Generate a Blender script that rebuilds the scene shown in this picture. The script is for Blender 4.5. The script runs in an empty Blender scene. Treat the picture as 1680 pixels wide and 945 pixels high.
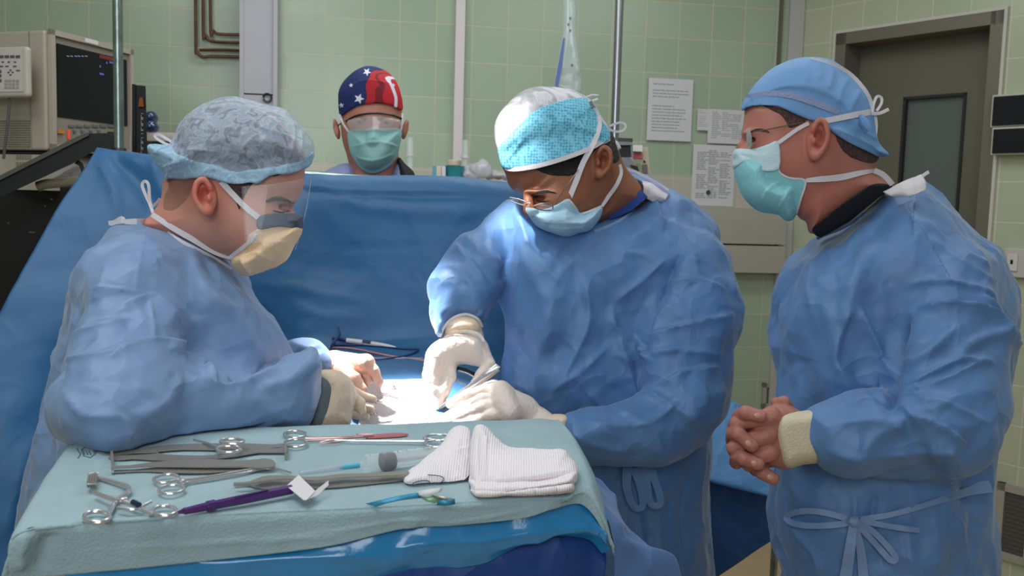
import bpy, bmesh, math, random
import numpy as np
from mathutils import Vector, Matrix, Quaternion
from mathutils.bvhtree import BVHTree
R_ = math.radians
SC = bpy.context.scene
COL = SC.collection
rng = np.random.RandomState(7)

# ---------------------------------------------------------------- camera
CAM_H = 1.55
PITCH = R_(5.3); ROLL = R_(1.6); FPX = 1500.0; CX, CY = 840.0, 472.5
_f = Vector((0, math.cos(PITCH), -math.sin(PITCH)))
_r = Vector((1, 0, 0)); _u = _r.cross(_f).normalized()
_r2 = _r * math.cos(ROLL) + _u * math.sin(ROLL)
_u2 = -_r * math.sin(ROLL) + _u * math.cos(ROLL)
EYE = Vector((0, 0, CAM_H))
cam_d = bpy.data.cameras.new('camera'); cam = bpy.data.objects.new('camera', cam_d); COL.objects.link(cam)
cam.matrix_world = Matrix(((_r2.x, _u2.x, -_f.x, EYE.x), (_r2.y, _u2.y, -_f.y, EYE.y), (_r2.z, _u2.z, -_f.z, EYE.z), (0, 0, 0, 1)))
cam_d.sensor_width = 36; cam_d.lens = 36 * FPX / 1680; cam_d.clip_start = 0.05
cam_d.dof.use_dof = True; cam_d.dof.focus_distance = 1.55; cam_d.dof.aperture_fstop = 9.0
SC.camera = cam

# ---------------------------------------------------------------- world, lights, exposure
SC.view_settings.view_transform = 'Standard'; SC.view_settings.look = 'None'
SC.view_settings.gamma = 1; SC.view_settings.use_curve_mapping = False
SC.view_settings.exposure = -0.42
W = bpy.data.worlds.new('world'); SC.world = W; W.use_nodes = True
W.node_tree.nodes['Background'].inputs[0].default_value = (0.80, 0.90, 1.0, 1)
W.node_tree.nodes['Background'].inputs[1].default_value = 0.27

def area_light(name, loc, target, size, size_y, power, col):
    l = bpy.data.lights.new(name, 'AREA'); l.shape = 'RECTANGLE'; l.size = size; l.size_y = size_y
    l.energy = power; l.color = col
    o = bpy.data.objects.new(name, l); COL.objects.link(o); o.location = loc
    o.rotation_euler = (Vector(target) - Vector(loc)).to_track_quat('-Z', 'Y').to_euler()
    return o
area_light('ceiling_and_fill_light', (-0.9, 1.2, 2.95), (-0.7, 1.5, 0), 1.6, 1.2, 32, (0.93, 0.97, 1.0))
area_light('ceiling_and_fill_light', (1.3, 1.6, 2.95), (1.2, 1.8, 0), 1.2, 0.6, 11, (0.93, 0.97, 1.0))
area_light('ceiling_and_fill_light', (0.1, 2.9, 2.95), (0.1, 3.0, 0), 2.2, 0.5, 24, (0.95, 0.98, 1.0))
area_light('ceiling_and_fill_light', (-0.3, -1.2, 2.35), (0, 1.6, 1.1), 2.0, 1.0, 34, (0.93, 0.97, 1.0))  # added fill from the camera side, hung below the ceiling, not a fixture
area_light('corridor_fill_light', (2.3, 4.3, 2.75), (2.2, 4.2, 0), .5, .3, 5, (0.93, 0.97, 1.0))  # added unseen lamp that brightens the corridor behind the door pane
def beam(loc, target, size, blend, power, rad=.10):
    sp = bpy.data.lights.new('surgical_lamp_beam', 'SPOT'); sp.energy = power; sp.color = (1.0, 0.985, 0.97)
    sp.spot_size = R_(size); sp.spot_blend = blend; sp.shadow_soft_size = rad
    o = bpy.data.objects.new('surgical_lamp_beam', sp); COL.objects.link(o); o.location = loc
    o.rotation_euler = (Vector(target) - Vector(loc)).to_track_quat('-Z', 'Y').to_euler()
beam((-0.90, 2.08, 2.62), (-0.195, 1.825, 1.16), 8.2, .65, 3600)
beam((-0.45, 1.35, 2.75), (-0.045, 1.84, 1.70), 6.5, .6, 520, .05)

# ---------------------------------------------------------------- placing helpers
def ray(px, py):
    return _f + _r2 * ((px - CX) / FPX) - _u2 * ((py - CY) / FPX)
def at(px, py, d): return EYE + ray(px, py) * d
def at_z(px, py, z):
    r = ray(px, py); return EYE + r * ((z - EYE.z) / r.z)
def at_plane(px, py, p0, n):
    r = ray(px, py); return EYE + r * ((Vector(p0) - EYE).dot(n) / r.dot(n))
_M = np.array([[_r2.x, -_u2.x, _f.x], [_r2.y, -_u2.y, _f.y], [_r2.z, -_u2.z, _f.z]])
def at_np(P):                       # (px,py,depth) rows -> metres
    P = np.asarray(P, float); d = P[:, 2:3]
    c = np.hstack([(P[:, 0:1] - CX) / FPX * d, (P[:, 1:2] - CY) / FPX * d, d])
    return c @ _M.T + np.array(EYE)
def proj_np(V):
    c = (np.asarray(V) - np.array(EYE)) @ _M
    return np.stack([c[:, 0] / c[:, 2] * FPX + CX, c[:, 1] / c[:, 2] * FPX + CY, c[:, 2]], 1)

# ---------------------------------------------------------------- materials
MATS = {}
def mat(name, col, rough=0.6, metal=0.0, bump=0.0, bscale=60.0, var=0.0, vscale=8.0, spec=0.5, sheen=0.0, sss=0.0,
        trans=0.0, alpha=1.0, emit=None, coat=0.0, ssscol=None, stretch=None, detail=4.0):
    if name in MATS: return MATS[name]
    m = bpy.data.materials.new(name); m.use_nodes = True; nt = m.node_tree; b = nt.nodes['Principled BSDF']
    I = b.inputs
    I['Base Color'].default_value = (*col, 1); I['Roughness'].default_value = rough; I['Metallic'].default_value = metal
    I['Specular IOR Level'].default_value = spec
    if sheen: I['Sheen Weight'].default_value = sheen
    if sss:
        I['Subsurface Weight'].default_value = sss; I['Subsurface Radius'].default_value = ssscol or (0.012, 0.005, 0.003); I['Subsurface Scale'].default_value = 1.0
    if trans: I['Transmission Weight'].default_value = trans
    if alpha < 1: I['Alpha'].default_value = alpha
    if coat: I['Coat Weight'].default_value = coat
    if emit: I['Emission Color'].default_value = (*emit[0], 1); I['Emission Strength'].default_value = emit[1]
    tc = nt.nodes.new('ShaderNodeTexCoord'); src = tc.outputs['Object']
    if stretch:
        mp = nt.nodes.new('ShaderNodeMapping'); mp.inputs['Scale'].default_value = stretch
        nt.links.new(src, mp.inputs[0]); src = mp.outputs[0]
    if bump:
        n = nt.nodes.new('ShaderNodeTexNoise'); n.inputs['Scale'].default_value = bscale; n.inputs['Detail'].default_value = detail
        nt.links.new(src, n.inputs['Vector'])
        bp = nt.nodes.new('ShaderNodeBump'); bp.inputs['Strength'].default_value = bump; bp.inputs['Distance'].default_value = 0.01
        nt.links.new(n.outputs[0], bp.inputs['Height']); nt.links.new(bp.outputs[0], I['Normal'])
    if var:
        n2 = nt.nodes.new('ShaderNodeTexNoise'); n2.inputs['Scale'].default_value = vscale; n2.inputs['Detail'].default_value = 5
        nt.links.new(src, n2.inputs['Vector'])
        mx = nt.nodes.new('ShaderNodeMix'); mx.data_type = 'RGBA'
        mx.inputs[6].default_value = (*[c * (1 - var) for c in col], 1); mx.inputs[7].default_value = (*[min(1, c * (1 + var)) for c in col], 1)
        mr = nt.nodes.new('ShaderNodeMapRange'); mr.inputs[1].default_value = 0.3; mr.inputs[2].default_value = 0.7
        nt.links.new(n2.outputs[0], mr.inputs[0]); nt.links.new(mr.outputs[0], mx.inputs[0]); nt.links.new(mx.outputs[2], I['Base Color'])
    MATS[name] = m
    return m
def srgb(r, g, b):
    f = lambda c: (c / 255 / 12.92) if c <= 10 else ((c / 255 + .055) / 1.055) ** 2.4
    return (f(r), f(g), f(b))

# ---------------------------------------------------------------- objects
def tag(o, label=None, cat=None, group=None, kind=None):
    if label: o['label'] = label
    if cat: o['category'] = cat
    if group: o['group'] = group
    if kind: o['kind'] = kind
    return o
def root(name, loc, label, cat, group=None):
    o = bpy.data.objects.new(name, None); COL.objects.link(o); o.location = loc; o.empty_display_size = 0.1
    return tag(o, label, cat, group)
def wloc(o):
    v = Vector(o.location)
    while o.parent is not None:
        o = o.parent; v = v + o.location
    return v
def mk(name, V, Fc, m, parent=None, smooth=True, sharp=None, origin=None):
    """one mesh object; V in metres in the room's own frame, origin put at its centre"""
    V = np.asarray(V, float).reshape(-1, 3)
    c = np.array(origin) if origin is not None else (V.min(0) + V.max(0)) / 2
    me = bpy.data.meshes.new(name)
    if isinstance(Fc, np.ndarray):
        n = len(Fc); k = Fc.shape[1]
        me.vertices.add(len(V)); me.vertices.foreach_set('co', (V - c).ravel())
        me.loops.add(n * k); me.loops.foreach_set('vertex_index', Fc.ravel().astype(np.int32))
        me.polygons.add(n); me.polygons.foreach_set('loop_start', np.arange(0, n * k, k, dtype=np.int32))
        me.update(calc_edges=True)
    else:
        me.from_pydata([tuple(v) for v in (V - c)], [], [tuple(int(i) for i in f) for f in Fc]); me.update()
    me.validate()
    if smooth:
        me.polygons.foreach_set('use_smooth', [True] * len(me.polygons))
        if sharp is not None: me.set_sharp_from_angle(angle=R_(sharp))
    o = bpy.data.objects.new(name, me); COL.objects.link(o)
    if m is not None: me.materials.append(m)
    if parent is not None:
        o.parent = parent; o.location = Vector(c) - wloc(parent)
    else: o.location = Vector(c)
    return o
class MB:
    """collects pieces of one mesh"""
    def __init__(s): s.V = []; s.F = []
    def add(s, V, F):
        b = len(s.V); s.V += [Vector(v) for v in V]; s.F += [tuple(i + b for i in f) for f in F]; return s
    def box(s, c, size, M=None, bevel=0.0):
        bm = bmesh.new(); bmesh.ops.create_cube(bm, size=1)
        for v in bm.verts: v.co = Vector((v.co.x * size[0], v.co.y * size[1], v.co.z * size[2]))
        if bevel: bmesh.ops.bevel(bm, geom=bm.edges[:] , offset=bevel, segments=2, profile=0.6, affect='EDGES')
        M = M or Matrix.Identity(3)
        vs = [M @ v.co + Vector(c) for v in bm.verts]; bm.verts.index_update()
        s.add(vs, [[v.index for v in f.verts] for f in bm.faces]); bm.free(); return s
    def tube(s, pts, r, n=8, caps=True, closed=False, flat=None):
        pts = [Vector(p) for p in pts]; N = len(pts)
        rs = r if hasattr(r, '__len__') else [r] * N
        V = []; F = []; up = None
        for i, p in enumerate(pts):
            if closed: t = (pts[(i + 1) % N] - pts[i - 1])
            else: t = pts[min(i + 1, N - 1)] - pts[max(i - 1, 0)]
            if t.length < 1e-9: t = Vector((0, 0, 1))
            t.normalize()
            if up is None:
                up = Vector((0, 0, 1)) if abs(t.z) < .9 else Vector((1, 0, 0))
                if flat is not None: up = Vector(flat)
            a = t.cross(up)
            if a.length < 1e-5: a = t.cross(Vector((0.3, 1, 0.2)))
            a.normalize(); b = a.cross(t).normalized()
            if flat is None: up = b
            ra = rs[i]; rx, ry = (ra if hasattr(ra, '__len__') else (ra, ra))
            for k in range(n):
                th = 2 * math.pi * k / n
                V.append(p + a * (rx * math.cos(th)) + b * (ry * math.sin(th)))
        for i in range(N if closed else N - 1):
            for k in range(n):
                j = (i + 1) % N
                F.append((i * n + k, i * n + (k + 1) % n, j * n + (k + 1) % n, j * n + k))
        if caps and not closed:
            F.append(tuple(range(n))[::-1]); F.append(tuple((N - 1) * n + k for k in range(n)))
        return s.add(V, F)
    def prism(s, pts, vec):
        """closed outline pts extruded by vec"""
        pts = [Vector(p) for p in pts]; n = len(pts); vec = Vector(vec)
        V = pts + [p + vec for p in pts]
        F = [tuple(range(n))[::-1], tuple(range(n, 2 * n))] + [(i, (i + 1) % n, n + (i + 1) % n, n + i) for i in range(n)]
        return s.add(V, F)
    def lathe(s, prof, c, axis=(0, 0, 1), n=20):
        ax = Vector(axis).normalized(); q = Vector((0, 0, 1)).rotation_difference(ax); V = []; F = []
        for r, z in prof:
            for k in range(n):
                th = 2 * math.pi * k / n; V.append(Vector(c) + q @ Vector((r * math.cos(th), r * math.sin(th), z)))
        for i in range(len(prof) - 1):
            for k in range(n): F.append((i * n + k, i * n + (k + 1) % n, (i + 1) * n + (k + 1) % n, (i + 1) * n + k))
        F.append(tuple(range(n))[::-1]); F.append(tuple((len(prof) - 1) * n + k for k in range(n)))
        return s.add(V, F)
    def build(s, name, m, parent=None, smooth=True, sharp=35):
        o = mk(name, np.array([tuple(v) for v in s.V]), s.F, m, parent, smooth, sharp)
        bm = bmesh.new(); bm.from_mesh(o.data); bmesh.ops.recalc_face_normals(bm, faces=bm.faces[:]); bm.to_mesh(o.data); bm.free()
        if smooth and sharp is not None: o.data.set_sharp_from_angle(angle=R_(sharp))
        return o
def crom(pts, n=6, closed=False):
    P = [np.array(p, float) for p in pts]; N = len(P); out = []
    for i in range(N if closed else N - 1):
        p0 = P[i - 1] if (closed or i > 0) else P[0]; p1 = P[i]; p2 = P[(i + 1) % N]
        p3 = P[(i + 2) % N] if (closed or i + 2 < N) else P[-1]
        for k in range(n):
            t = k / n
            out.append(.5 * (2 * p1 + (p2 - p0) * t + (2 * p0 - 5 * p1 + 4 * p2 - p3) * t * t + (3 * p1 - p0 - 3 * p2 + p3) * t ** 3))
    if not closed: out.append(P[-1])
    return out

# ---------------------------------------------------------------- implicit modelling
def poly_sd(poly, X, Y):
    """signed distance, positive inside"""
    P = np.array(poly, float); n = len(P); d2 = np.full(X.shape, 1e18); ins = np.zeros(X.shape, bool)
    for i in range(n):
        a = P[i]; b = P[(i + 1) % n]; e = b - a; L = e @ e + 1e-12
        t = np.clip(((X - a[0]) * e[0] + (Y - a[1]) * e[1]) / L, 0, 1)
        d2 = np.minimum(d2, (X - a[0] - t * e[0]) ** 2 + (Y - a[1] - t * e[1]) ** 2)
        c = ((a[1] <= Y) & (b[1] > Y)) | ((b[1] <= Y) & (a[1] > Y))
        if abs(e[1]) > 1e-9: ins ^= c & (X < a[0] + (Y - a[1]) / e[1] * e[0])
    d = np.sqrt(d2); return np.where(ins, d, -d)
def smin(a, b, k):
    if k <= 0: return np.minimum(a, b)
    h = np.clip(.5 + .5 * (b - a) / k, 0, 1); return b * (1 - h) + a * h - k * h * (1 - h)
def affine(pts):
    if isinstance(pts, (int, float)): return lambda X, Y: np.full(np.shape(X), float(pts))
    P = np.array(pts, float); m = P.mean(0); A = P[:, :2] - m[:2]
    c = np.linalg.lstsq(A, P[:, 2] - m[2], rcond=1e-6)[0]
    lo, hi = P[:, 2].min(), P[:, 2].max(); g = (hi - lo) * .25
    return lambda X, Y: np.clip(m[2] + c[0] * (X - m[0]) + c[1] * (Y - m[1]), lo - g, hi + g)
class Vol:
    def __init__(s, x0, x1, y0, y1, d0, d1, st=4.0, sd=0.004):
        s.gx = np.arange(x0, x1 + st, st, dtype=float); s.gy = np.arange(y0, y1 + st, st, dtype=float); s.gd = np.arange(d0, d1 + sd, sd, dtype=float)
        s.F = np.full((len(s.gx), len(s.gy), len(s.gd)), 1.0)
    def sub(s, x0, x1, y0, y1):
        i0, i1 = np.searchsorted(s.gx, [x0, x1]); j0, j1 = np.searchsorted(s.gy, [y0, y1])
        i0 = max(0, i0 - 1); j0 = max(0, j0 - 1); i1 = min(len(s.gx), i1 + 1); j1 = min(len(s.gy), j1 + 1)
        return slice(i0, i1), slice(j0, j1)
    def comb(s, sl, g, k, op):
        if g.size == 0: return
        if op == 'u': s.F[sl] = smin(s.F[sl], g, k)
        elif op == 'd': s.F[sl] = -smin(-s.F[sl], g, k)
        elif op == 'i': s.F[sl] = -smin(-s.F[sl], -g, k)
    def inflate(s, poly, dep, H, R, k=.01, op='u', p=2.0, sm=True, Hb=None, n=4):
        if sm: poly = [tuple(q) for q in crom(poly, n, True)]
        P = np.array(poly); ppm = FPX / s.gd.mean(); mg = (k + .025) * ppm + 8
        if op == 'i': sl = (slice(None), slice(None))
        else: sl = s.sub(P[:, 0].min() - mg, P[:, 0].max() + mg, P[:, 1].min() - mg, P[:, 1].max() + mg)
        X, Y = np.meshgrid(s.gx[sl[0]], s.gy[sl[1]], indexing='ij')
        D = affine(dep)(X, Y); d = poly_sd(poly, X, Y) * D / FPX
        q = np.maximum((R - d) / R, 0)[:, :, None]
        z = s.gd[None, None, :] - D[:, :, None]; Hm = H
        if Hb is not None: Hm = np.where(z > 0, Hb, H)
        g = ((q ** p + (np.abs(z) / Hm) ** p) ** (1 / p) - 1) * min(R, H)
        s.comb((sl[0], sl[1], slice(None)), g, k, op); return s
    def like(s, t=0.0):
        o = Vol.__new__(Vol); o.gx, o.gy, o.gd = s.gx, s.gy, s.gd; o.F = s.F - t; return o
    def clip(s, poly, n=3, back=None):
        """cut to the outline poly, edge left crisp"""
        X, Y = np.meshgrid(s.gx, s.gy, indexing='ij'); d = poly_sd([tuple(q) for q in crom(poly, n, True)], X, Y) * s.gd.mean() / FPX
        s.F = np.maximum(s.F, -d[:, :, None])
        return s
    def xyz(s, sl):
        X = s.gx[sl[0]][:, None, None]; Y = s.gy[sl[1]][None, :, None]; D = s.gd[None, None, :]
        return (X - CX) / FPX * D, (Y - CY) / FPX * D, D + 0 * X + 0 * Y
    def cap(s, p0, p1, r0, r1=None, k=.01, op='u'):
        if r1 is None: r1 = r0
        m = (max(r0, r1) + k + .012) * FPX / min(p0[2], p1[2])
        sl = s.sub(min(p0[0], p1[0]) - m, max(p0[0], p1[0]) + m, min(p0[1], p1[1]) - m, max(p0[1], p1[1]) + m)
        x, y, z = s.xyz(sl)
        f = lambda p: np.array([(p[0] - CX) / FPX * p[2], (p[1] - CY) / FPX * p[2], p[2]])
        a = f(p0); b = f(p1); e = b - a; L = e @ e + 1e-12
        t = np.clip(((x - a[0]) * e[0] + (y - a[1]) * e[1] + (z - a[2]) * e[2]) / L, 0, 1)
        g = np.sqrt((x - a[0] - t * e[0]) ** 2 + (y - a[1] - t * e[1]) ** 2 + (z - a[2] - t * e[2]) ** 2) - (r0 + (r1 - r0) * t)
        s.comb((sl[0], sl[1], slice(None)), g, k, op); return s
    def chain(s, pts, rad, k=.006, op='u'):
        for i in range(len(pts) - 1): s.cap(pts[i], pts[i + 1], rad[i], rad[i + 1], k, op)
        return s
    def ell(s, c, rad, ang=0, k=.008, op='u', yaw=0):
        m = (max(rad) + k + .012) * FPX / c[2]
        sl = s.sub(c[0] - m, c[0] + m, c[1] - m, c[1] + m); x, y, z = s.xyz(sl)
        x = x - (c[0] - CX) / FPX * c[2]; y = y - (c[1] - CY) / FPX * c[2]; z = z - c[2]
        ca, sa = math.cos(R_(ang)), math.sin(R_(ang)); x, y = x * ca + y * sa, -x * sa + y * ca
        if yaw: cb, sb = math.cos(R_(yaw)), math.sin(R_(yaw)); x, z = x * cb + z * sb, -x * sb + z * cb
        g = (np.sqrt((x / rad[0]) ** 2 + (y / rad[1]) ** 2 + (z / rad[2]) ** 2) - 1) * min(rad)
        s.comb((sl[0], sl[1], slice(None)), g, k, op); return s
    def mesh(s, smooth=1):
        V, Q = nets(s.F)
        P = np.stack([np.interp(V[:, 0], np.arange(len(s.gx)), s.gx) if 0 else s.gx[0] + V[:, 0] * (s.gx[1] - s.gx[0]),
                      s.gy[0] + V[:, 1] * (s.gy[1] - s.gy[0]), s.gd[0] + V[:, 2] * (s.gd[1] - s.gd[0])], 1)
        Wd = at_np(P)
        for _ in range(smooth): Wd = lap(Wd, Q)
        return Wd, Q
def nets(F):
    F = np.pad(F, 1, constant_values=1.0); s = F < 0; sh = F.shape
    c = [(i, j, k) for i in (0, 1) for j in (0, 1) for k in (0, 1)]
    S = [s[i:sh[0] - 1 + i, j:sh[1] - 1 + j, k:sh[2] - 1 + k] for i, j, k in c]
    cnt = sum(a.astype(np.int8) for a in S); act = (cnt > 0) & (cnt < 8); idx = np.argwhere(act)
    vid = np.full(act.shape, -1, np.int64); vid[act] = np.arange(len(idx))
    G = np.stack([F[idx[:, 0] + i, idx[:, 1] + j, idx[:, 2] + k] for i, j, k in c], 1)
    acc = np.zeros((len(idx), 3)); w = np.zeros(len(idx))
    for a in range(8):
        for b in range(a + 1, 8):
            ca, cb = np.array(c[a]), np.array(c[b])
            if np.abs(ca - cb).sum() != 1: continue
            fa, fb = G[:, a], G[:, b]; m = (fa < 0) != (fb < 0); t = np.where(m, fa / np.where(m, fa - fb, 1), 0)
            acc += np.where(m[:, None], ca + t[:, None] * (cb - ca), 0); w += m
    V = idx + acc / w[:, None] - 1
    Q = []
    for ax in range(3):
        sl0 = [slice(None)] * 3; sl1 = [slice(None)] * 3; sl0[ax] = slice(0, -1); sl1[ax] = slice(1, None)
        a = s[tuple(sl0)]; b = s[tuple(sl1)]; e = np.argwhere(a != b); fl = a[tuple(e.T)]
        o1, o2 = [(1, 2), (2, 0), (0, 1)][ax]
        q = []
        for d1, d2 in ((-1, -1), (0, -1), (0, 0), (-1, 0)):
            t = e.copy(); t[:, o1] += d1; t[:, o2] += d2; q.append(vid[tuple(t.T)])
        q = np.stack(q, 1); q[~fl] = q[~fl][:, ::-1]; Q.append(q)
    return V, np.concatenate(Q)
def edges_of(Q):
    n = Q.shape[1]; return np.concatenate([np.stack([Q[:, i], Q[:, (i + 1) % n]], 1) for i in range(n)])
def lap(V, Q, f=0.5):
    E = edges_of(Q); n = len(V); c = np.bincount(E[:, 0], minlength=n) + np.bincount(E[:, 1], minlength=n)
    S = np.stack([np.bincount(E[:, 0], V[E[:, 1], i], n) + np.bincount(E[:, 1], V[E[:, 0], i], n) for i in range(3)], 1)
    return V * (1 - f) + f * S / np.maximum(c, 1)[:, None]
def normals(V, Q):
    fn = np.cross(V[Q[:, 2]] - V[Q[:, 0]], V[Q[:, 3 if Q.shape[1] > 3 else 1]] - V[Q[:, 1 if Q.shape[1] > 3 else 0]])
    N = np.stack([sum(np.bincount(Q[:, k], fn[:, i], len(V)) for k in range(Q.shape[1])) for i in range(3)], 1)
    return N / np.maximum(np.linalg.norm(N, axis=1), 1e-12)[:, None]
def wav(P, k, seed, m=7):
    r = np.random.RandomState(seed); out = 0
    for _ in range(m):
        d = r.normal(size=3); d /= np.linalg.norm(d); out = out + np.sin(P @ (d * k * r.uniform(.6, 1.5)) + r.uniform(0, 6.28))
    return out / math.sqrt(m)
def crumple(P, scale, seed, warp=.35):
    """crisp random creases, about -1..1"""
    k = 2 * math.pi / scale; Wp = P + warp * scale * np.stack([wav(P, k * .6, seed + 11 * i + 1, 4) for i in range(3)], 1) * .5
    n = wav(Wp, k * .5, seed + 3, 5); n2 = wav(Wp, k * .8, seed + 5, 5)
    return (1 - 1.4 * np.minimum(np.abs(n), 1)) * .7 + (1 - 1.4 * np.minimum(np.abs(n2), 1)) * .4 - .35
def facet(P, scale, seed):
    """piecewise flat crumpling with straight crisp creases, about -1..1"""
    r = np.random.RandomState(seed); A, _ = np.linalg.qr(r.normal(size=(3, 3)))
    q = P @ A * (np.array([1, .8, 1.2]) / scale) + r.uniform(0, 50, 3) + .14 * np.stack([wav(P, 4.2 / scale, seed + 7 * i, 4) for i in range(3)], 1)
    b = np.floor(q).astype(np.int64); f = q - b; o = np.argsort(-f, axis=1); fs = np.take_along_axis(f, o, 1)
    def h(c):
        x = (c[:, 0] * 73856093) ^ (c[:, 1] * 19349663) ^ (c[:, 2] * 83492791) ^ (seed * 2654435761); x = (x ^ (x >> 13)) * 1274126177 & 0x7fffffff; x = (x ^ (x >> 11)) & 0xffff
        return x / 32767.5 - 1
    c = b.copy(); v = h(c) * (1 - fs[:, 0]); n = np.arange(len(P))
    for k in range(3):
        c[n, o[:, k]] += 1; v = v + h(c) * (fs[:, k] - (fs[:, k + 1] if k < 2 else 0))
    return v
def fold_disp(px, py, folds):
    D = np.zeros(len(px))
    for pts, w, a, kind in folds:
        P = np.array([p[:2] for p in (crom(pts, 4) if len(pts) > 2 else pts)], float); w = float(w)
        bb = (px > P[:, 0].min() - 5 * w) & (px < P[:, 0].max() + 5 * w) & (py > P[:, 1].min() - 5 * w) & (py < P[:, 1].max() + 5 * w)
        I = np.nonzero(bb)[0]
        if len(I) == 0: continue
        x = px[I]; y = py[I]; best = np.full(len(I), 1e18); sd = np.zeros(len(I)); tt = np.zeros(len(I))
        Ls = np.linalg.norm(np.diff(P, axis=0), axis=1); T = Ls.sum(); acc = 0
        for i in range(len(P) - 1):
            e = P[i + 1] - P[i]; L = Ls[i] + 1e-9; ex, ey = e / L
            al = (x - P[i, 0]) * ex + (y - P[i, 1]) * ey; t = np.clip(al, 0, L)
            dx = x - P[i, 0] - t * ex; dy = y - P[i, 1] - t * ey; q = dx * dx + dy * dy
            side = np.sign(ex * (y - P[i, 1]) - ey * (x - P[i, 0])); u = q < best
            best[u] = q[u]; sd[u] = (side * np.sqrt(q))[u]; tt[u] = ((acc + t) / T)[u]; acc += L
        tp = np.minimum(1, np.minimum(tt, 1 - tt) / .22); tp = tp * tp * (3 - 2 * tp)
        s_ = sd / w
        if kind == 'r': v = np.exp(-np.abs(s_) * 1.2)
        elif kind == 'g': v = np.exp(-s_ ** 2)
        elif kind == 's': v = np.where(s_ > 0, np.exp(-s_ * .8), np.exp(-(s_ * 4) ** 2))
        D[I] += a * v * tp
    return D
def fold(V, Q, folds, cr=(), fwd=True):
    N = normals(V, Q); P = proj_np(V)
    D = np.zeros(len(V))
    if folds:
        fac = np.clip(((np.array(EYE) - V) / np.linalg.norm(V - np.array(EYE), axis=1)[:, None] * N).sum(1) * 2 + .5, 0, 1)
        D += fold_disp(P[:, 0], P[:, 1], folds) * fac
    for sc, am, sd in cr: D += am * (facet(V, sc, sd) if sc >= .025 else crumple(V, sc, sd))
    return V + N * D[:, None]

def bvh(o):
    o_m = Matrix.Translation(wloc(o)); me = o.data
    return BVHTree.FromPolygons([o_m @ v.co for v in me.vertices], [tuple(p.vertices) for p in me.polygons])
def hit(tree, px, py, off=0.002, default=None):
    """first surface point seen along this direction"""
    r = ray(px, py); rn = r.normalized(); h = tree.ray_cast(EYE, rn)
    if h[0] is None: return at(px, py, default) if default else None
    return h[0] - rn * off
def ribbon(pts, wpx, thick, name, m, parent=None, tree=None, off=0.003, n=6, default=1.6, lift=None):
    """flat strap along a path of (px,py) lying on a surface, or (px,py,depth) in the air; edges square to the view of its face"""
    C = crom(pts, n) ; P3 = []
    last = default
    for q in C:
        if len(q) > 2 and not np.isnan(q[2]): P3.append(at(q[0], q[1], q[2]))
        else:
            p = hit(tree, q[0], q[1], off) if tree else None
            if p is None: p = at(q[0], q[1], last)
            last = (p - EYE).dot(_f); P3.append(p)
    # soften jumps
    for _ in range(3): P3 = [P3[0]] + [(P3[i - 1] + P3[i] * 2 + P3[i + 1]) / 4 for i in range(1, len(P3) - 1)] + [P3[-1]]
    V = []; F = []
    ws = wpx if hasattr(wpx, '__len__') else [wpx] * len(P3)
    if len(ws) != len(P3): ws = np.interp(np.linspace(0, 1, len(P3)), np.linspace(0, 1, len(ws)), ws)
    for i, p in enumerate(P3):
        t = (P3[min(i + 1, len(P3) - 1)] - P3[max(i - 1, 0)]).normalized(); v = (EYE - p).normalized()
        s = t.cross(v).normalized(); dd = (p - EYE).length; h = ws[i] / 2 / FPX * dd; nn = s.cross(t).normalized()
        for a, b in ((-1, -1), (1, -1), (1, 1), (-1, 1)): V.append(p + s * (h * a) + nn * (thick / 2 * b))
    for i in range(len(P3) - 1):
        for k in range(4): F.append((i * 4 + k, i * 4 + (k + 1) % 4, i * 4 + 4 + (k + 1) % 4, i * 4 + 4 + k))
    F += [(3, 2, 1, 0), tuple(4 * (len(P3) - 1) + k for k in range(4))]
    mb = MB(); mb.add(V, F); return mb.build(name, m, parent, True, 40)
def sheet(name, rows, m, parent=None, n=8, folds=(), cr=(), thick=0.0015, mode='px', flip=False, finish=None):
    """cloth through a net of control points (px,py,depth)"""
    A = np.array(rows, float)
    B = np.array([crom(r, n) for r in A]); Cc = np.array([crom(B[:, j], n) for j in range(B.shape[1])])  # (cols, rows,3)
    nu, nv = Cc.shape[:2]; V = Cc.reshape(-1, 3); V = at_np(V) if mode == 'px' else V
    Q = np.array([[i * nv + j, (i + 1) * nv + j, (i + 1) * nv + j + 1, i * nv + j + 1] for i in range(nu - 1) for j in range(nv - 1)])
    if flip: Q = Q[:, ::-1]
    N = normals(V, Q)
    vis = ((np.array(EYE) - V) * N).sum(1).mean()
    if vis < 0: Q = Q[:, ::-1]
    V = fold(V, Q, folds, cr)
    if finish: V = finish(V)
    o = mk(name, V, Q, m, parent)
    if thick:
        md = o.modifiers.new('thickness', 'SOLIDIFY'); md.thickness = thick; md.offset = -1
    return o
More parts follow.
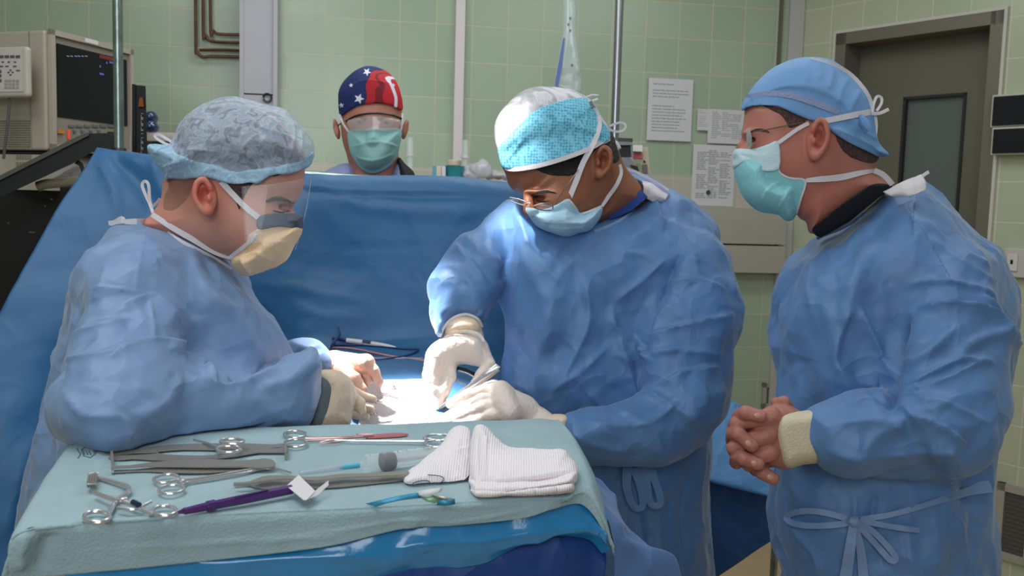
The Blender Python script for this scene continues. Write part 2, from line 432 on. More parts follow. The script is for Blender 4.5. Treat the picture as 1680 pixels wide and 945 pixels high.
# ================================================================ the room
def tile_mat(name, D, c1, c2, grout, size=0.155, rough=0.22):
    m = bpy.data.materials.new(name); m.use_nodes = True; nt = m.node_tree; b = nt.nodes['Principled BSDF']; L = nt.links
    g = nt.nodes.new('ShaderNodeNewGeometry')
    dp = nt.nodes.new('ShaderNodeVectorMath'); dp.operation = 'DOT_PRODUCT'; L.new(g.outputs['Position'], dp.inputs[0]); dp.inputs[1].default_value = D
    sx = nt.nodes.new('ShaderNodeSeparateXYZ'); L.new(g.outputs['Position'], sx.inputs[0])
    cb = nt.nodes.new('ShaderNodeCombineXYZ'); L.new(dp.outputs['Value'], cb.inputs[0]); L.new(sx.outputs['Z'], cb.inputs[1])
    ad = nt.nodes.new('ShaderNodeVectorMath'); ad.operation = 'ADD'; L.new(cb.outputs[0], ad.inputs[0]); ad.inputs[1].default_value = (10 + TILE_DX, TILE_DZ, 0)
    br = nt.nodes.new('ShaderNodeTexBrick'); br.offset = 0; br.squash = 1
    for k, v in (('Scale', 1.0), ('Mortar Size', 0.0028), ('Mortar Smooth', 0.4), ('Brick Width', size), ('Row Height', size), ('Bias', 0.0)): br.inputs[k].default_value = v
    br.inputs['Color1'].default_value = (*c1, 1); br.inputs['Color2'].default_value = (*c2, 1); br.inputs['Mortar'].default_value = (*grout, 1)
    L.new(ad.outputs[0], br.inputs['Vector'])
    nz = nt.nodes.new('ShaderNodeTexNoise'); nz.inputs['Scale'].default_value = 3.5; L.new(g.outputs['Position'], nz.inputs['Vector'])
    mx = nt.nodes.new('ShaderNodeMix'); mx.data_type = 'RGBA'; mx.blend_type = 'MULTIPLY'; mx.inputs[0].default_value = 0.25
    L.new(br.outputs['Color'], mx.inputs[6]); L.new(nz.outputs['Color'], mx.inputs[7]); L.new(br.outputs['Color'], b.inputs['Base Color'])
    bp = nt.nodes.new('ShaderNodeBump'); bp.inputs['Strength'].default_value = 0.5; bp.inputs['Distance'].default_value = 0.002; bp.invert = True
    L.new(br.outputs['Fac'], bp.inputs['Height']); L.new(bp.outputs[0], b.inputs['Normal'])
    b.inputs['Roughness'].default_value = rough
    return m
TILE_DX, TILE_DZ = 0.04, 0.02
class Wall:
    def __init__(s, O, D):
        s.O = Vector(O); s.D = Vector(D).normalized(); s.N = Vector((s.D.y, -s.D.x, 0))
        if (Vector((0, 1, 0)) - s.O).dot(s.N) < 0: s.N = -s.N
    def sz(s, px, py):
        p = at_plane(px, py, s.O, s.N); return ((p - s.O).dot(s.D), p.z)
    def P(s, a, z, t=0.0): return s.O + s.D * a + Vector((0, 0, z)) + s.N * t
    def boxv(s, a0, a1, z0, z1, t0, t1):
        V = [s.P(a, z, t) for a in (a0, a1) for z in (z0, z1) for t in (t0, t1)]
        return V, [(0, 1, 3, 2), (4, 6, 7, 5), (0, 4, 5, 1), (2, 3, 7, 6), (0, 2, 6, 4), (1, 5, 7, 3)]
    def box(s, mb, a0, a1, z0, z1, t0, t1): return mb.add(*s.boxv(a0, a1, z0, z1, t0, t1))
    def pbox(s, mb, x0, y0, x1, y1, t0, t1):
        """box on the wall between two photo corners"""
        xm, ym = (x0 + x1) / 2, (y0 + y1) / 2
        a0 = s.sz(x0, ym)[0]; a1 = s.sz(x1, ym)[0]; z1 = s.sz(xm, y0)[1]; z0 = s.sz(xm, y1)[1]
        if a0 > a1: a0, a1 = a1, a0
        return s.box(mb, a0, a1, z0, z1, t0, t1)
YAW = R_(10)
_bd = Vector((math.cos(YAW), math.sin(YAW), 0)); _b0 = Vector((-0.6, 3.95, 0)); _bn = Vector((_bd.y, -_bd.x, 0))
_cor = at_plane(1302, 300, _b0, _bn); _cor.z = 0
WB = Wall(_cor, -_bd)                       # back wall, a grows to the left
WR = Wall(_cor, Vector((.611, -.791, 0)))   # right wall, a grows towards the camera
G1, G2 = srgb(172, 190, 164), srgb(164, 182, 158)
GROUT = srgb(202, 196, 172)
mb_tile = tile_mat('green_tile', tuple(_bd), G1, G2, GROUT)
beige_tile_b = tile_mat('beige_tile_back', tuple(_bd), srgb(196, 188, 174), srgb(190, 184, 170), srgb(205, 200, 185))
mr_tile = tile_mat('pale_tile', (.611, -.791, 0), srgb(190, 192, 166), srgb(180, 190, 160), srgb(214, 210, 192))
RH = 3.0
def wallslab(name, W_, a0, a1, z0, z1, m, t0=-.1, t1=0.0):
    mb = MB(); W_.box(mb, a0, a1, z0, z1, t0, t1); o = mb.build(name, m, smooth=False); o['kind'] = 'structure'; return o
wallslab('wall_back', WB, 0, 4.6, 0, RH, mb_tile)
# right wall with door opening
dl = WR.sz(1366, 200)[0]; dr = WR.sz(1637, 200)[0]; dtop = WR.sz(1500, 38)[1]
mbw = MB(); WR.box(mbw, 0, dl, 0, RH, -.1, 0); WR.box(mbw, dr, 3.6, 0, RH, -.1, 0); WR.box(mbw, dl, dr, dtop, RH, -.1, 0)
o = mbw.build('wall_right', mr_tile, smooth=False); o['kind'] = 'structure'
o = MB().box((-1.0, 1.2, -.05), (8.0, 8.0, .1)).build('floor', mat('floor_vinyl', srgb(206, 178, 140), 0.45, bump=.05, bscale=30, var=.06), smooth=False); o['kind'] = 'structure'
o = MB().box((-1.0, 1.2, RH + .05), (8.0, 8.0, .1)).build('ceiling', mat('ceiling_paint', (.75, .75, .73), 0.9, bump=.05), smooth=False); o['kind'] = 'structure'
_lw = Vector((-3.3, 0, 0))
wl_ = Wall(WB.P(4.5, 0), Vector((-.1, -1, 0))); wl_.N = Vector((1, -.1, 0)).normalized()
wallslab('wall_left', wl_, -0.2, 6.0, 0, RH, tile_mat('left_tile', (.1, -1, 0), G1, G2, GROUT))
# beige band and metal rail on the back wall
mbx = MB(); WB.box(mbx, 0.02, 4.5, 1.555, 1.695, 0.0, 0.012); o = mbx.build('trim_1', beige_tile_b, smooth=False); o['kind'] = 'structure'
M_steelp = mat('painted_steel', srgb(176, 172, 158), .45, bump=.03)
M_white = mat('white_plastic', srgb(225, 224, 220), .4)
zl = WB.sz(1200, 341)[1]; z2 = WB.sz(1200, 352)[1]; z3 = WB.sz(1200, 400)[1]; z4 = WB.sz(1200, 445)[1]
mbx = MB(); ae = WB.sz(1277, 400)[0]
ar_ = WB.sz(1010, 400)[0]; WB.box(mbx, ae, ar_, z2, zl + .0, 0, .03)
WB.box(mbx, ae, ar_, z3 + .004, z2 - .012, 0, .07); WB.box(mbx, ae, ar_, z4, z3 - .004, 0, .074); WB.box(mbx, ae, ar_, z2 - .012, z2, 0, .05)
o = mbx.build('supply_rail_panel', M_steelp, smooth=False); tag(o, 'beige metal service rail panel fixed along green tiled wall below the notices', 'wall panel')
# grey corner strip and white posts
mbx = MB(); WB.box(mbx, 0, WB.sz(1284, 200)[0], .0, RH, 0.0, .016); o = mbx.build('trim_2', mat('grey_trim', srgb(186, 186, 180), .5), smooth=False); o['kind'] = 'structure'
mbx = MB(); WB.pbox(mbx, 1276, -220, 1280, 340, 0, .02); o = mbx.build('wall_pipe', mat('dark_trim', srgb(105, 100, 88), .5), smooth=False); tag(o, 'thin dark vertical pipe in the corner of the green tiled wall', 'pipe')
a0, a1 = WB.sz(457, 80)[0], WB.sz(400, 80)[0]
mbx = MB(); zc = WB.sz(428, 158)[1]
WB.box(mbx, a0, a1, zc, RH, 0, .10); WB.box(mbx, a0 - .004, a0 + .012, 0.9, RH, .0, .112); WB.box(mbx, a1 - .012, a1 + .004, 0.9, RH, .0, .112); WB.box(mbx, a0, a1, .9, zc - .006, 0, .102)
o = mbx.build('wall_duct', mat('duct_paint', srgb(192, 192, 198), .5), smooth=False); tag(o, 'wide pale grey vertical duct cover on the tiled wall beside copper pipes', 'duct')
c = WB.P((a0 + a1) / 2 - .035, WB.sz(440, 165)[1], .105)
mr = MB(); mr.tube([c + WB.D * (.016 * math.cos(t)) + Vector((0, 0, .016 * math.sin(t))) + WB.N * .006 for t in np.linspace(0, 6.0, 14)], .004, 6); mr.build('ring_latch', mat('dark_metal', srgb(70, 70, 68), .35, .8), o)
mbx = MB(); WB.pbox(mbx, 744, 60, 761, 240, 0, .03); V, Fq = WB.boxv(WB.sz(761, 60)[0], WB.sz(746, 60)[0], 1.3, RH, 0, .035)
mbx = MB().add(V, Fq); o = mbx.build('wall_conduit', mat('conduit_white', srgb(222, 214, 212), .45), smooth=False); tag(o, 'narrow white vertical conduit running down the tiled wall', 'conduit')
# copper pipes
M_pipe = mat('brown_pipe', srgb(96, 58, 36), .4, .3, var=.3, vscale=30)
pp = [[(322, -260), (323, 60), (325, 84), (334, 95), (350, 94), (402, 95)], [(335, -260), (335, 40), (339, 58), (350, 70), (402, 72)], [(346, -260), (347, 35), (352, 52), (362, 58), (402, 59)], [(329, 84), (345, 84), (372, 84), (402, 85)]]
lb = ['leftmost and lowest of the copper pipes bending across the green tiles', 'middle copper pipe bending right across the green tiles', 'innermost copper pipe bending right nearest the grey duct', 'short copper branch pipe just above the lowest bend']
for q, l in zip(pp, lb):
    P = [WB.P(*WB.sz(*p), .03 if q is not pp[3] else .03) for p in q]
    P = [Vector(p) for p in crom(P, 5)]
    o = MB().tube(P, .0062, 8).build('copper_pipe', M_pipe); tag(o, l, 'pipe')
# --- door
M_dframe = mat('door_frame_metal', srgb(118, 112, 98), .45, .2); M_door = mat('door_leaf', srgb(104, 101, 84), .5, bump=.02, bscale=20, var=.06, vscale=4)
mbx = MB(); fw = .05
a_l, a_r = dl, dr
WR.box(mbx, a_l - .0, a_l + fw, 0, dtop, -.16, .012); WR.box(mbx, a_r - fw, a_r, 0, dtop, -.16, .012); WR.box(mbx, a_l, a_r, dtop - fw, dtop, -.16, .012)
o = mbx.build('trim_3', M_dframe, smooth=False); o['kind'] = 'structure'
mbx = MB(); e = .012
WR.box(mbx, a_l - e, a_l, 0, dtop + e, 0, .014); WR.box(mbx, a_r, a_r + e, 0, dtop + e, 0, .014); WR.box(mbx, a_l, a_r, dtop, dtop + e, 0, .014)
o = mbx.build('trim_4', mat('door_edge', srgb(205, 200, 188), .5), smooth=False); o['kind'] = 'structure'
drt = root('door_1', WR.P((a_l + a_r) / 2, 0, -.13), 'grey steel door with a dark narrow window behind the surgeon on the right', 'door'); drt['kind'] = 'structure'
W2 = Wall(WR.O - WR.N * .13, WR.D); W2.N = WR.N
g0 = W2.sz(1478, 300)[0]; g1 = W2.sz(1580, 300)[0]; gz1 = W2.sz(1530, 157)[1]; gz0 = gz1 - .95
mbx = MB(); t0, t1 = -.02, .02
W2.box(mbx, a_l + .03, g0, .02, dtop - .05, t0, t1); W2.box(mbx, g1, a_r - .03, .02, dtop - .05, t0, t1); W2.box(mbx, g0, g1, gz1, dtop - .05, t0, t1); W2.box(mbx, g0, g1, .02, gz0, t0, t1)
mbx.build('door_leaf', M_door, drt, False)
mbx = MB()
for (x0, x1, y0, y1) in ((g0, g0 + .012, gz0, gz1), (g1 - .012, g1, gz0, gz1), (g0, g1, gz1 - .012, gz1), (g0, g1, gz0, gz0 + .012)): W2.box(mbx, x0, x1, y0, y1, .0, .026)
mbx.build('window_frame', mat('black_gasket', (.015, .015, .015), .5), drt, False)
mbx = MB(); W2.box(mbx, g0, g1, gz0, gz1, -.004, .004); mbx.build('window_pane', mat('dark_glass', srgb(120, 130, 126), .08, spec=.6, alpha=.55), drt, False)
# corridor seen dimly through the pane
mbx = MB(); W2.box(mbx, a_l - .6, a_r + .9, 0, 2.6, -1.0, -.95); o = mbx.build('wall_corridor', mat('corridor_paint', srgb(70, 76, 74), .8), smooth=False); o['kind'] = 'structure'
mbx = MB(); am = W2.sz(1560, 350)[0]; W2.box(mbx, am - .02, am + .10, 0, W2.sz(1560, 262)[1], -.6, -.5); o = mbx.build('corridor_cabinet', mat('brown_cab', srgb(120, 74, 52), .6), smooth=False); tag(o, 'brown cabinet seen dimly through the door window', 'cabinet')
# --- things on the right wall
def wall_thing(name, W_, x0, y0, x1, y1, t, m, label, cat, group=None, bev=.003):
    mbx = MB(); W_.pbox(mbx, x0, y0, x1, y1, .0, t); o = mbx.build(name, m, smooth=False)
    md = o.modifiers.new('bevel', 'BEVEL'); md.width = bev; md.segments = 2
    return tag(o, label, cat, group)
M_beigep = mat('beige_plastic', srgb(205, 200, 182), .45); M_blackg = mat('black_glass', srgb(28, 30, 34), .15)
o = wall_thing('light_switch_plate', WR, 1652, 408, 1700, 455, .03, mat('switch_plastic', srgb(196, 190, 180), .4), 'pale square switch socket on the tiles right of the door', 'switch')
mbx = MB(); WR.pbox(mbx, 1659, 416, 1676, 444, .03, .036); mbx.build('switch_rocker', mat('rocker', srgb(215, 210, 200), .35), o, False)
mbx = MB(); WR.pbox(mbx, 1665, 426, 1669, 433, .036, .038); mbx.build('key_slot', M_blackg, o, False)
for (y0, y1, l, nm) in ((158, 206, 'upper beige framed viewer box with dark pane beside the door', 'x'), (212, 252, 'lower beige framed viewer box with dark pane beside the door', 'y')):
    t = root('viewer_box', WR.P(WR.sz(1668, y1)[0], WR.sz(1668, y1)[1], .0), l, 'wall unit', 'viewer boxes beside the door')
    mbx = MB(); WR.pbox(mbx, 1637, y0 - 3, 1730, y1 + 2, .0, .05); mbx.build('housing', M_beigep, t, False)
    mbx = MB(); WR.pbox(mbx, 1640, y0, 1730, y1, .05, .056); mbx.build('dark_pane', M_blackg, t, False)
for (x0, y0, x1, y1, W_, l) in ((1634, 790, 1700, 915, WR, 'metal framed mesh vent low on the right hand wall'), (1249, 628, 1275, 668, WB, 'small grey wall vent low behind the clasped hands')):
    a0 = W_.sz(x0, (y0 + y1) / 2)[0]; a1 = W_.sz(x1, (y0 + y1) / 2)[0]; a0, a1 = min(a0, a1), max(a0, a1); za = W_.sz(x0 + 8, y0)[1]; zb = W_.sz(x0 + 8, y1)[1]
    t = root('wall_vent', W_.P((a0 + a1) / 2, zb, .0), l, 'vent', 'wall vents'); b = .03 if W_ is WR else .02
    mbx = MB()
    for q in ((a0, a1, za - b, za), (a0, a1, zb, zb + b), (a0, a0 + b, zb, za), (a1 - b, a1, zb, za)): W_.box(mbx, *q, 0, .014)
    mbx.build('vent_frame', mat('vent_frame_metal', srgb(176, 172, 160), .45, .2), t, False)
    mbx = MB(); n = 14
    for i in range(n):
        z = zb + b + (za - zb - 2 * b) * (i + .5) / n; W_.box(mbx, a0 + b, a1 - b, z - .0014, z + .0014, .001, .008)
        a = a0 + b + (a1 - a0 - 2 * b) * (i + .5) / n; W_.box(mbx, a - .0014, a + .0014, zb + b, za - b, .001, .007)
    W_.box(mbx, a0 + b, a1 - b, zb + b, za - b, -.001, .002)
    mbx.build('vent_mesh', mat('vent_mesh_metal', srgb(112, 112, 104), .5, .3), t, False)
# --- notices
M_paper = mat('paper', srgb(214, 212, 214), .7); M_ink = mat('ink', srgb(128, 128, 134), .8)
def notice(W_, x0, y0, x1, y1, label, lines, cols=1, heading=True, logo=False):
    s0, zt = W_.sz(x0, y0); s1, _ = W_.sz(x1, y0); zb = W_.sz(x0, y1)[1]
    t = root('paper_notice', W_.P((s0 + s1) / 2, zb, .013), label, 'notice', 'papers taped to the tiled wall')
    t0 = .0135
    mbx = MB(); W_.box(mbx, min(s0, s1), max(s0, s1), zb, zt, t0, t0 + .0012); mbx.build('sheet', M_paper, t, False)
    mi = MB(); w = abs(s1 - s0); h = zt - zb; r = random.Random(int(x0))
    for c in range(cols):
        ca = s0 + (s1 - s0) * (.1 + .82 * c / cols); cw = (s1 - s0) * .82 / cols
        for i in range(lines):
            if heading and i in (1,): continue
            if r.random() < .12: continue
            z = zt - h * (.1 + .8 * i / lines); L = cw * (r.uniform(.55, .95) if i else .5)
            x = ca
            while (x - ca) / (s1 - s0) < L / (s1 - s0) - .01:
                wl2 = math.copysign(w * r.uniform(.03, .09), s1 - s0)
                W_.box(mi, min(x, x + wl2), max(x, x + wl2), z, z + h * (.012 if lines > 14 else .016), t0 + .0012, t0 + .0018); x += wl2 * 1.25
    mi.build('printed_text', M_ink, t, False)
    if logo:
        m2 = MB(); a, z = W_.sz(1160, 316); m2.lathe([(.0, .0), (.011, .0), (.011, .002), (0, .002)], W_.P(a, z, t0 + .001), W_.N, 14); m2.build('round_emblem', mat('emblem', srgb(60, 66, 80), .6), t)
notice(WB, 1063, 128, 1136, 230, 'large white typed notice taped to green tiles nearest the metal pole', 16)
notice(WB, 1143, 179, 1162, 214, 'narrow white slip of paper left of the phone list', 9, 1, False)
notice(WB, 1161, 179, 1222, 235, 'white list in columns of small print beside the narrow slip', 14, 3, False)
notice(WB, 1136, 237, 1205, 337, 'long white chart with round emblem at its foot above the rail', 26, 3, False, True)
# ================================================================ materials of the people
def gown_mat(name, col, crump=.42):
    m = bpy.data.materials.new(name); m.use_nodes = True; nt = m.node_tree; b = nt.nodes['Principled BSDF']; L = nt.links
    b.inputs['Base Color'].default_value = (*col, 1); b.inputs['Roughness'].default_value = .50; b.inputs['Specular IOR Level'].default_value = .5
    b.inputs['Sheen Weight'].default_value = .22; b.inputs['Sheen Roughness'].default_value = .4
    tc = nt.nodes.new('ShaderNodeTexCoord')
    n1 = nt.nodes.new('ShaderNodeTexNoise'); n1.inputs['Scale'].default_value = 900; n1.inputs['Detail'].default_value = 2; L.new(tc.outputs['Object'], n1.inputs[0])
    v = nt.nodes.new('ShaderNodeTexNoise'); v.inputs['Scale'].default_value = 9; v.inputs['Detail'].default_value = 2; v.inputs['Distortion'].default_value = .4; L.new(tc.outputs['Object'], v.inputs[0])
    # crisp fine creases: ridges of a distorted noise
    a = nt.nodes.new('ShaderNodeMath'); a.operation = 'SUBTRACT'; a.inputs[1].default_value = .5; L.new(v.outputs[0], a.inputs[0])
    a2 = nt.nodes.new('ShaderNodeMath'); a2.operation = 'ABSOLUTE'; L.new(a.outputs[0], a2.inputs[0])
    b1 = nt.nodes.new('ShaderNodeBump'); b1.inputs['Strength'].default_value = .22; b1.inputs['Distance'].default_value = .03; b1.invert = True; L.new(a2.outputs[0], b1.inputs['Height'])
    vm = nt.nodes.new('ShaderNodeVectorMath'); vm.operation = 'MULTIPLY_ADD'; L.new(v.outputs['Color'], vm.inputs[0]); vm.inputs[1].default_value = (.09, .09, .09); L.new(tc.outputs['Object'], vm.inputs[2])
    vo = nt.nodes.new('ShaderNodeTexVoronoi'); vo.inputs['Scale'].default_value = 11; L.new(vm.outputs[0], vo.inputs['Vector'])
    b3 = nt.nodes.new('ShaderNodeBump'); b3.inputs['Strength'].default_value = crump; b3.inputs['Distance'].default_value = .03; L.new(vo.outputs['Distance'], b3.inputs['Height']); L.new(b1.outputs[0], b3.inputs['Normal'])
    b2 = nt.nodes.new('ShaderNodeBump'); b2.inputs['Strength'].default_value = .25; b2.inputs['Distance'].default_value = .0006; L.new(n1.outputs[0], b2.inputs['Height']); L.new(b3.outputs[0], b2.inputs['Normal'])
    L.new(b2.outputs[0], b.inputs['Normal'])
    return m
M_gown = gown_mat('blue_gown', srgb(114, 143, 182)); M_gown2 = gown_mat('blue_gown_deep', srgb(84, 125, 174))
M_drape = gown_mat('blue_drape', srgb(38, 98, 144), .07)
def skin(name, col, red):
    m = _skin(name, col); nt = m.node_tree; b = nt.nodes['Principled BSDF']; lk = b.inputs['Base Color'].links[0]; src = lk.from_socket
    at_ = nt.nodes.new('ShaderNodeAttribute'); at_.attribute_name = 'blush'; mx = nt.nodes.new('ShaderNodeMix'); mx.data_type = 'RGBA'
    nt.links.new(at_.outputs['Fac'], mx.inputs[0]); nt.links.new(src, mx.inputs[6]); mx.inputs[7].default_value = (min(1, col[0] * 1.08), col[1] * .52, col[2] * .50, 1); nt.links.new(mx.outputs[2], b.inputs['Base Color'])
    return m
def blush(o, spots):
    V = np.empty(len(o.data.vertices) * 3); o.data.vertices.foreach_get('co', V); V = V.reshape(-1, 3) + np.array(wloc(o)); P = proj_np(V); w = np.zeros(len(V))
    for x, y, r, a in spots: w = np.maximum(w, a * np.exp(-((P[:, 0] - x) ** 2 + (P[:, 1] - y) ** 2) / r ** 2))
    at_ = o.data.attributes.new('blush', 'FLOAT', 'POINT'); at_.data.foreach_set('value', w)
def _skin(name, col):
    m = mat(name, col, .48, bump=.07, bscale=320, var=.08, vscale=22, sss=.15, spec=.4, detail=2); return m
M_skinL = skin('skin_light', srgb(198, 142, 122), 0); M_skinR = skin('skin_ruddy', srgb(174, 116, 100), 0); M_skinC = skin('skin_brown', srgb(142, 90, 64), 0); M_skinB = skin('skin_far', srgb(190, 128, 108), 0)
M_ear = mat('ear_red', srgb(214, 120, 108), .5, sss=.25, bump=.1, bscale=200)
M_glove = mat('latex_glove', srgb(230, 216, 206), .42, bump=.25, bscale=120, sss=.1, spec=.45)
M_cuff = mat('latex_cuff', srgb(230, 208, 182), .5, bump=.2, bscale=90, sss=.05)
M_glovepink = mat('thin_glove_over_skin', srgb(216, 176, 158), .4, bump=.3, bscale=140, sss=.1)
M_strap = mat('white_tape', srgb(226, 222, 226), .7, bump=.5, bscale=420, stretch=(1, 1, 3))
M_knit = mat('knit_cuff', srgb(120, 130, 136), .9, bump=.6, bscale=400)
M_hair = mat('dark_hair', srgb(74, 50, 46), .6, bump=.6, bscale=240, var=.4, vscale=60)
M_blackhair = mat('black_hair', srgb(26, 20, 20), .5, bump=.9, bscale=260, var=.3, vscale=200)
M_maskgreen = mat('mask_aqua', srgb(140, 208, 214), .75, bump=.3, bscale=350)
M_maskwhite = mat('mask_white_top', srgb(190, 216, 224), .75, bump=.3, bscale=350)
M_maskblue = mat('mask_pale_blue', srgb(172, 208, 228), .75, bump=.3, bscale=350)
M_masktan = mat('mask_tan', srgb(232, 200, 160), .75, bump=.3, bscale=350)
M_wire = mat('wire_frame', srgb(150, 140, 130), .25, .9); M_lens = mat('clear_lens', (.95, .97, 1), .03, trans=1.0, alpha=.25)
M_black = mat('black_cloth', srgb(20, 20, 24), .85, bump=.4, bscale=300)
M_navy = mat('navy_scrub', srgb(30, 64, 140), .8, bump=.3, bscale=300)

def amp(F): return [(p, w * 1.0, a * 1.15, k) for p, w, a, k in F]
def vmesh(name, vol, m, parent, smooth=1, folds=(), cr=(), post=None):
    V, Q = vol.mesh(smooth)
    if folds or cr: V = fold(V, Q, folds, cr)
    if post: V = post(V)
    return mk(name, V, Q, m, parent)
TRAYZ = 1.18
def lay_on_tray(V):
    P = proj_np(V); m = (P[:, 2] < 1.47) & (V[:, 2] < TRAYZ + .008) & (P[:, 0] > 60) & (P[:, 1] < 760) & (P[:, 1] > 600)
    V = V.copy(); V[m, 2] = TRAYZ + .008 + (V[m, 2] - TRAYZ - .008) * .02
    return V
def ear(v, cx, cy, d, hx, hy, tilt, k=.003):
    """auricle facing the camera on the side of a head; (hx,hy) half sizes in metres"""
    v.ell((cx, cy, d), (hx, hy, .010), tilt, .004)
    sgn = 1
    ca, sa = math.cos(R_(tilt)), math.sin(R_(tilt)); pm = FPX / d
    def q(a, b, dz=0): return (cx + (a * ca - b * sa) * pm, cy + (a * sa + b * ca) * pm, d + dz)
    rim = [q(-hx * .55 * EARDIR, -hy * .35, -.008), q(-hx * .1 * EARDIR, -hy * .88, -.012), q(hx * .6 * EARDIR, -hy * .72, -.014), q(hx * .86 * EARDIR, -hy * .1, -.014), q(hx * .62 * EARDIR, hy * .45, -.012), q(hx * .15 * EARDIR, hy * .85, -.008)]
    v.chain([tuple(p) for p in crom(rim, 3)], np.linspace(.0042, .0055, 16), .003)
    v.ell(q(hx * .18 * EARDIR, -hy * .05, -.012), (hx * .46, hy * .44, .016), tilt, .003, 'd')
    v.ell(q(-hx * .3 * EARDIR, hy * .12, -.010), (.0045, .007, .005), tilt, .003)
    v.ell(q(0, hy * .78, -.004), (hx * .45, hy * .25, .008), tilt, .004)
EARDIR = 1
def hand(v, wrist, knuck, fing, thumb, rp=.024, rf=.0088, k=.006, palm_k=.012):
    """wrist (x,y,d); knuck = four (x,y,d); fing = four lists of joints after the knuckle; thumb = list of joints"""
    for q in knuck: v.cap(wrist, q, rp * .95, rp * .62, palm_k)
    for i in range(3): v.cap(knuck[i], knuck[i + 1], rp * .6, rp * .6, palm_k)
    for q, f in zip(knuck, fing):
        c = [q] + list(f); n = len(c); v.chain(c, list(np.linspace(rf * 1.12, rf * .82, n)), k)
    n = len(thumb); v.chain(thumb, list(np.linspace(rf * 1.7, rf * 1.0, n)), k)
def feet_legs(v, x, y, z_hip, hw=.10, yaw=0.0):
    pass
def body_base(parent, skinmat, headvol, pelvis, shoulders, arms, feet, name='body'):
    """the continuous figure: head and neck merged with trunk, arms inside the sleeves, legs and feet (metres)"""
    V, Q = headvol.mesh(1)
    P = [V]; F = [Q]; n = len(V)
    # trunk, arms and legs as a coarse volume in room axes
    pts = [np.array(p) for p in [pelvis, *shoulders, *feet] + [q for a in arms for q in a]]
    lo = np.min(pts, 0) - .16; hi = np.max(pts, 0) + .16; lo[2] = -.01; st = .016
    g = [np.arange(lo[i], hi[i] + st, st) for i in range(3)]
    X, Y, Z = np.meshgrid(*g, indexing='ij'); Fd = np.full(X.shape, 1.0)
    def cap(a, b, ra, rb, k=.03):
        nonlocal Fd
        a = np.array(a); b = np.array(b); e = b - a; L = e @ e + 1e-9
        t = np.clip(((X - a[0]) * e[0] + (Y - a[1]) * e[1] + (Z - a[2]) * e[2]) / L, 0, 1)
        Fd = smin(Fd, np.sqrt((X - a[0] - t * e[0]) ** 2 + (Y - a[1] - t * e[1]) ** 2 + (Z - a[2] - t * e[2]) ** 2) - (ra + (rb - ra) * t), k)
    sL, sR = map(np.array, shoulders); pel = np.array(pelvis); mid = (sL + sR) / 2
    cap(sL, sR, .05, .05); cap(mid - [0, 0, .10], pel + [0, 0, .1], .09, .09, .05); cap((sL + mid) / 2 - [0, 0, .08], pel, .07, .09); cap((sR + mid) / 2 - [0, 0, .08], pel, .07, .09)
    for a in arms:
        for i in range(len(a) - 1): cap(a[i], a[i + 1], .030 - .007 * i, .023 - .004 * i)
    for s_, ft in zip((-1, 1), feet):
        ft = np.array(ft); hip = pel + (ft - pel) * [.6, .6, 0] - [0, 0, .03]; kn = (hip + ft) / 2 + [0, 0, .02]
        cap(hip, kn, .07, .055); cap(kn, ft + [0, 0, .09], .058, .038)
        cap(ft + [0, 0, .04], ft + np.array([0, 0, .04]) + np.array(FOOT_DIR) * .15, .04, .035)
    V2, Q2 = nets(Fd); V2 = np.stack([g[i][0] + V2[:, i] * st for i in range(3)], 1); V2 = lap(V2, Q2); V2[:, 2] = np.maximum(V2[:, 2], .002)
    return mk(name, np.vstack([V, V2]), np.vstack([Q, Q2 + n]), skinmat, parent)
FOOT_DIR = (0, -1, 0)
def w3(px, py, d): return tuple(at(px, py, d))

# ================================================================ left surgeon
LP = at(260, 900, 1.72); LP.z = 0
ls = root('person', LP, 'person in blue gown and bouffant cap with clear face shield, bending over patient at left', 'person')
v = Vol(225, 520, 140, 470, 1.48, 1.78, 2.0, .0025)
v.inflate([(302, 212), (335, 182), (400, 173), (458, 198), (492, 238), (500, 262), (500, 285), (498, 305), (492, 322), (484, 334), (481, 340), (486, 354), (493, 368), (495, 379), (488, 387), (482, 392), (484, 402), (478, 412), (468, 428), (450, 440), (428, 440), (400, 430), (372, 417), (350, 400), (320, 350), (290, 300), (280, 272), (284, 240)], 1.62, .076, .075, .01, p=2.2)
v.inflate([(272, 290), (264, 325), (250, 350), (234, 372), (300, 408), (372, 420), (395, 414), (400, 380), (370, 310), (320, 290)], 1.64, .058, .06, .03)
v.ell((462, 341, 1.585), (.016, .008, .02), 12, .006, 'd')     # eye hollow
v.ell((463, 342, 1.592), (.012, .0085, .012), 0, .002)         # closed lid
v.ell((460, 327, 1.578), (.02, .006, .010), 10, .006)          # brow ridge
v.ell((436, 368, 1.575), (.026, .024, .018), 0, .012)          # cheek
vhl = v.like()
EARDIR = -1
ear(v, 337, 322, 1.541, .019, .032, -8)
arms_l = [[w3(215, 430, 1.62), w3(165, 650, 1.40), w3(350, 652, 1.49), w3(520, 645, 1.585)], [w3(330, 450, 1.82), w3(420, 575, 1.84), w3(520, 592, 1.83)]]
FOOT_DIR = (.8, .5, 0)
lbody = body_base(ls, M_skinL, v, w3(250, 800, 1.72), (w3(230, 440, 1.62), w3(330, 440, 1.84)), arms_l, ((LP.x - .1, LP.y - .1, 0), (LP.x + .08, LP.y + .12, 0)))
T_l = bvh(lbody); blush(lbody, [(334, 312, 26, .95), (345, 340, 18, .7), (480, 345, 18, .5), (250, 365, 30, .3)])
# hair at nape
v = vhl.like(0.002)
v.clip([(285, 206), (330, 180), (400, 173), (455, 200), (486, 238), (492, 262), (470, 285), (420, 296), (398, 330), (392, 345), (384, 320), (372, 300), (340, 284), (318, 284), (300, 284), (286, 284), (280, 276), (272, 262), (268, 235)])
vmesh('hair', v, M_hair, ls, 1, cr=[(.012, .0008, 3)])
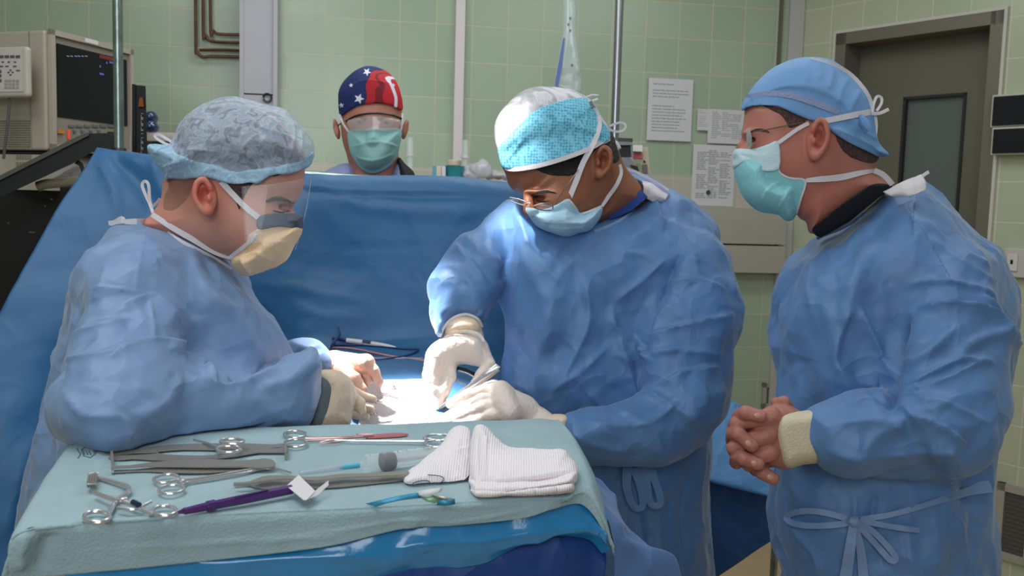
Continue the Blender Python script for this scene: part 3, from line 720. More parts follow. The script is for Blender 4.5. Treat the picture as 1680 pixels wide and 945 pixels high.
# cap
def film_mat(name, col, aw, lo=.2, hi=.75, scale=9):
    m = bpy.data.materials.new(name); m.use_nodes = True; nt = m.node_tree; b = nt.nodes['Principled BSDF']; L = nt.links
    b.inputs['Base Color'].default_value = (*col, 1); b.inputs['Roughness'].default_value = .5
    tc = nt.nodes.new('ShaderNodeTexCoord'); n = nt.nodes.new('ShaderNodeTexNoise'); n.inputs['Scale'].default_value = scale; n.inputs['Detail'].default_value = 6; n.inputs['Distortion'].default_value = 1.5
    L.new(tc.outputs['Object'], n.inputs[0]); mr = nt.nodes.new('ShaderNodeMapRange'); mr.inputs[1].default_value = .35; mr.inputs[2].default_value = .68; mr.inputs[3].default_value = lo; mr.inputs[4].default_value = hi
    sb = nt.nodes.new('ShaderNodeMath'); sb.operation = 'SUBTRACT'; sb.inputs[1].default_value = .5; L.new(n.outputs[0], sb.inputs[0]); ab = nt.nodes.new('ShaderNodeMath'); ab.operation = 'ABSOLUTE'; L.new(sb.outputs[0], ab.inputs[0])
    m3 = nt.nodes.new('ShaderNodeMapRange'); m3.inputs[1].default_value = 0; m3.inputs[2].default_value = .06; m3.inputs[3].default_value = .20; m3.inputs[4].default_value = 0; L.new(ab.outputs[0], m3.inputs[0])
    L.new(n.outputs[0], mr.inputs[0]); sm_ = nt.nodes.new('ShaderNodeMath'); sm_.operation = 'ADD'; sm_.use_clamp = True; L.new(mr.outputs[0], sm_.inputs[0]); L.new(m3.outputs[0], sm_.inputs[1]); L.new(sm_.outputs[0], b.inputs['Alpha'])
    n2 = nt.nodes.new('ShaderNodeTexNoise'); n2.inputs['Scale'].default_value = 320; L.new(tc.outputs['Object'], n2.inputs[0])
    bp = nt.nodes.new('ShaderNodeBump'); bp.inputs['Strength'].default_value = .5; bp.inputs['Distance'].default_value = .001; L.new(n2.outputs[0], bp.inputs['Height']); L.new(bp.outputs[0], b.inputs['Normal'])
    return m
v = vhl.like(.0012); v.clip([(276, 288), (330, 285), (318, 300), (312, 318), (300, 334), (284, 346), (268, 342), (270, 322), (277, 305)])
_st = mat('nape_stubble', srgb(110, 84, 66), .7, bump=.3, bscale=400, alpha=.28); vmesh('nape_hair', v, _st, ls, 1)
M_bouf = film_mat('bouffant_film', srgb(196, 212, 232), 1, .30, .50, 38)
M_boufband = film_mat('bouffant_rim', srgb(168, 208, 232), 1, .50, .74, 26)
v = vhl.like(0.01)
v.inflate([(243, 240), (252, 256), (262, 276), (272, 296), (278, 292), (300, 294), (316, 292), (340, 289), (362, 297), (390, 304), (410, 300), (425, 300), (440, 290), (450, 286), (480, 283), (506, 272), (515, 254), (514, 234), (500, 213), (478, 188), (458, 176), (420, 167), (386, 160), (360, 162), (332, 172), (308, 187), (291, 208), (281, 233), (262, 238)], 1.62, .105, .085, .005, p=2.2)
v.clip([(243, 240), (252, 256), (262, 276), (272, 296), (278, 292), (300, 294), (316, 292), (340, 289), (362, 297), (390, 304), (410, 300), (425, 300), (440, 290), (450, 286), (480, 283), (506, 272), (515, 254), (514, 234), (500, 213), (478, 188), (458, 176), (420, 167), (386, 160), (360, 162), (332, 172), (308, 187), (291, 208), (281, 233), (262, 238)])
cf = [([(400, 192), (430, 210), (470, 225), (495, 245)], 5, .005, 'r'), ([(300, 250), (330, 245), (365, 250)], 6, .004, 'r'), ([(430, 215), (400, 240), (402, 260)], 5, .004, 'r'), ([(430, 220), (440, 250), (455, 275)], 4, .004, 'r'),
      ([(480, 190), (482, 230), (470, 275)], 5, .003, 'r'), ([(492, 210), (494, 240), (482, 275)], 5, .004, 'r'), ([(290, 230), (310, 200), (345, 180)], 5, .003, 'r'), ([(290, 248), (310, 225), (330, 190)], 5, .003, 'r'), ([(340, 270), (360, 262), (380, 250)], 4, .003, 'r'), ([(405, 245), (412, 262), (425, 280)], 4, .003, 'r'), ([(270, 240), (285, 262), (300, 262)], 5, -.005, 'r')]
vcapl = v.like()
vmesh('bouffant_cap', v, M_bouf, ls, 1, cf, [(.05, .0022, 5), (.02, .0008, 9)])
# doubled gathered lower edge of the cap
v = vcapl.like(.003)
v.clip([(243, 240), (252, 256), (262, 276), (272, 296), (278, 292), (300, 294), (316, 292), (340, 289), (362, 297), (390, 304), (410, 300), (425, 300), (440, 290), (450, 286), (480, 283), (506, 272), (516, 255), (511, 250), (500, 262), (478, 270), (440, 276), (400, 280), (370, 278), (340, 268), (310, 262), (290, 252), (280, 240), (262, 238)])
vmesh('cap_rim', v, M_boufband, ls, 1, [([(262, 276), (285, 268), (305, 262)], 4, .004, 'r'), ([(330, 285), (345, 276), (352, 268)], 3, .003, 'r'), ([(440, 288), (446, 276)], 3, .003, 'r'), ([(375, 296), (380, 284)], 3, .003, 'r'), ([(250, 250), (268, 250), (285, 258)], 4, .004, 'r')], [(.035, .004, 6), (.012, .001, 9)])
# brow and closed lashes
ribbon([(436, 331), (450, 326), (464, 327), (480, 333)], [3, 6, 6, 3], .002, 'eyebrow', M_hair, ls, T_l, .002)
ribbon([(448, 345), (458, 348), (468, 348), (475, 345)], [1.2, 2.2, 2.2, 1.2], .0015, 'eyelashes', M_blackhair, ls, T_l, .002)
# mask
v = vhl.like(0.006)
v.inflate([(408, 385), (430, 372), (462, 366), (488, 366), (496, 378), (488, 396), (484, 402), (472, 425), (455, 436), (408, 454), (386, 444), (378, 424), (392, 410), (405, 396)], 1.61, .083, .05, .004, p=2.0, n=2)
v.clip([(408, 385), (430, 372), (462, 366), (488, 366), (496, 378), (488, 396), (484, 402), (472, 425), (455, 436), (408, 454), (386, 444), (378, 424), (392, 410), (405, 396)])
o = vmesh('face_mask', v, M_masktan, ls, 0, [([(392, 420), (405, 440), (410, 452)], 4, .006, 'r'), ([(392, 420), (420, 415), (450, 430)], 5, .004, 'r'), ([(430, 395), (415, 408), (395, 418)], 4, -.004, 'r'), ([(425, 418), (440, 400), (480, 396)], 5, .003, 'r')], [(.045, .0015, 4)])
T_m = bvh(o)
v = vhl.like(0.008)
v.inflate([(424, 356), (450, 350), (494, 351), (497, 362), (494, 376), (460, 372), (424, 376)], 1.61, .080, .045, .002, n=2)
v.clip([(424, 356), (450, 350), (494, 351), (497, 362), (494, 376), (460, 372), (424, 376)])
vmesh('mask_nose_band', v, mat('mask_band', srgb(66, 78, 96), .6), ls, 0)
ribbon([(363, 298), (385, 322), (405, 342), (424, 357)], 9, .0012, 'mask_strap', M_strap, ls, T_l, .004)
ribbon([(425, 359), (424, 374), (414, 392), (402, 403), (388, 414), (378, 422)], 6, .0016, 'mask_edging', M_strap, ls, T_m, .003)
ribbon([(250, 352), (285, 375), (315, 392), (345, 410), (366, 419), (382, 424)], [8, 9, 8, 6], .0012, 'mask_strap', M_strap, ls, T_l, .004)
ribbon([(252, 352, 1.64), (246, 335, 1.65), (238, 318, 1.65), (233, 303, 1.65), (238, 297, 1.65), (244, 303, 1.65), (245, 322, 1.65), (248, 338, 1.65), (256, 334, 1.64), (262, 326, 1.63)], 4.5, .001, 'tie_loop', M_strap, ls)
ribbon([(284, 240, 1.60), (272, 236, 1.6), (258, 228, 1.6), (254, 222, 1.6), (262, 221, 1.6), (274, 228, 1.6), (286, 236, 1.6)], 4, .001, 'cap_tie_loop', M_strap, ls)
# face shield: a thin curved sheet
rows = []
for (x0, y0, x1, y1) in ((396, 306, 512, 286), (398, 340, 503, 340), (400, 372, 492, 385), (402, 398, 484, 410)):
    r = []
    for i in range(8):
        t = i / 7; a = t * math.pi * .5
        r.append((x0 + (x1 - x0) * math.sin(a) ** .8, y0 + (y1 - y0) * t, 1.508 + .115 * (1 - math.cos(a))))
    rows.append(r)
M_shield = mat('clear_shield', (.85, .93, 1), .04, alpha=.07, spec=1.0, coat=1.0)
sheet('face_shield', rows, M_shield, ls, 5, thick=.0008)
_e = [(512, 286, 1.623), (503, 340, 1.623), (492, 385, 1.623), (484, 410, 1.623)]
MB().tube([at(*p_) for p_ in crom(_e, 5)], .0009, 6).build('shield_edge', mat('shield_rim', srgb(190, 215, 230), .1, alpha=.7, spec=.9), ls)
# gown
v = Vol(20, 560, 340, 1500, 1.26, 2.02, 4, .005)
v.inflate([(178, 366), (215, 364), (246, 358), (300, 382), (345, 407), (378, 430), (408, 456), (432, 492), (455, 530), (474, 575), (482, 640), (480, 760), (470, 900), (480, 1200), (490, 1480), (30, 1480), (30, 1000), (38, 840), (50, 740), (75, 650), (90, 560), (108, 500), (127, 455), (152, 405)], [(170, 600, 1.68), (420, 600, 1.74), (300, 400, 1.68), (300, 1400, 1.76)], .20, .16, .02)
v.inflate([(150, 400), (220, 380), (290, 430), (300, 520), (292, 620), (250, 700), (180, 737), (112, 697), (103, 645), (106, 570), (116, 500), (130, 440)], [(220, 420, 1.57), (160, 650, 1.385)], .10, .085, .03)
v.inflate([(104, 690), (106, 640), (180, 585), (260, 570), (330, 590), (400, 604), (440, 597), (470, 585), (498, 577), (516, 574), (526, 605), (518, 660), (500, 700), (440, 707), (380, 723), (290, 731), (190, 738), (142, 722)], [(130, 650, 1.37), (520, 638, 1.57)], .075, .062, .04)
v.inflate([(430, 560), (470, 556), (505, 557), (535, 570), (548, 592), (545, 610), (500, 625), (440, 620)], [(440, 590, 1.86), (540, 590, 1.84)], .055, .04, .02)
F_L = [([(196, 505), (245, 482), (270, 497), (300, 540)], 10, .010, 's'), ([(150, 478), (200, 476), (245, 478)], 8, .007, 's'), ([(238, 380), (230, 430), (222, 480)], 3, .003, 'r'), ([(246, 482), (252, 540), (248, 575)], 6, .004, 'r'),
       ([(300, 400), (340, 470), (400, 530), (440, 590)], 12, .008, 'g'), ([(330, 420), (390, 480), (430, 560)], 10, .007, 'r'), ([(180, 600), (230, 568), (285, 562), (300, 585)], 9, .010, 's'), ([(270, 560), (310, 575), (335, 590), (360, 640)], 9, .012, 's'), ([(296, 545), (318, 585), (400, 606), (470, 586)], 8, -.020, 'r'), ([(125, 470), (112, 540), (104, 640)], 6, -.014, 'r'),
       ([(300, 610), (360, 635), (420, 622), (470, 600)], 10, .012, 's'), ([(330, 575), (350, 605), (385, 625)], 8, .010, 'r'), ([(110, 640), (150, 680), (200, 690), (205, 735)], 9, .008, 'r'), ([(125, 700), (170, 720), (260, 715), (340, 690)], 10, .006, 'r'), ([(205, 690), (260, 660), (300, 610)], 9, .007, 'g'),
       ([(110, 560), (160, 545), (220, 520)], 9, .008, 'r'), ([(105, 600), (170, 590), (230, 560)], 7, .006, 'r'), ([(90, 640), (105, 560), (140, 490)], 7, -.010, 'r'), ([(420, 640), (470, 625), (525, 590)], 9, .006, 'g'), ([(350, 700), (420, 680), (500, 660)], 10, .004, 'r'),
       ([(120, 520), (112, 600), (104, 650)], 8, -.006, 'g'), ([(150, 420), (220, 425), (280, 405)], 12, .005, 'r'), ([(80, 700), (70, 780), (60, 900)], 8, -.008, 'r'), ([(110, 730), (95, 820), (90, 940)], 10, .009, 'r'), ([(180, 430), (170, 470), (150, 500)], 10, .005, 'r'), ([(470, 560), (500, 572), (530, 566)], 5, .006, 'r')]
lg = vmesh('surgical_gown', v, M_gown, ls, 1, amp(F_L), [(.15, .013, 21), (.085, .012, 22), (.045, .0040, 23)], post=lay_on_tray)
T_lg = bvh(lg)
ribbon([(178, 366), (205, 363), (240, 362), (262, 374), (300, 398), (345, 420), (380, 442)], 6, .001, 'gown_binding', M_strap, ls, T_lg, .003)
ribbon([(180, 367), (190, 364), (200, 358), (205, 364), (225, 364)], 7, .001, 'neck_tie', M_strap, ls, T_lg, .006)
# cuffs and gloved hands of the left surgeon
def glove(name, vol, m, parent, smooth=1, folds=()):
    return vmesh(name, vol, m, parent, smooth, folds, [(.02, .0006, 31)])
v = Vol(495, 650, 560, 715, 1.50, 1.80, 2.2, .003)
v.inflate([(516, 612), (545, 606), (572, 618), (584, 640), (586, 655), (578, 680), (570, 699), (512, 700), (520, 670), (526, 640)], [(520, 650, 1.59), (575, 650, 1.64)], .034, .036, .004)
v.chain([(560, 650, 1.650), (588, 662, 1.660), (594, 674, 1.660)], [.024, .012, .0085], .006)     # palm and thumb tip reaching the instrument
v.chain([(560, 640, 1.675), (592, 650, 1.700), (612, 655, 1.710)], [.02, .010, .008], .004)
v.chain([(560, 660, 1.680), (590, 668, 1.710), (608, 671, 1.720)], [.02, .009, .008], .004)
v.chain([(560, 668, 1.680), (585, 680, 1.710), (600, 684, 1.720)], [.02, .009, .008], .004)
glove('glove', v, M_cuff, ls)
v = Vol(505, 560, 600, 720, 1.50, 1.72, 2.5, .003)
v.inflate([(512, 628), (528, 614), (545, 625), (548, 645), (538, 690), (510, 699)], [(520, 650, 1.585), (545, 650, 1.60)], .032, .033, .003)
vmesh('knit_cuff', v, M_knit, ls)
v = Vol(515, 650, 560, 690, 1.68, 1.95, 2.0, .0025)
v.inflate([(524, 592), (545, 582), (570, 581), (592, 588), (600, 600), (590, 612), (560, 618), (530, 612)], [(530, 600, 1.84), (590, 600, 1.82)], .026, .028, .006)
hand(v, (548, 600, 1.83), [(600, 596, 1.79), (596, 600, 1.81), (590, 604, 1.83), (584, 607, 1.845)],
     [[(614, 608, 1.785), (621, 626, 1.785), (617, 645, 1.79)], [(602, 612, 1.80), (606, 630, 1.795), (600, 648, 1.80)], [(593, 620, 1.82), (590, 640, 1.82), (594, 655, 1.82)], [(580, 622, 1.845), (578, 640, 1.845), (584, 652, 1.84)]],
     [(560, 606, 1.79), (580, 622, 1.765), (592, 640, 1.765), (600, 652, 1.78)], .026, .0095)
glove('glove', v, M_glovepink, ls)
v = Vol(505, 600, 560, 650, 1.7, 1.95, 2.5, .003)
v.inflate([(516, 590), (545, 579), (572, 579), (590, 590), (592, 600), (570, 608), (556, 622), (520, 615)], [(530, 600, 1.83), (580, 600, 1.815)], .030, .03, .006)
glove('glove_cuff', v, M_cuff, ls)

# ================================================================ centre surgeon
CP = at(1010, 900, 2.05); CP.z = 0
cs = root('person', CP, 'person in blue gown with teal cap and pale blue mask operating under the bright light', 'person')
v = Vol(795, 1080, 130, 420, 1.74, 2.06, 2.2, .003)
v.inflate([(817, 250), (822, 270), (829, 285), (834, 302), (842, 312), (853, 318), (862, 326), (863, 335), (866, 350), (873, 362), (884, 366), (905, 374), (932, 377), (960, 366), (985, 350), (1003, 300), (1008, 250), (994, 215), (978, 182), (950, 156), (900, 150), (850, 165), (822, 195), (814, 225)], [(830, 260, 1.90), (1000, 240, 1.93)], .083, .085, .01, p=2.2)
v.inflate([(1000, 225), (1018, 262), (1035, 285), (1058, 310), (1060, 334), (1010, 358), (972, 368), (962, 355), (985, 340), (985, 290)], [(1000, 300, 1.95), (1040, 340, 1.98)], .066, .06, .03)
v.ell((890, 323, 1.845), (.022, .008, .02), 10, .006, 'd')
v.ell((892, 326, 1.862), (.014, .010, .014), 0, .002)
v.ell((884, 316, 1.842), (.030, .006, .012), 6, .006)
v.cap((866, 322, 1.85), (868, 345, 1.835), .009, .012, .008)
v.ell((920, 330, 1.845), (.030, .022, .02), 15, .012)
vhc = v.like()
EARDIR = 1
ear(v, 987, 266, 1.852, .020, .034, 10)
arms_c = [[w3(860, 390, 2.0), w3(765, 450, 1.95), w3(755, 545, 1.86)], [w3(1130, 420, 1.98), w3(1150, 650, 1.86), w3(960, 715, 1.80)]]
FOOT_DIR = (-.4, -.9, 0)
cbody = body_base(cs, M_skinC, v, w3(1010, 830, 2.05), (w3(870, 390, 2.03), w3(1120, 410, 2.0)), arms_c, ((CP.x - .12, CP.y, 0), (CP.x + .12, CP.y + .02, 0)))
T_c = bvh(cbody); blush(cbody, [(985, 262, 22, .35), (866, 340, 14, .5)])
v = vhc.like(0.002)
v.clip([(826, 262), (820, 225), (835, 185), (860, 160), (905, 147), (950, 152), (985, 180), (1003, 215), (1011, 236), (1016, 262), (1002, 268), (996, 246), (975, 250), (958, 268), (950, 286), (905, 288), (878, 278), (850, 270)])
vmesh('hair', v, M_blackhair, cs, 1, cr=[(.01, .0008, 3)])
M_capC = bpy.data.materials.new('teal_cap_cloth'); M_capC.use_nodes = True
def _cap():
    nt = M_capC.node_tree; b = nt.nodes['Principled BSDF']; L = nt.links; tc = nt.nodes.new('ShaderNodeTexCoord')
    v_ = nt.nodes.new('ShaderNodeTexVoronoi'); v_.inputs['Scale'].default_value = 170; v_.inputs['Randomness'].default_value = .35; L.new(tc.outputs['Object'], v_.inputs['Vector'])
    r = nt.nodes.new('ShaderNodeValToRGB'); r.color_ramp.elements[0].color = (*srgb(70, 150, 186), 1); r.color_ramp.elements[0].position = .25; r.color_ramp.elements[1].color = (*srgb(128, 204, 224), 1); r.color_ramp.elements[1].position = .6
    L.new(v_.outputs['Distance'], r.inputs[0]); L.new(r.outputs[0], b.inputs['Base Color']); b.inputs['Roughness'].default_value = .8
    bp = nt.nodes.new('ShaderNodeBump'); bp.inputs['Strength'].default_value = .4; bp.inputs['Distance'].default_value = .001; L.new(v_.outputs['Distance'], bp.inputs['Height']); L.new(bp.outputs[0], b.inputs['Normal'])
_cap()
v = vhc.like(0.008)
v.inflate([(812, 205), (822, 184), (838, 164), (860, 148), (888, 142), (920, 145), (948, 152), (972, 168), (985, 190), (1000, 212), (1001, 224), (994, 236), (900, 262), (830, 275), (818, 250), (812, 228)], [(830, 230, 1.90), (1000, 220, 1.93)], .098, .085, .004, p=2.2)
v.clip([(812, 205), (822, 184), (838, 164), (860, 148), (888, 142), (920, 145), (948, 152), (972, 168), (985, 190), (1000, 212), (1001, 224), (994, 236), (900, 262), (830, 275), (818, 250), (812, 228)])
vcapc = v.like()
vmesh('cap_crown', v, film_mat('crown_film', srgb(228, 228, 236), 1, .40, .9, 12), cs, 1, [([(850, 205), (856, 185), (852, 165)], 5, -.005, 'r'), ([(868, 185), (864, 165), (862, 152)], 5, .004, 'r'), ([(900, 172), (896, 158), (892, 146)], 4, .003, 'r'), ([(930, 165), (928, 152)], 4, .003, 'r'), ([(828, 205), (840, 196), (842, 180)], 6, -.006, 'r')], [(.04, .002, 8)])
v = vcapc.like(.004)
v.clip([(818, 239), (842, 213), (868, 189), (884, 179), (920, 166), (950, 160), (963, 161), (973, 176), (984, 194), (996, 208), (1001, 222), (996, 232), (980, 240), (960, 252), (920, 266), (880, 278), (846, 283), (830, 282), (822, 272), (817, 252)])
o = vmesh('surgical_cap', v, M_capC, cs, 1, [([(886, 185), (915, 190), (930, 206)], 5, .004, 'r'), ([(936, 168), (945, 185), (950, 195)], 4, .004, 'r'), ([(905, 178), (925, 200)], 4, -.003, 'r'), ([(965, 175), (960, 205), (950, 235)], 5, .002, 'r'), ([(822, 250), (850, 220), (880, 192)], 6, .003, 'g')], [(.05, .0012, 14)])
T_cap = bvh(o)
ribbon([(829, 275), (846, 277.5), (880, 272.5), (920, 261.5), (960, 247), (980, 237), (994, 227)], 7.5, .002, 'cap_binding', M_strap, cs, T_c, .0155, default=1.83)
ribbon([(968, 166), (979, 188), (983, 204), (978, 226), (968, 246), (956, 268), (945, 298), (931, 331)], [5, 8, 9, 8, 9, 9, 9, 9], .001, 'mask_strap', M_strap, cs, T_cap, .004, default=1.80)
ribbon([(1016, 270), (1019, 284), (1012, 303), (1000, 320), (987, 338)], 6.5, .001, 'mask_strap', M_strap, cs, T_c, .004, default=1.9)
mbx = MB(); mbx.tube([at(x, y, 1.90) for x, y in ((962, 160), (972, 156), (982, 157), (981, 163), (972, 166))], .003, 6); mbx.build('tie_tab', M_strap, cs)
ribbon([(1000, 207, 1.93), (1012, 202, 1.93), (1022, 201, 1.93), (1027, 207, 1.93), (1022, 214, 1.93), (1010, 216, 1.93), (1000, 212, 1.93)], 3.5, .0015, 'tie_loop', M_strap, cs)
mbx = MB(); mbx.tube([at(x, y, 1.92) for x, y in ((1003, 230), (1010, 236), (1014, 242), (1008, 250))], [.004, .007, .007, .003], 8); mbx.build('tie_knot', M_strap, cs)
v = vhc.like(0.005)
v.inflate([(862, 341), (890, 344), (912, 337), (932, 326), (945, 340), (955, 350), (987, 338), (984, 358), (968, 378), (950, 383), (930, 390), (900, 381), (880, 370), (870, 358)], [(870, 360, 1.885), (985, 350, 1.905)], .092, .05, .003, n=3)
v.clip([(862, 341), (890, 344), (912, 337), (932, 326), (945, 340), (955, 350), (987, 338), (984, 358), (968, 378), (950, 383), (930, 390), (900, 381), (880, 370), (870, 358)])
o = vmesh('surgical_mask', v, M_maskblue, cs, 0, [([(880, 352), (910, 356), (945, 356)], 3, .0025, 's'), ([(878, 360), (910, 364), (960, 366)], 3, .0025, 's'), ([(890, 370), (920, 374), (965, 372)], 3, .0025, 's'), ([(964, 350), (960, 365), (950, 380)], 4, .002, 'r')], [(.04, .0012, 14)])
T_cm = bvh(o)
ribbon([(933, 327), (944, 340), (954, 350), (970, 345), (987, 338)], 3, .001, 'mask_edging', M_strap, cs, T_cm, .002)
# spectacles
def wire(name, pts, r, m, parent, n=5):
    return MB().tube([at(*p) for p in crom(pts, n)], r, 6).build(name, m, parent)
wire('spectacle_rim', [(876, 338, 1.795), (890, 334, 1.79), (905, 336, 1.79), (907, 341, 1.79), (903, 345, 1.79), (885, 344, 1.79), (876, 338, 1.795)], .0013, M_wire, cs)
wire('spectacle_rim', [(836, 324, 1.82), (848, 326, 1.81), (862, 331, 1.80), (863, 337, 1.80), (850, 334, 1.81), (838, 329, 1.82), (836, 324, 1.82)], .0013, M_wire, cs)
wire('spectacle_bridge', [(862, 334, 1.80), (869, 333, 1.797), (876, 337, 1.795)], .001, M_wire, cs)
wire('spectacle_temple', [(906, 339, 1.79), (925, 312, 1.80), (948, 280, 1.83), (968, 258, 1.85)], .001, M_wire, cs)
mbx = MB(); mbx.prism([at(*p) for p in ((877, 338, 1.793), (890, 335, 1.79), (905, 337, 1.79), (902, 344, 1.788), (885, 343, 1.79))], (0, -.001, .0)); mbx.build('spectacle_lens', M_lens, cs, False)
ribbon([(872, 321), (884, 316), (898, 314), (912, 317)], [2, 4.5, 4, 1.5], .002, 'eyebrow', M_blackhair, cs, T_c, .0008)
ribbon([(880, 329), (890, 331), (901, 329)], [1, 2, 1], .0012, 'eyelashes', M_blackhair, cs, T_c, .0008)
# gown of the centre surgeon
v = Vol(690, 1235, 280, 1420, 1.66, 2.32, 4, .006)
v.inflate([(850, 322), (866, 340), (900, 352), (935, 356), (975, 352), (1020, 348), (1052, 332), (1048, 312), (1020, 280), (1040, 282), (1062, 288), (1088, 303), (1125, 330), (1165, 362), (1176, 420), (1172, 600), (1160, 760), (1168, 945), (1180, 1400), (890, 1400), (880, 800), (862, 700), (838, 650), (832, 600), (828, 540), (822, 480), (816, 420), (822, 370), (836, 345)], [(860, 450, 2.0), (1150, 450, 2.05), (1000, 1300, 2.06)], .16, .13, .02)
v.inflate([(852, 328), (850, 380), (838, 430), (824, 470), (800, 500), (790, 528), (776, 518), (758, 515), (738, 526), (722, 550), (710, 525), (705, 485), (716, 447), (737, 408), (757, 384), (785, 376), (810, 345)], [(840, 380, 1.99), (730, 460, 1.93), (760, 530, 1.87)], .062, .055, .016)
v.inflate([(1085, 320), (1128, 326), (1168, 372), (1190, 430), (1215, 490), (1208, 540), (1206, 560), (1197, 610), (1192, 660), (1172, 700), (1130, 722), (1080, 690), (1056, 640), (1050, 560), (1060, 480), (1075, 400)], [(1130, 380, 1.98), (1140, 660, 1.86)], .09, .07, .02)
v.inflate([(928, 690), (960, 676), (1010, 668), (1060, 640), (1110, 605), (1160, 600), (1196, 610), (1190, 660), (1170, 695), (1140, 727), (1080, 757), (1010, 766), (940, 760), (925, 735)], [(940, 720, 1.76), (1160, 660, 1.86)], .062, .05, .014)
F_C = [([(1005, 500), (1010, 535), (1040, 560), (1080, 600)], 9, .016, 's'), ([(1003, 500), (1040, 470), (1100, 420)], 10, .008, 'r'), ([(1060, 560), (1100, 540), (1180, 520), (1208, 510)], 9, .012, 's'), ([(1055, 590), (1110, 575), (1200, 585)], 10, .010, 'r'), ([(1075, 640), (1120, 610), (1195, 600)], 9, .010, 's'),
       ([(1060, 640), (1110, 670), (1150, 690)], 9, .009, 'r'), ([(960, 690), (1000, 700), (1060, 690), (1120, 650)], 10, .012, 's'), ([(1010, 672), (1060, 700), (1085, 745)], 9, .008, 'r'), ([(930, 700), (970, 730), (1040, 740)], 8, .006, 'r'), ([(1130, 400), (1095, 455), (1070, 520), (1054, 590), (1050, 640)], 8, -.024, 'r'), ([(1085, 465), (1140, 458), (1190, 480)], 8, .008, 's'),
       ([(1100, 350), (1130, 400), (1140, 440)], 8, .006, 'r'), ([(1060, 340), (1110, 370), (1140, 430), (1145, 470)], 5, .004, 'r'), ([(905, 450), (900, 520), (890, 600), (885, 660)], 16, .012, 'g'), ([(950, 440), (965, 520), (930, 600), (900, 660)], 12, .012, 'r'), ([(850, 380), (870, 440), (905, 500)], 14, .009, 'g'), ([(1000, 560), (960, 600), (900, 640)], 10, .008, 'r'), ([(860, 400), (850, 470), (845, 560)], 10, .006, 'g'),
       ([(940, 600), (960, 640), (1000, 680)], 9, .009, 'r'), ([(1010, 540), (1030, 600), (1050, 660)], 9, .010, 'r'), ([(900, 480), (935, 430), (960, 450), (965, 500)], 9, .006, 'g'), ([(745, 395), (770, 430), (800, 470)], 8, .009, 's'), ([(760, 384), (790, 420), (830, 440)], 8, .008, 'r'), ([(715, 445), (750, 445), (790, 500)], 7, .007, 'r'), ([(800, 370), (810, 420), (820, 460)], 8, .008, 'r'), ([(845, 350), (832, 400), (824, 470)], 7, -.018, 'r'), ([(710, 480), (740, 470), (775, 490)], 8, .004, 'r'),
       ([(720, 520), (740, 505), (780, 505)], 5, .004, 'r'), ([(1040, 790), (1050, 860), (1060, 940)], 8, .008, 'r'), ([(1085, 780), (1080, 860), (1090, 945)], 10, .010, 'g'), ([(1125, 760), (1120, 850), (1135, 945)], 8, -.008, 'r'), ([(1150, 720), (1140, 800), (1160, 900)], 9, .009, 'r'), ([(1100, 340), (1060, 380), (1000, 400)], 14, .005, 'g'), ([(1000, 410), (1060, 420), (1100, 450)], 12, .005, 'r'), ([(1165, 400), (1190, 440), (1205, 500)], 6, .006, 'r')]
cg = vmesh('surgical_gown', v, M_gown2, cs, 1, amp(F_C), [(.16, .013, 41), (.09, .012, 42), (.05, .0042, 43)])
T_cg = bvh(cg)
ribbon([(975, 380), (1010, 366), (1035, 350), (1054, 334)], 5, .001, 'gown_binding', M_gown, cs, T_cg, .003)
# open back collar of the gown
v = Vol(1005, 1110, 262, 345, 1.86, 2.12, 2.0, .003)
v.inflate([(1014, 273), (1030, 276), (1048, 284), (1070, 296), (1092, 309), (1100, 320), (1086, 332), (1062, 318), (1050, 304), (1034, 292), (1022, 284)], [(1030, 290, 2.0), (1095, 320, 1.96)], .010, .012, .003)
vmesh('collar_back', v, gown_mat('gown_inside', srgb(150, 160, 205)), cs, 1, cr=[(.03, .002, 3)])
sheet('collar_flap', [[(1050, 296, 1.965), (1066, 298, 1.955), (1082, 308, 1.945), (1096, 319, 1.94)], [(1056, 306, 1.945), (1068, 312, 1.93), (1080, 320, 1.925), (1092, 328, 1.93)], [(1056, 322, 1.95), (1064, 327, 1.94), (1074, 332, 1.94), (1086, 334, 1.945)]], M_strap, cs, 6, [([(1066, 298), (1068, 314), (1066, 328)], 3, .004, 'r')], [(.03, .003, 3)], .0012)
ribbon([(1014, 273, 1.985), (1034, 277, 1.975), (1060, 289, 1.965), (1086, 304, 1.95), (1097, 312, 1.94)], 2.5, .001, 'gown_binding', M_strap, cs)
ribbon([(1000, 358), (1016, 349), (1034, 337), (1056, 318)], [4, 11, 16, 16], .004, 'scrub_collar', M_navy, cs, T_c, .008, default=1.93)
# tapes tied at the back of the waist
for pts in ([(1030, 765), (1028, 800), (1040, 832), (1055, 830), (1050, 795), (1040, 768)], [(1056, 765), (1062, 800), (1068, 828), (1085, 825), (1075, 790), (1066, 765)]):
    ribbon([(x, y, 1.86) for x, y in pts], [16, 12, 10, 12, 14], .002, 'waist_tie', M_gown2, cs)
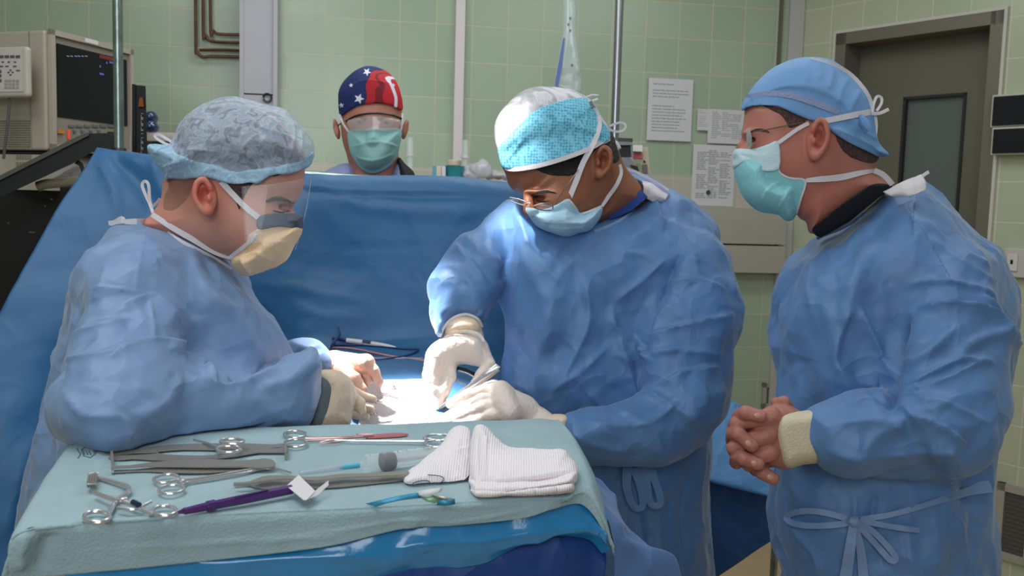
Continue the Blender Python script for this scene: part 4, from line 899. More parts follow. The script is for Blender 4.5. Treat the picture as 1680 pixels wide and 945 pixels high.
# right hand (image left)
v = Vol(685, 820, 505, 680, 1.68, 2.0, 2.0, .0025)
v.inflate([(727, 545), (742, 525), (765, 518), (784, 526), (791, 540), (792, 562), (760, 575), (728, 566)], 1.865, .034, .034, .006)
v.inflate([(722, 556), (750, 544), (786, 550), (800, 572), (806, 596), (800, 604), (775, 600), (756, 598), (738, 612), (722, 640), (704, 632), (697, 610), (698, 582), (706, 568)], [(720, 600, 1.84), (790, 590, 1.85)], .032, .03, .006)
v.chain([(715, 590, 1.835), (712, 625, 1.82), (716, 640, 1.815), (719, 664, 1.81)], [.020, .0125, .0105, .0085], .006)      # index
v.chain([(735, 590, 1.84), (738, 618, 1.82), (730, 640, 1.812), (722, 662, 1.812)], [.020, .012, .0105, .0085], .005)     # middle
v.chain([(712, 585, 1.86), (703, 615, 1.85), (706, 634, 1.84), (713, 648, 1.84)], [.018, .012, .0105, .009], .005)        # ring
v.chain([(712, 580, 1.885), (704, 606, 1.885), (708, 624, 1.875), (715, 636, 1.87)], [.016, .011, .0095, .0085], .005)    # little
v.chain([(788, 570, 1.85), (802, 598, 1.835), (790, 614, 1.825), (779, 627, 1.82)], [.017, .0125, .011, .0085], .006)      # thumb
glove('glove', v, M_glove, cs)
ribbon([(730, 555), (745, 546), (765, 543), (785, 548), (794, 560)], 5, .003, 'glove_rolled_edge', M_glove, cs, None, default=1.825)
ribbon([(722, 552, 1.84), (728, 538, 1.83), (742, 522, 1.823), (764, 515, 1.82), (784, 523, 1.825), (791, 536, 1.84)], 4, .002, 'sleeve_hem', M_strap, cs)
v = Vol(715, 800, 500, 580, 1.76, 1.95, 2.5, .003)
v.inflate([(730, 530), (750, 517), (775, 519), (787, 528), (789, 548), (760, 554), (730, 552)], 1.862, .037, .034, .003); vmesh('glove_cuff', v, M_cuff, cs)
# left hand (image right)
v = Vol(710, 950, 605, 770, 1.62, 1.92, 2.0, .0025)
v.chain([(905, 712, 1.76), (880, 694, 1.77), (850, 672, 1.77)], [.034, .030, .026], .01)
hand(v, (855, 675, 1.77), [(822, 642, 1.765), (824, 652, 1.745), (828, 664, 1.73), (835, 676, 1.72)],
     [[(795, 640, 1.77), (765, 648, 1.785), (738, 664, 1.80)], [(790, 655, 1.745), (758, 668, 1.765), (730, 686, 1.785)], [(795, 668, 1.73), (762, 680, 1.75), (735, 694, 1.77)], [(805, 682, 1.72), (775, 692, 1.735), (750, 700, 1.75)]],
     [(845, 655, 1.79), (810, 637, 1.80), (780, 640, 1.81), (752, 655, 1.81)], .030, .0105)
glove('glove', v, M_glove, cs)
v = Vol(860, 955, 660, 770, 1.64, 1.9, 2.5, .003)
v.inflate([(882, 688), (905, 680), (930, 682), (934, 700), (932, 730), (925, 748), (905, 735), (890, 715)], [(890, 700, 1.765), (930, 720, 1.755)], .040, .036, .004); vmesh('glove_cuff', v, M_cuff, cs, 1, cr=[(.03, .001, 2)])

# ================================================================ surgeon on the right
RP = at(1460, 930, 1.72); RP.z = 0
rs = root('person', RP, 'person in blue gown and tied blue cap standing at right with bare hands clasped', 'person')
v = Vol(1190, 1480, 85, 420, 1.52, 1.80, 2.0, .0028)
v.inflate([(1224, 170), (1221, 190), (1219, 205), (1216, 220), (1220, 232), (1214, 242), (1208, 252), (1213, 262), (1216, 275), (1218, 295), (1226, 315), (1240, 325), (1265, 330), (1300, 335), (1330, 320), (1380, 290), (1428, 262), (1436, 225), (1428, 180), (1410, 142), (1375, 110), (1340, 98), (1290, 108), (1248, 135)], 1.66, .078, .078, .01, p=2.2)
v.inflate([(1290, 290), (1308, 352), (1322, 364), (1334, 384), (1395, 352), (1460, 312), (1462, 300), (1440, 280), (1432, 255), (1400, 230), (1330, 240)], [(1340, 340, 1.66), (1440, 290, 1.67)], .066, .06, .03)
v.ell((1240, 231, 1.625), (.014, .009, .02), 0, .005, 'd')
v.ell((1243, 232, 1.628), (.011, .0085, .011), 0, .002)
v.ell((1238, 217, 1.615), (.022, .006, .010), -5, .006)
v.chain([(1225, 226, 1.655), (1220, 240, 1.655), (1220, 248, 1.655)], [.006, .009, .010], .008)
v.ell((1275, 262, 1.612), (.03, .028, .022), 0, .012)
vhr = v.like()
EARDIR = 1
ear(v, 1341, 228, 1.578, .0185, .037, 8)
arms_r = [[w3(1560, 470, 1.60), w3(1600, 700, 1.52), w3(1400, 715, 1.50), w3(1310, 715, 1.50)], [w3(1350, 480, 1.84), w3(1330, 660, 1.84), w3(1275, 720, 1.62)]]
FOOT_DIR = (-.8, -.5, 0)
vh = v
rbody = body_base(rs, M_skinR, v, w3(1460, 850, 1.72), (w3(1545, 455, 1.62), w3(1370, 460, 1.83)), arms_r, ((RP.x + .05, RP.y - .10, 0), (RP.x - .05, RP.y + .12, 0)))
T_r = bvh(rbody); blush(rbody, [(1341, 225, 30, .6), (1215, 242, 16, .5), (1260, 262, 50, .35), (1340, 330, 60, .3)])
v = vhr.like(0.002)
v.clip([(1250, 172), (1290, 180), (1330, 195), (1362, 212), (1400, 232), (1438, 252), (1440, 262), (1430, 268), (1405, 262), (1385, 250), (1374, 232), (1364, 212), (1350, 195), (1330, 194), (1310, 206), (1296, 210), (1284, 192), (1265, 180)])
vmesh('hair', v, M_hair, rs, 1, cr=[(.01, .001, 3)])
v = vhr.like(0.008)
v.inflate([(1217, 183), (1217, 170), (1224, 160), (1237, 141), (1260, 118), (1290, 101), (1320, 93), (1348, 94), (1372, 102), (1400, 123), (1424, 149), (1432, 172), (1437, 200), (1437, 222), (1444, 238), (1459, 254), (1440, 256), (1420, 247), (1392, 233), (1360, 211), (1350, 202), (1328, 196), (1292, 181), (1276, 175), (1246, 173), (1224, 177)], 1.66, .092, .08, .003, p=2.2, n=3)
v.clip([(1217, 183), (1217, 170), (1224, 160), (1237, 141), (1260, 118), (1290, 101), (1320, 93), (1348, 94), (1372, 102), (1400, 123), (1424, 149), (1432, 172), (1437, 200), (1437, 222), (1444, 238), (1459, 254), (1440, 256), (1420, 247), (1392, 233), (1360, 211), (1350, 202), (1328, 196), (1292, 181), (1276, 175), (1246, 173), (1224, 177)])
o = vmesh('surgical_cap', v, mat('cap_blue', srgb(104, 150, 198), .65, bump=.1, bscale=300), rs, 1, [([(1222, 160), (1270, 153), (1330, 165), (1385, 190)], 3, .003, 's'), ([(1320, 100), (1326, 118), (1323, 135)], 5, .002, 'g'), ([(1340, 100), (1346, 118), (1344, 132)], 5, .002, 'g'), ([(1366, 110), (1364, 128), (1358, 150)], 6, .002, 'g'), ([(1392, 124), (1380, 150), (1376, 175)], 6, .002, 'g'), ([(1412, 145), (1400, 170), (1394, 190)], 5, .002, 'g'), ([(1360, 208), (1400, 225), (1440, 245)], 5, .004, 'r'), ([(1400, 195), (1415, 215), (1440, 230)], 5, .003, 'r')], [(.05, .0015, 14)])
T_rc = bvh(o)
ribbon([(1224, 158), (1262, 153), (1300, 157), (1340, 170), (1375, 184)], [4, 8, 9, 9, 8], .0012, 'cap_band', mat('cap_band_lilac', srgb(150, 164, 204), .7, bump=.4, bscale=400), rs, T_rc, .002)
ribbon([(1330, 96), (1360, 104), (1390, 120), (1412, 142), (1426, 165), (1430, 182)], [4, 7, 9, 9, 9, 6], .003, 'cap_net_panel', M_strap, rs, T_rc, .003)
ribbon([(1276, 235), (1290, 225), (1308, 212), (1327, 202)], 6, .001, 'mask_strap', M_strap, rs, T_r, .003)
ribbon([(1350, 199), (1380, 193), (1405, 188), (1432, 183)], 9, .001, 'mask_strap', M_strap, rs, T_rc, .003)
ribbon([(1322, 296), (1345, 294), (1380, 291), (1410, 284), (1434, 280)], [6, 9, 10, 8, 5], .001, 'mask_strap', M_strap, rs, T_r, .003)
ribbon([(1434, 280, 1.62), (1445, 284, 1.62), (1455, 292, 1.62), (1464, 303, 1.62)], 8, .001, 'mask_strap', M_strap, rs)
ribbon([(1431, 184, 1.61), (1434, 168, 1.61), (1439, 158, 1.61), (1446, 160, 1.61), (1446, 170, 1.61), (1438, 182, 1.61)], 4, .0012, 'tie_loop', M_strap, rs)
ribbon([(1430, 186, 1.61), (1442, 186, 1.61), (1452, 182, 1.61), (1458, 179, 1.61)], 5, .0012, 'tie_end', M_strap, rs)
ribbon([(1436, 188, 1.62), (1438, 205, 1.62), (1436, 225, 1.62)], 4, .0012, 'tie_end', M_strap, rs)
mbx = MB(); mbx.tube([at(x, y, 1.575) for x, y in ((1411, 188), (1418, 200), (1426, 212), (1424, 204))], [.003, .008, .006, .003], 8); mbx.build('cap_knot', MATS['cap_blue'], rs)
# mask
v = vhr.like(0.005)
v.inflate([(1207, 246), (1232, 246), (1260, 239), (1276, 235), (1276, 258), (1277, 279), (1286, 288), (1300, 292), (1322, 296), (1316, 320), (1308, 348), (1300, 361), (1288, 362), (1276, 352), (1250, 348), (1232, 337), (1219, 322), (1209, 300), (1204, 281), (1204, 262)], 1.655, .086, .055, .003, n=3)
v.clip([(1207, 246), (1232, 246), (1260, 239), (1276, 235), (1276, 258), (1277, 279), (1286, 288), (1300, 292), (1322, 296), (1316, 320), (1308, 348), (1300, 361), (1288, 362), (1276, 352), (1250, 348), (1232, 337), (1219, 322), (1209, 300), (1204, 281), (1204, 262)])
MF = [([(1246, 336), (1258, 312), (1282, 294)], 4, .003, 's'), ([(1270, 352), (1282, 330), (1300, 300)], 5, .0035, 's'), ([(1290, 320), (1302, 340), (1305, 350)], 4, .003, 'r')]
o = vmesh('surgical_mask', v, M_maskgreen, rs, 0, MF, [(.04, .0012, 4)])
T_rm = bvh(o)
# white upper panel of the mask as its own part
v = vhr.like(0.0105)
v.inflate([(1207, 245), (1232, 245), (1260, 238), (1277, 234), (1278, 278), (1240, 280), (1204, 279), (1203, 262)], 1.655, .0875, .055, .001, n=2)
v.clip([(1207, 245), (1232, 245), (1260, 238), (1277, 234), (1278, 278), (1240, 280), (1204, 279), (1203, 262)])
vmesh('mask_upper_panel', v, M_maskwhite, rs, 0, [], [(.04, .0012, 4)])
ribbon([(1276, 235), (1276, 258), (1277, 279), (1286, 288), (1300, 293), (1322, 296), (1314, 325), (1307, 350)], 3, .001, 'mask_edging', M_strap, rs, T_rm, .002)
wire('spectacle_temple', [(1236, 217, 1.585), (1260, 212, 1.582), (1290, 206, 1.58), (1322, 200, 1.58)], .0009, M_wire, rs)
v = Vol(1220, 1240, 205, 250, 1.54, 1.62, 1.0, .002)
v.ell((1229, 228, 1.59), (.0022, .017, .016), -6, .001); vmesh('spectacle_lens', v, mat('lens_edge', srgb(200, 205, 200), .1, trans=.5), rs)
mbx = MB(); mbx.tube([at(x, y, 1.605) for x, y in ((1236, 231), (1242, 228), (1248, 229))], .0012, 6); mbx.build('eyelashes', M_blackhair, rs)
ribbon([(1228, 219), (1238, 214), (1250, 213), (1262, 217)], [2, 4, 4, 2], .002, 'eyebrow', M_hair, rs, T_r, .0008)
# black undershirt collar
v = vhr.like(0.01)
v.clip([(1332, 376), (1350, 360), (1380, 336), (1410, 315), (1430, 303), (1448, 301), (1466, 307), (1445, 322), (1420, 342), (1385, 370), (1348, 390)])
vmesh('undershirt_collar', v, M_black, rs)
v = Vol(1240, 1700, 280, 1520, 1.36, 2.02, 4, .0055)
v.inflate([(1340, 392), (1385, 372), (1425, 344), (1452, 318), (1480, 300), (1512, 292), (1540, 312), (1567, 334), (1618, 388), (1644, 412), (1658, 450), (1664, 520), (1658, 600), (1650, 690), (1634, 760), (1624, 815), (1632, 900), (1640, 1100), (1650, 1500), (1290, 1500), (1286, 1050), (1276, 940), (1265, 870), (1266, 800), (1280, 740), (1284, 690), (1272, 640), (1262, 570), (1264, 510), (1277, 474), (1301, 430), (1324, 410)], [(1300, 600, 1.76), (1640, 600, 1.68), (1450, 1400, 1.74)], .19, .15, .02)
v.inflate([(1510, 400), (1600, 400), (1646, 470), (1664, 540), (1660, 610), (1652, 690), (1632, 748), (1560, 785), (1490, 730), (1458, 650), (1460, 570), (1480, 500)], [(1580, 460, 1.60), (1580, 700, 1.50)], .10, .085, .02)
v.inflate([(1328, 688), (1342, 674), (1370, 660), (1410, 648), (1460, 642), (1540, 650), (1610, 690), (1636, 735), (1600, 770), (1520, 780), (1440, 782), (1395, 774), (1360, 764), (1342, 748), (1330, 725)], [(1340, 710, 1.50), (1590, 710, 1.50)], .07, .055, .016)
v.inflate([(1275, 640), (1300, 600), (1340, 620), (1345, 690), (1320, 740), (1285, 735)], [(1300, 700, 1.68)], .06, .04, .03)
F_R = [([(1500, 505), (1560, 498), (1620, 512), (1655, 560)], 8, .013, 's'), ([(1492, 512), (1470, 560), (1462, 640), (1478, 690)], 9, -.030, 'r'), ([(1400, 500), (1378, 560), (1380, 600), (1420, 640)], 10, .012, 's'), ([(1405, 495), (1440, 560), (1475, 640)], 9, .012, 's'), ([(1445, 380), (1410, 450), (1380, 540)], 16, .010, 'g'),
       ([(1476, 322), (1510, 370), (1550, 440), (1560, 480)], 5, .006, 's'), ([(1480, 470), (1530, 460), (1590, 470), (1650, 500)], 9, .010, 'r'), ([(1600, 480), (1640, 520), (1668, 580)], 8, .012, 's'), ([(1475, 635), (1520, 615), (1580, 590), (1640, 600)], 8, .010, 'r'), ([(1480, 640), (1540, 625), (1590, 600), (1620, 580)], 7, .008, 's'), ([(1470, 600), (1520, 580), (1570, 530)], 9, .007, 'g'), ([(1480, 680), (1530, 690), (1600, 740)], 9, .009, 's'), ([(1500, 650), (1560, 670), (1625, 700)], 9, .006, 'r'),
       ([(1350, 680), (1420, 660), (1470, 665), (1520, 700)], 8, .007, 'r'), ([(1360, 700), (1440, 690), (1500, 720)], 8, .005, 'r'), ([(1345, 730), (1420, 745), (1520, 740), (1600, 750)], 9, .006, 'r'), ([(1350, 480), (1370, 560), (1400, 650)], 12, .006, 'g'), ([(1300, 450), (1295, 540), (1300, 640)], 12, .005, 'r'), ([(1340, 400), (1330, 470), (1350, 560)], 10, .004, 'r'), ([(1500, 340), (1560, 400), (1640, 450)], 9, .008, 'r'), ([(1520, 380), (1580, 430), (1650, 480)], 8, .006, 'r'),
       ([(1560, 600), (1600, 560), (1660, 540)], 9, .007, 'g'), ([(1300, 850), (1340, 900), (1350, 945)], 12, .006, 'r'), ([(1400, 790), (1400, 850), (1390, 940)], 9, .008, 'r'), ([(1440, 790), (1430, 850), (1450, 940)], 9, -.007, 'r'), ([(1500, 800), (1490, 870), (1500, 945)], 10, .006, 'g'), ([(1560, 830), (1580, 880), (1600, 945)], 9, .008, 'r'), ([(1530, 840), (1540, 890), (1530, 945)], 9, .006, 'r'), ([(1380, 600), (1430, 650), (1480, 680)], 9, -.012, 'r'),
       ([(1470, 780), (1540, 800), (1620, 780)], 8, -.006, 'r')]
rg = vmesh('surgical_gown', v, M_gown2, rs, 1, amp(F_R), [(.16, .013, 61), (.09, .012, 62), (.05, .0042, 63)])
T_rg = bvh(rg)
ribbon([(1340, 392), (1385, 374), (1425, 345), (1452, 320)], 5, .001, 'gown_binding', M_gown, rs, T_rg, .003)
sheet('collar_flap', [[(1448, 314, 1.60), (1472, 302, 1.585), (1495, 292, 1.59), (1512, 286, 1.60)], [(1458, 320, 1.58), (1478, 312, 1.565), (1500, 303, 1.57), (1518, 299, 1.585)], [(1472, 325, 1.575), (1488, 322, 1.56), (1504, 317, 1.56), (1519, 312, 1.575)]], M_strap, rs, 6, [([(1475, 300), (1482, 312), (1486, 324)], 4, .004, 'r'), ([(1500, 290), (1505, 304), (1508, 318)], 3, -.003, 'r')], [(.03, .003, 3)], .0012)
ribbon([(1505, 296, 1.60), (1512, 290, 1.60), (1520, 284, 1.60), (1524, 282, 1.6)], 5, .001, 'neck_tie', M_strap, rs)
# waist tie with bow
def tie(pts, w, th=.0025): ribbon(pts, w, th, 'waist_tie', M_gown, rs, T_rg, .008)
ribbon([(1402, 853), (1460, 845), (1530, 825), (1590, 806), (1624, 796)], [9, 8, 8, 12, 22], .003, 'waist_tie', M_gown, rs, T_rg, .004)
ribbon([(1400, 855), (1370, 845), (1330, 838), (1300, 842), (1290, 850), (1304, 860), (1340, 863), (1380, 860), (1400, 855)], 9, .003, 'bow_loop', M_gown, rs, T_rg, .008)
ribbon([(1404, 855), (1430, 870), (1455, 895), (1470, 915), (1462, 920), (1448, 905), (1425, 880), (1406, 860)], 9, .003, 'bow_loop', M_gown, rs, T_rg, .010)
ribbon([(1400, 856), (1396, 890), (1390, 930), (1382, 980)], [10, 14, 16, 18], .003, 'tie_end', M_gown, rs, T_rg, .008)
ribbon([(1402, 858), (1412, 900), (1416, 940), (1420, 990)], [8, 12, 14, 14], .003, 'tie_end', M_gown, rs, T_rg, .006)
ribbon([(1410, 853), (1450, 862), (1490, 868), (1508, 870)], [9, 8, 8, 7], .003, 'tie_end', M_gown, rs, T_rg, .010)
mbx = MB(); c = hit(T_rg, 1402, 856, .012); mbx.tube([c + Vector((-.010, 0, .004)), c, c + Vector((.010, 0, -.004))], [.006, .010, .006], 10); mbx.build('bow_knot', M_gown, rs)
# clasped bare hands
v = Vol(1185, 1350, 630, 810, 1.40, 1.72, 1.6, .002)
v.inflate([(1236, 688), (1256, 668), (1290, 664), (1320, 680), (1334, 710), (1324, 745), (1302, 768), (1274, 768), (1250, 757), (1230, 736), (1224, 712)], [(1240, 710, 1.50), (1320, 710, 1.51)], .030, .036, .006)
v.inflate([(1222, 690), (1255, 672), (1300, 690), (1290, 750), (1250, 770), (1222, 745), (1212, 715)], 1.545, .026, .03, .006)
for js, rr in (([(1265, 684, 1.485), (1232, 690, 1.478), (1208, 695, 1.485), (1204, 702, 1.515)], [.016, .012, .0115, .011]), ([(1258, 714, 1.480), (1224, 724, 1.476), (1204, 735, 1.486), (1205, 741, 1.52)], [.016, .012, .0115, .011]),
               ([(1262, 742, 1.482), (1240, 750, 1.482), (1226, 760, 1.495), (1228, 764, 1.52)], [.016, .012, .011, .010])):
    v.chain(js, rr, .003)
for js in ([(1208, 694, 1.53), (1214, 682, 1.490), (1224, 677, 1.470), (1248, 683, 1.463)], [(1202, 722, 1.53), (1203, 710, 1.488), (1212, 712, 1.466), (1233, 731, 1.460)], [(1208, 758, 1.53), (1210, 748, 1.488), (1220, 752, 1.470), (1243, 761, 1.466)], [(1240, 770, 1.53), (1242, 768, 1.50), (1252, 776, 1.486), (1268, 785, 1.482)]):
    v.chain([tuple(q) for q in js], [.012, .0118, .0115, .0105], .0022)
v.chain([(1290, 680, 1.55), (1290, 665, 1.53), (1286, 659, 1.52), (1272, 660, 1.515)], [.014, .010, .009, .008], .004)
v.chain([(1300, 730, 1.56), (1320, 690, 1.66)], [.022, .03], .01)
glove('hands', v, skin('skin_hands', srgb(170, 112, 98), 0), rs)
for cx, cy, cd, an in ((1243, 682, 1.4535, 5), (1228, 728, 1.4505, 42), (1238, 760, 1.457, 20), (1263, 783, 1.4725, 28)):
    vn = Vol(cx - 12, cx + 12, cy - 12, cy + 12, cd - .01, cd + .01, 1.0, .001); vn.ell((cx, cy, cd + .001), (.0062, .0048, .0022), an); vmesh('fingernail', vn, mat('nail', srgb(196, 146, 132), .3), rs)
v = Vol(1255, 1360, 655, 780, 1.4, 1.64, 2.5, .003)
v.inflate([(1272, 692), (1285, 678), (1315, 674), (1345, 672), (1352, 710), (1348, 755), (1318, 762), (1290, 768), (1276, 745), (1270, 718)], 1.505, .041, .022, .004, n=3)
vmesh('glove_cuff', v, mat('knit_ivory', srgb(206, 196, 168), .75, bump=.3, bscale=250), rs, 1, cr=[(.03, .0008, 2)])

# ================================================================ person behind the screen
BP = at(610, 400, 2.62); BP.z = 0
bp_ = root('person', BP, 'person in flag-patterned cap, goggles and green mask watching from behind the blue screen', 'person')
v = Vol(535, 685, 100, 320, 2.44, 2.80, 2.0, .004)
v.inflate([(558, 190), (560, 150), (580, 120), (608, 112), (640, 122), (657, 150), (660, 190), (657, 230), (648, 262), (630, 280), (612, 286), (594, 280), (574, 262), (562, 232)], 2.62, .10, .085, .01, p=2.2)
v.inflate([(578, 250), (648, 250), (650, 300), (655, 330), (575, 330), (578, 300)], 2.63, .06, .05, .02)
v.cap((612, 205, 2.535), (612, 232, 2.515), .009, .014, .008)
for x in (590, 634):
    v.ell((x, 198, 2.53), (.020, .009, .015), 0, .006, 'd'); v.ell((x, 199, 2.545), (.014, .010, .014), 0, .002)
vhb = v.like()
for x, s_ in ((552, -1), (665, 1)):
    v.ell((x, 212, 2.63), (.008, .031, .020), s_ * 12, .005); v.ell((x + s_ * 2, 209, 2.61), (.004, .018, .010), s_ * 12, .003, 'd')
FOOT_DIR = (0, -1, 0)
bbody = body_base(bp_, M_skinB, v, tuple(Vector((BP.x, BP.y, 1.0))), (w3(560, 345, 2.66), w3(665, 345, 2.66)), [[w3(540, 330, 2.64), w3(545, 480, 2.64), w3(560, 620, 2.64)], [w3(690, 330, 2.64), w3(685, 480, 2.64), w3(670, 620, 2.64)]], ((BP.x - .1, BP.y, 0), (BP.x + .1, BP.y, 0)))
for x in (590, 634):
    for nm, r, mm, dz in (('eye', .0085, mat('eye_white', (.30, .27, .25), .3), .0), ('iris', .0042, mat('iris_dark', (.03, .025, .02), .3), -.007)):
        mbx = MB(); c = at(x, 200, 2.533 + dz); mbx.lathe([(r * math.sin(t), r * math.cos(t)) for t in np.linspace(0.05, 3.09, 8)], c, n=12); mbx.build(nm, mm, bp_)
M_flag = bpy.data.materials.new('flag_print'); M_flag.use_nodes = True
def _flag():
    nt = M_flag.node_tree; b = nt.nodes['Principled BSDF']; L = nt.links; tc = nt.nodes.new('ShaderNodeTexCoord'); b.inputs['Roughness'].default_value = .8
    mp = nt.nodes.new('ShaderNodeMapping'); L.new(tc.outputs['Object'], mp.inputs[0])
    n = nt.nodes.new('ShaderNodeTexNoise'); n.inputs['Scale'].default_value = 9; n.inputs['Detail'].default_value = 1; L.new(mp.outputs[0], n.inputs[0])
    ad = nt.nodes.new('ShaderNodeSeparateXYZ'); L.new(tc.outputs['Object'], ad.inputs[0])
    m1 = nt.nodes.new('ShaderNodeMath'); m1.operation = 'MULTIPLY_ADD'; m1.inputs[1].default_value = 5.0; L.new(ad.outputs[0], m1.inputs[0]); L.new(n.outputs[0], m1.inputs[2])
    m2 = nt.nodes.new('ShaderNodeMath'); m2.operation = 'MULTIPLY_ADD'; m2.inputs[1].default_value = -3.0; L.new(ad.outputs[2], m2.inputs[0]); L.new(m1.outputs[0], m2.inputs[2])
    r = nt.nodes.new('ShaderNodeValToRGB'); r.color_ramp.interpolation = 'CONSTANT'; e = r.color_ramp.elements
    cols = [(0, srgb(24, 40, 100)), (.50, srgb(24, 32, 84)), (.56, srgb(180, 24, 40)), (.70, srgb(120, 14, 30)), (.76, srgb(190, 26, 42)), (.86, srgb(226, 226, 236)), (.94, srgb(200, 30, 44))]
    e[0].position, e[0].color = 0, (*cols[0][1], 1); e[1].position, e[1].color = cols[1][0], (*cols[1][1], 1)
    for p_, c_ in cols[2:]: q = e.new(p_); q.color = (*c_, 1)
    L.new(m2.outputs[0], r.inputs[0]); L.new(r.outputs[0], b.inputs['Base Color'])
_flag()
v = vhb.like(0.007)
v.inflate([(556, 186), (554, 155), (562, 136), (580, 118), (600, 109), (622, 112), (642, 124), (655, 145), (660, 170), (659, 182), (648, 176), (632, 171), (608, 170), (585, 174), (566, 186), (560, 190)], 2.62, .107, .08, .003, p=2.2, n=3)
v.clip([(556, 186), (554, 155), (562, 136), (580, 118), (600, 109), (622, 112), (642, 124), (655, 145), (660, 170), (659, 182), (648, 176), (632, 171), (608, 170), (585, 174), (566, 186), (560, 190)])
o = vmesh('surgical_cap', v, M_flag, bp_, 1, [([(570, 145), (600, 132), (645, 137)], 4, .004, 's')], [(.05, .003, 4)])
T_b = bvh(o)
def star(cx, cy, r, rot):
    P = []
    for i in range(10):
        a = R_(rot + i * 36); rr = r if i % 2 == 0 else r * .42; p = hit(T_b, cx + rr * math.sin(a), cy - rr * math.cos(a), .0015)
        P.append(p if p else at(cx + rr * math.sin(a), cy - rr * math.cos(a), 2.55))
    c = hit(T_b, cx, cy, .002) or at(cx, cy, 2.52); return [c] + P
for s_ in ((589, 162, 9, 20), (560, 173, 5, -10), (602, 118, 7, 30), (576, 140, 4, 0), (645, 140, 4, 0)):
    P = star(*s_); MB().add(P, [(0, 1 + i, 1 + (i + 1) % 10) for i in range(10)]).build('printed_star', mat('star_white', srgb(225, 225, 235), .8), bp_, False)
v = vhb.like(0.006)
v.inflate([(572, 214), (600, 212), (612, 206), (626, 211), (658, 212), (656, 240), (648, 262), (632, 278), (612, 285), (594, 279), (580, 262), (572, 238)], 2.615, .112, .05, .003, n=3)
v.clip([(572, 214), (600, 212), (612, 206), (626, 211), (658, 212), (656, 240), (648, 262), (632, 278), (612, 285), (594, 279), (580, 262), (572, 238)])
o = vmesh('surgical_mask', v, mat('mask_far', srgb(150, 200, 196), .75, bump=.2, bscale=300), bp_, 0, [([(575, 242), (595, 236), (614, 232), (640, 236), (656, 242)], 3, .006, 's'), ([(580, 255), (612, 262), (650, 250)], 3, .004, 's'), ([(612, 208), (612, 232)], 4, .006, 'r')], [(.05, .002, 4)])
T_bm = bvh(o)
# goggles
M_gog = mat('goggle_lens', (.75, .7, .68), .05, alpha=.3, spec=.8, coat=.6)
rows = []
for yy, ins in ((190, 0), (200, -2), (214, 5)):
    rows.append([(571 + ins + (656 - 571 - 2 * ins) * t, yy + 7 * (2 * t - 1) ** 2 * (1 if yy < 195 else .3), 2.495 + .035 * (2 * t - 1) ** 2) for t in np.linspace(0, 1, 7)])
o = sheet('goggle_lens', rows, M_gog, bp_, 4, thick=.0015)
wire('goggle_brow_bar', [(568, 199, 2.555), (585, 190, 2.51), (612, 186, 2.49), (640, 188, 2.51), (659, 195, 2.555)], .003, mat('goggle_black', (.02, .02, .02), .4), bp_)
wire('goggle_arm', [(568, 198, 2.57), (560, 202, 2.60), (555, 206, 2.63)], .002, MATS['goggle_black'], bp_)
ribbon([(557, 188, 2.56), (563, 203, 2.55), (572, 216, 2.55)], 3.5, .001, 'mask_strap', M_strap, bp_)
ribbon([(660, 186, 2.56), (660, 200, 2.55), (658, 214, 2.55)], 3, .001, 'mask_strap', M_strap, bp_)
v = Vol(480, 740, 245, 1220, 2.38, 2.85, 6, .009)
v.inflate([(575, 268), (600, 300), (630, 300), (652, 262), (668, 277), (686, 290), (700, 320), (704, 380), (706, 500), (706, 900), (706, 1200), (500, 1200), (500, 900), (500, 500), (504, 380), (510, 320), (525, 290), (545, 275)], 2.64, .13, .08, .02)
vmesh('scrub_gown', v, mat('scrub_lilac', srgb(150, 160, 206), .75, bump=.4, bscale=60, stretch=(3, 3, 1)), bp_, 1, cr=[(.08, .002, 5)])
v = Vol(560, 690, 245, 330, 2.40, 2.8, 3, .005)
v.inflate([(574, 266), (584, 300), (645, 302), (652, 258), (664, 268), (680, 284), (676, 300), (640, 320), (590, 320), (566, 300)], 2.63, .135, .05, .01)
vmesh('undershirt_collar', v, M_black, bp_)
# ================================================================ screens, drapes and the patient
M_polem = mat('worn_chrome', srgb(140, 156, 150), .3, .85, bump=.1, bscale=40, var=.25, vscale=30)
def pole(px, ybot_z, ztop, d, r, name, label):
    c = at(px, 200, d); o = MB()
    o.tube([Vector((c.x, c.y, ybot_z)), Vector((c.x, c.y, ztop))], r, 14); return c, o
# patient under the drapes: a low mound, head end covered
M_navy2 = gown_mat('navy_cover2', srgb(28, 76, 128)); M_drape2 = gown_mat('blue_drape_light', srgb(78, 138, 194))
TRAYZ = 1.18
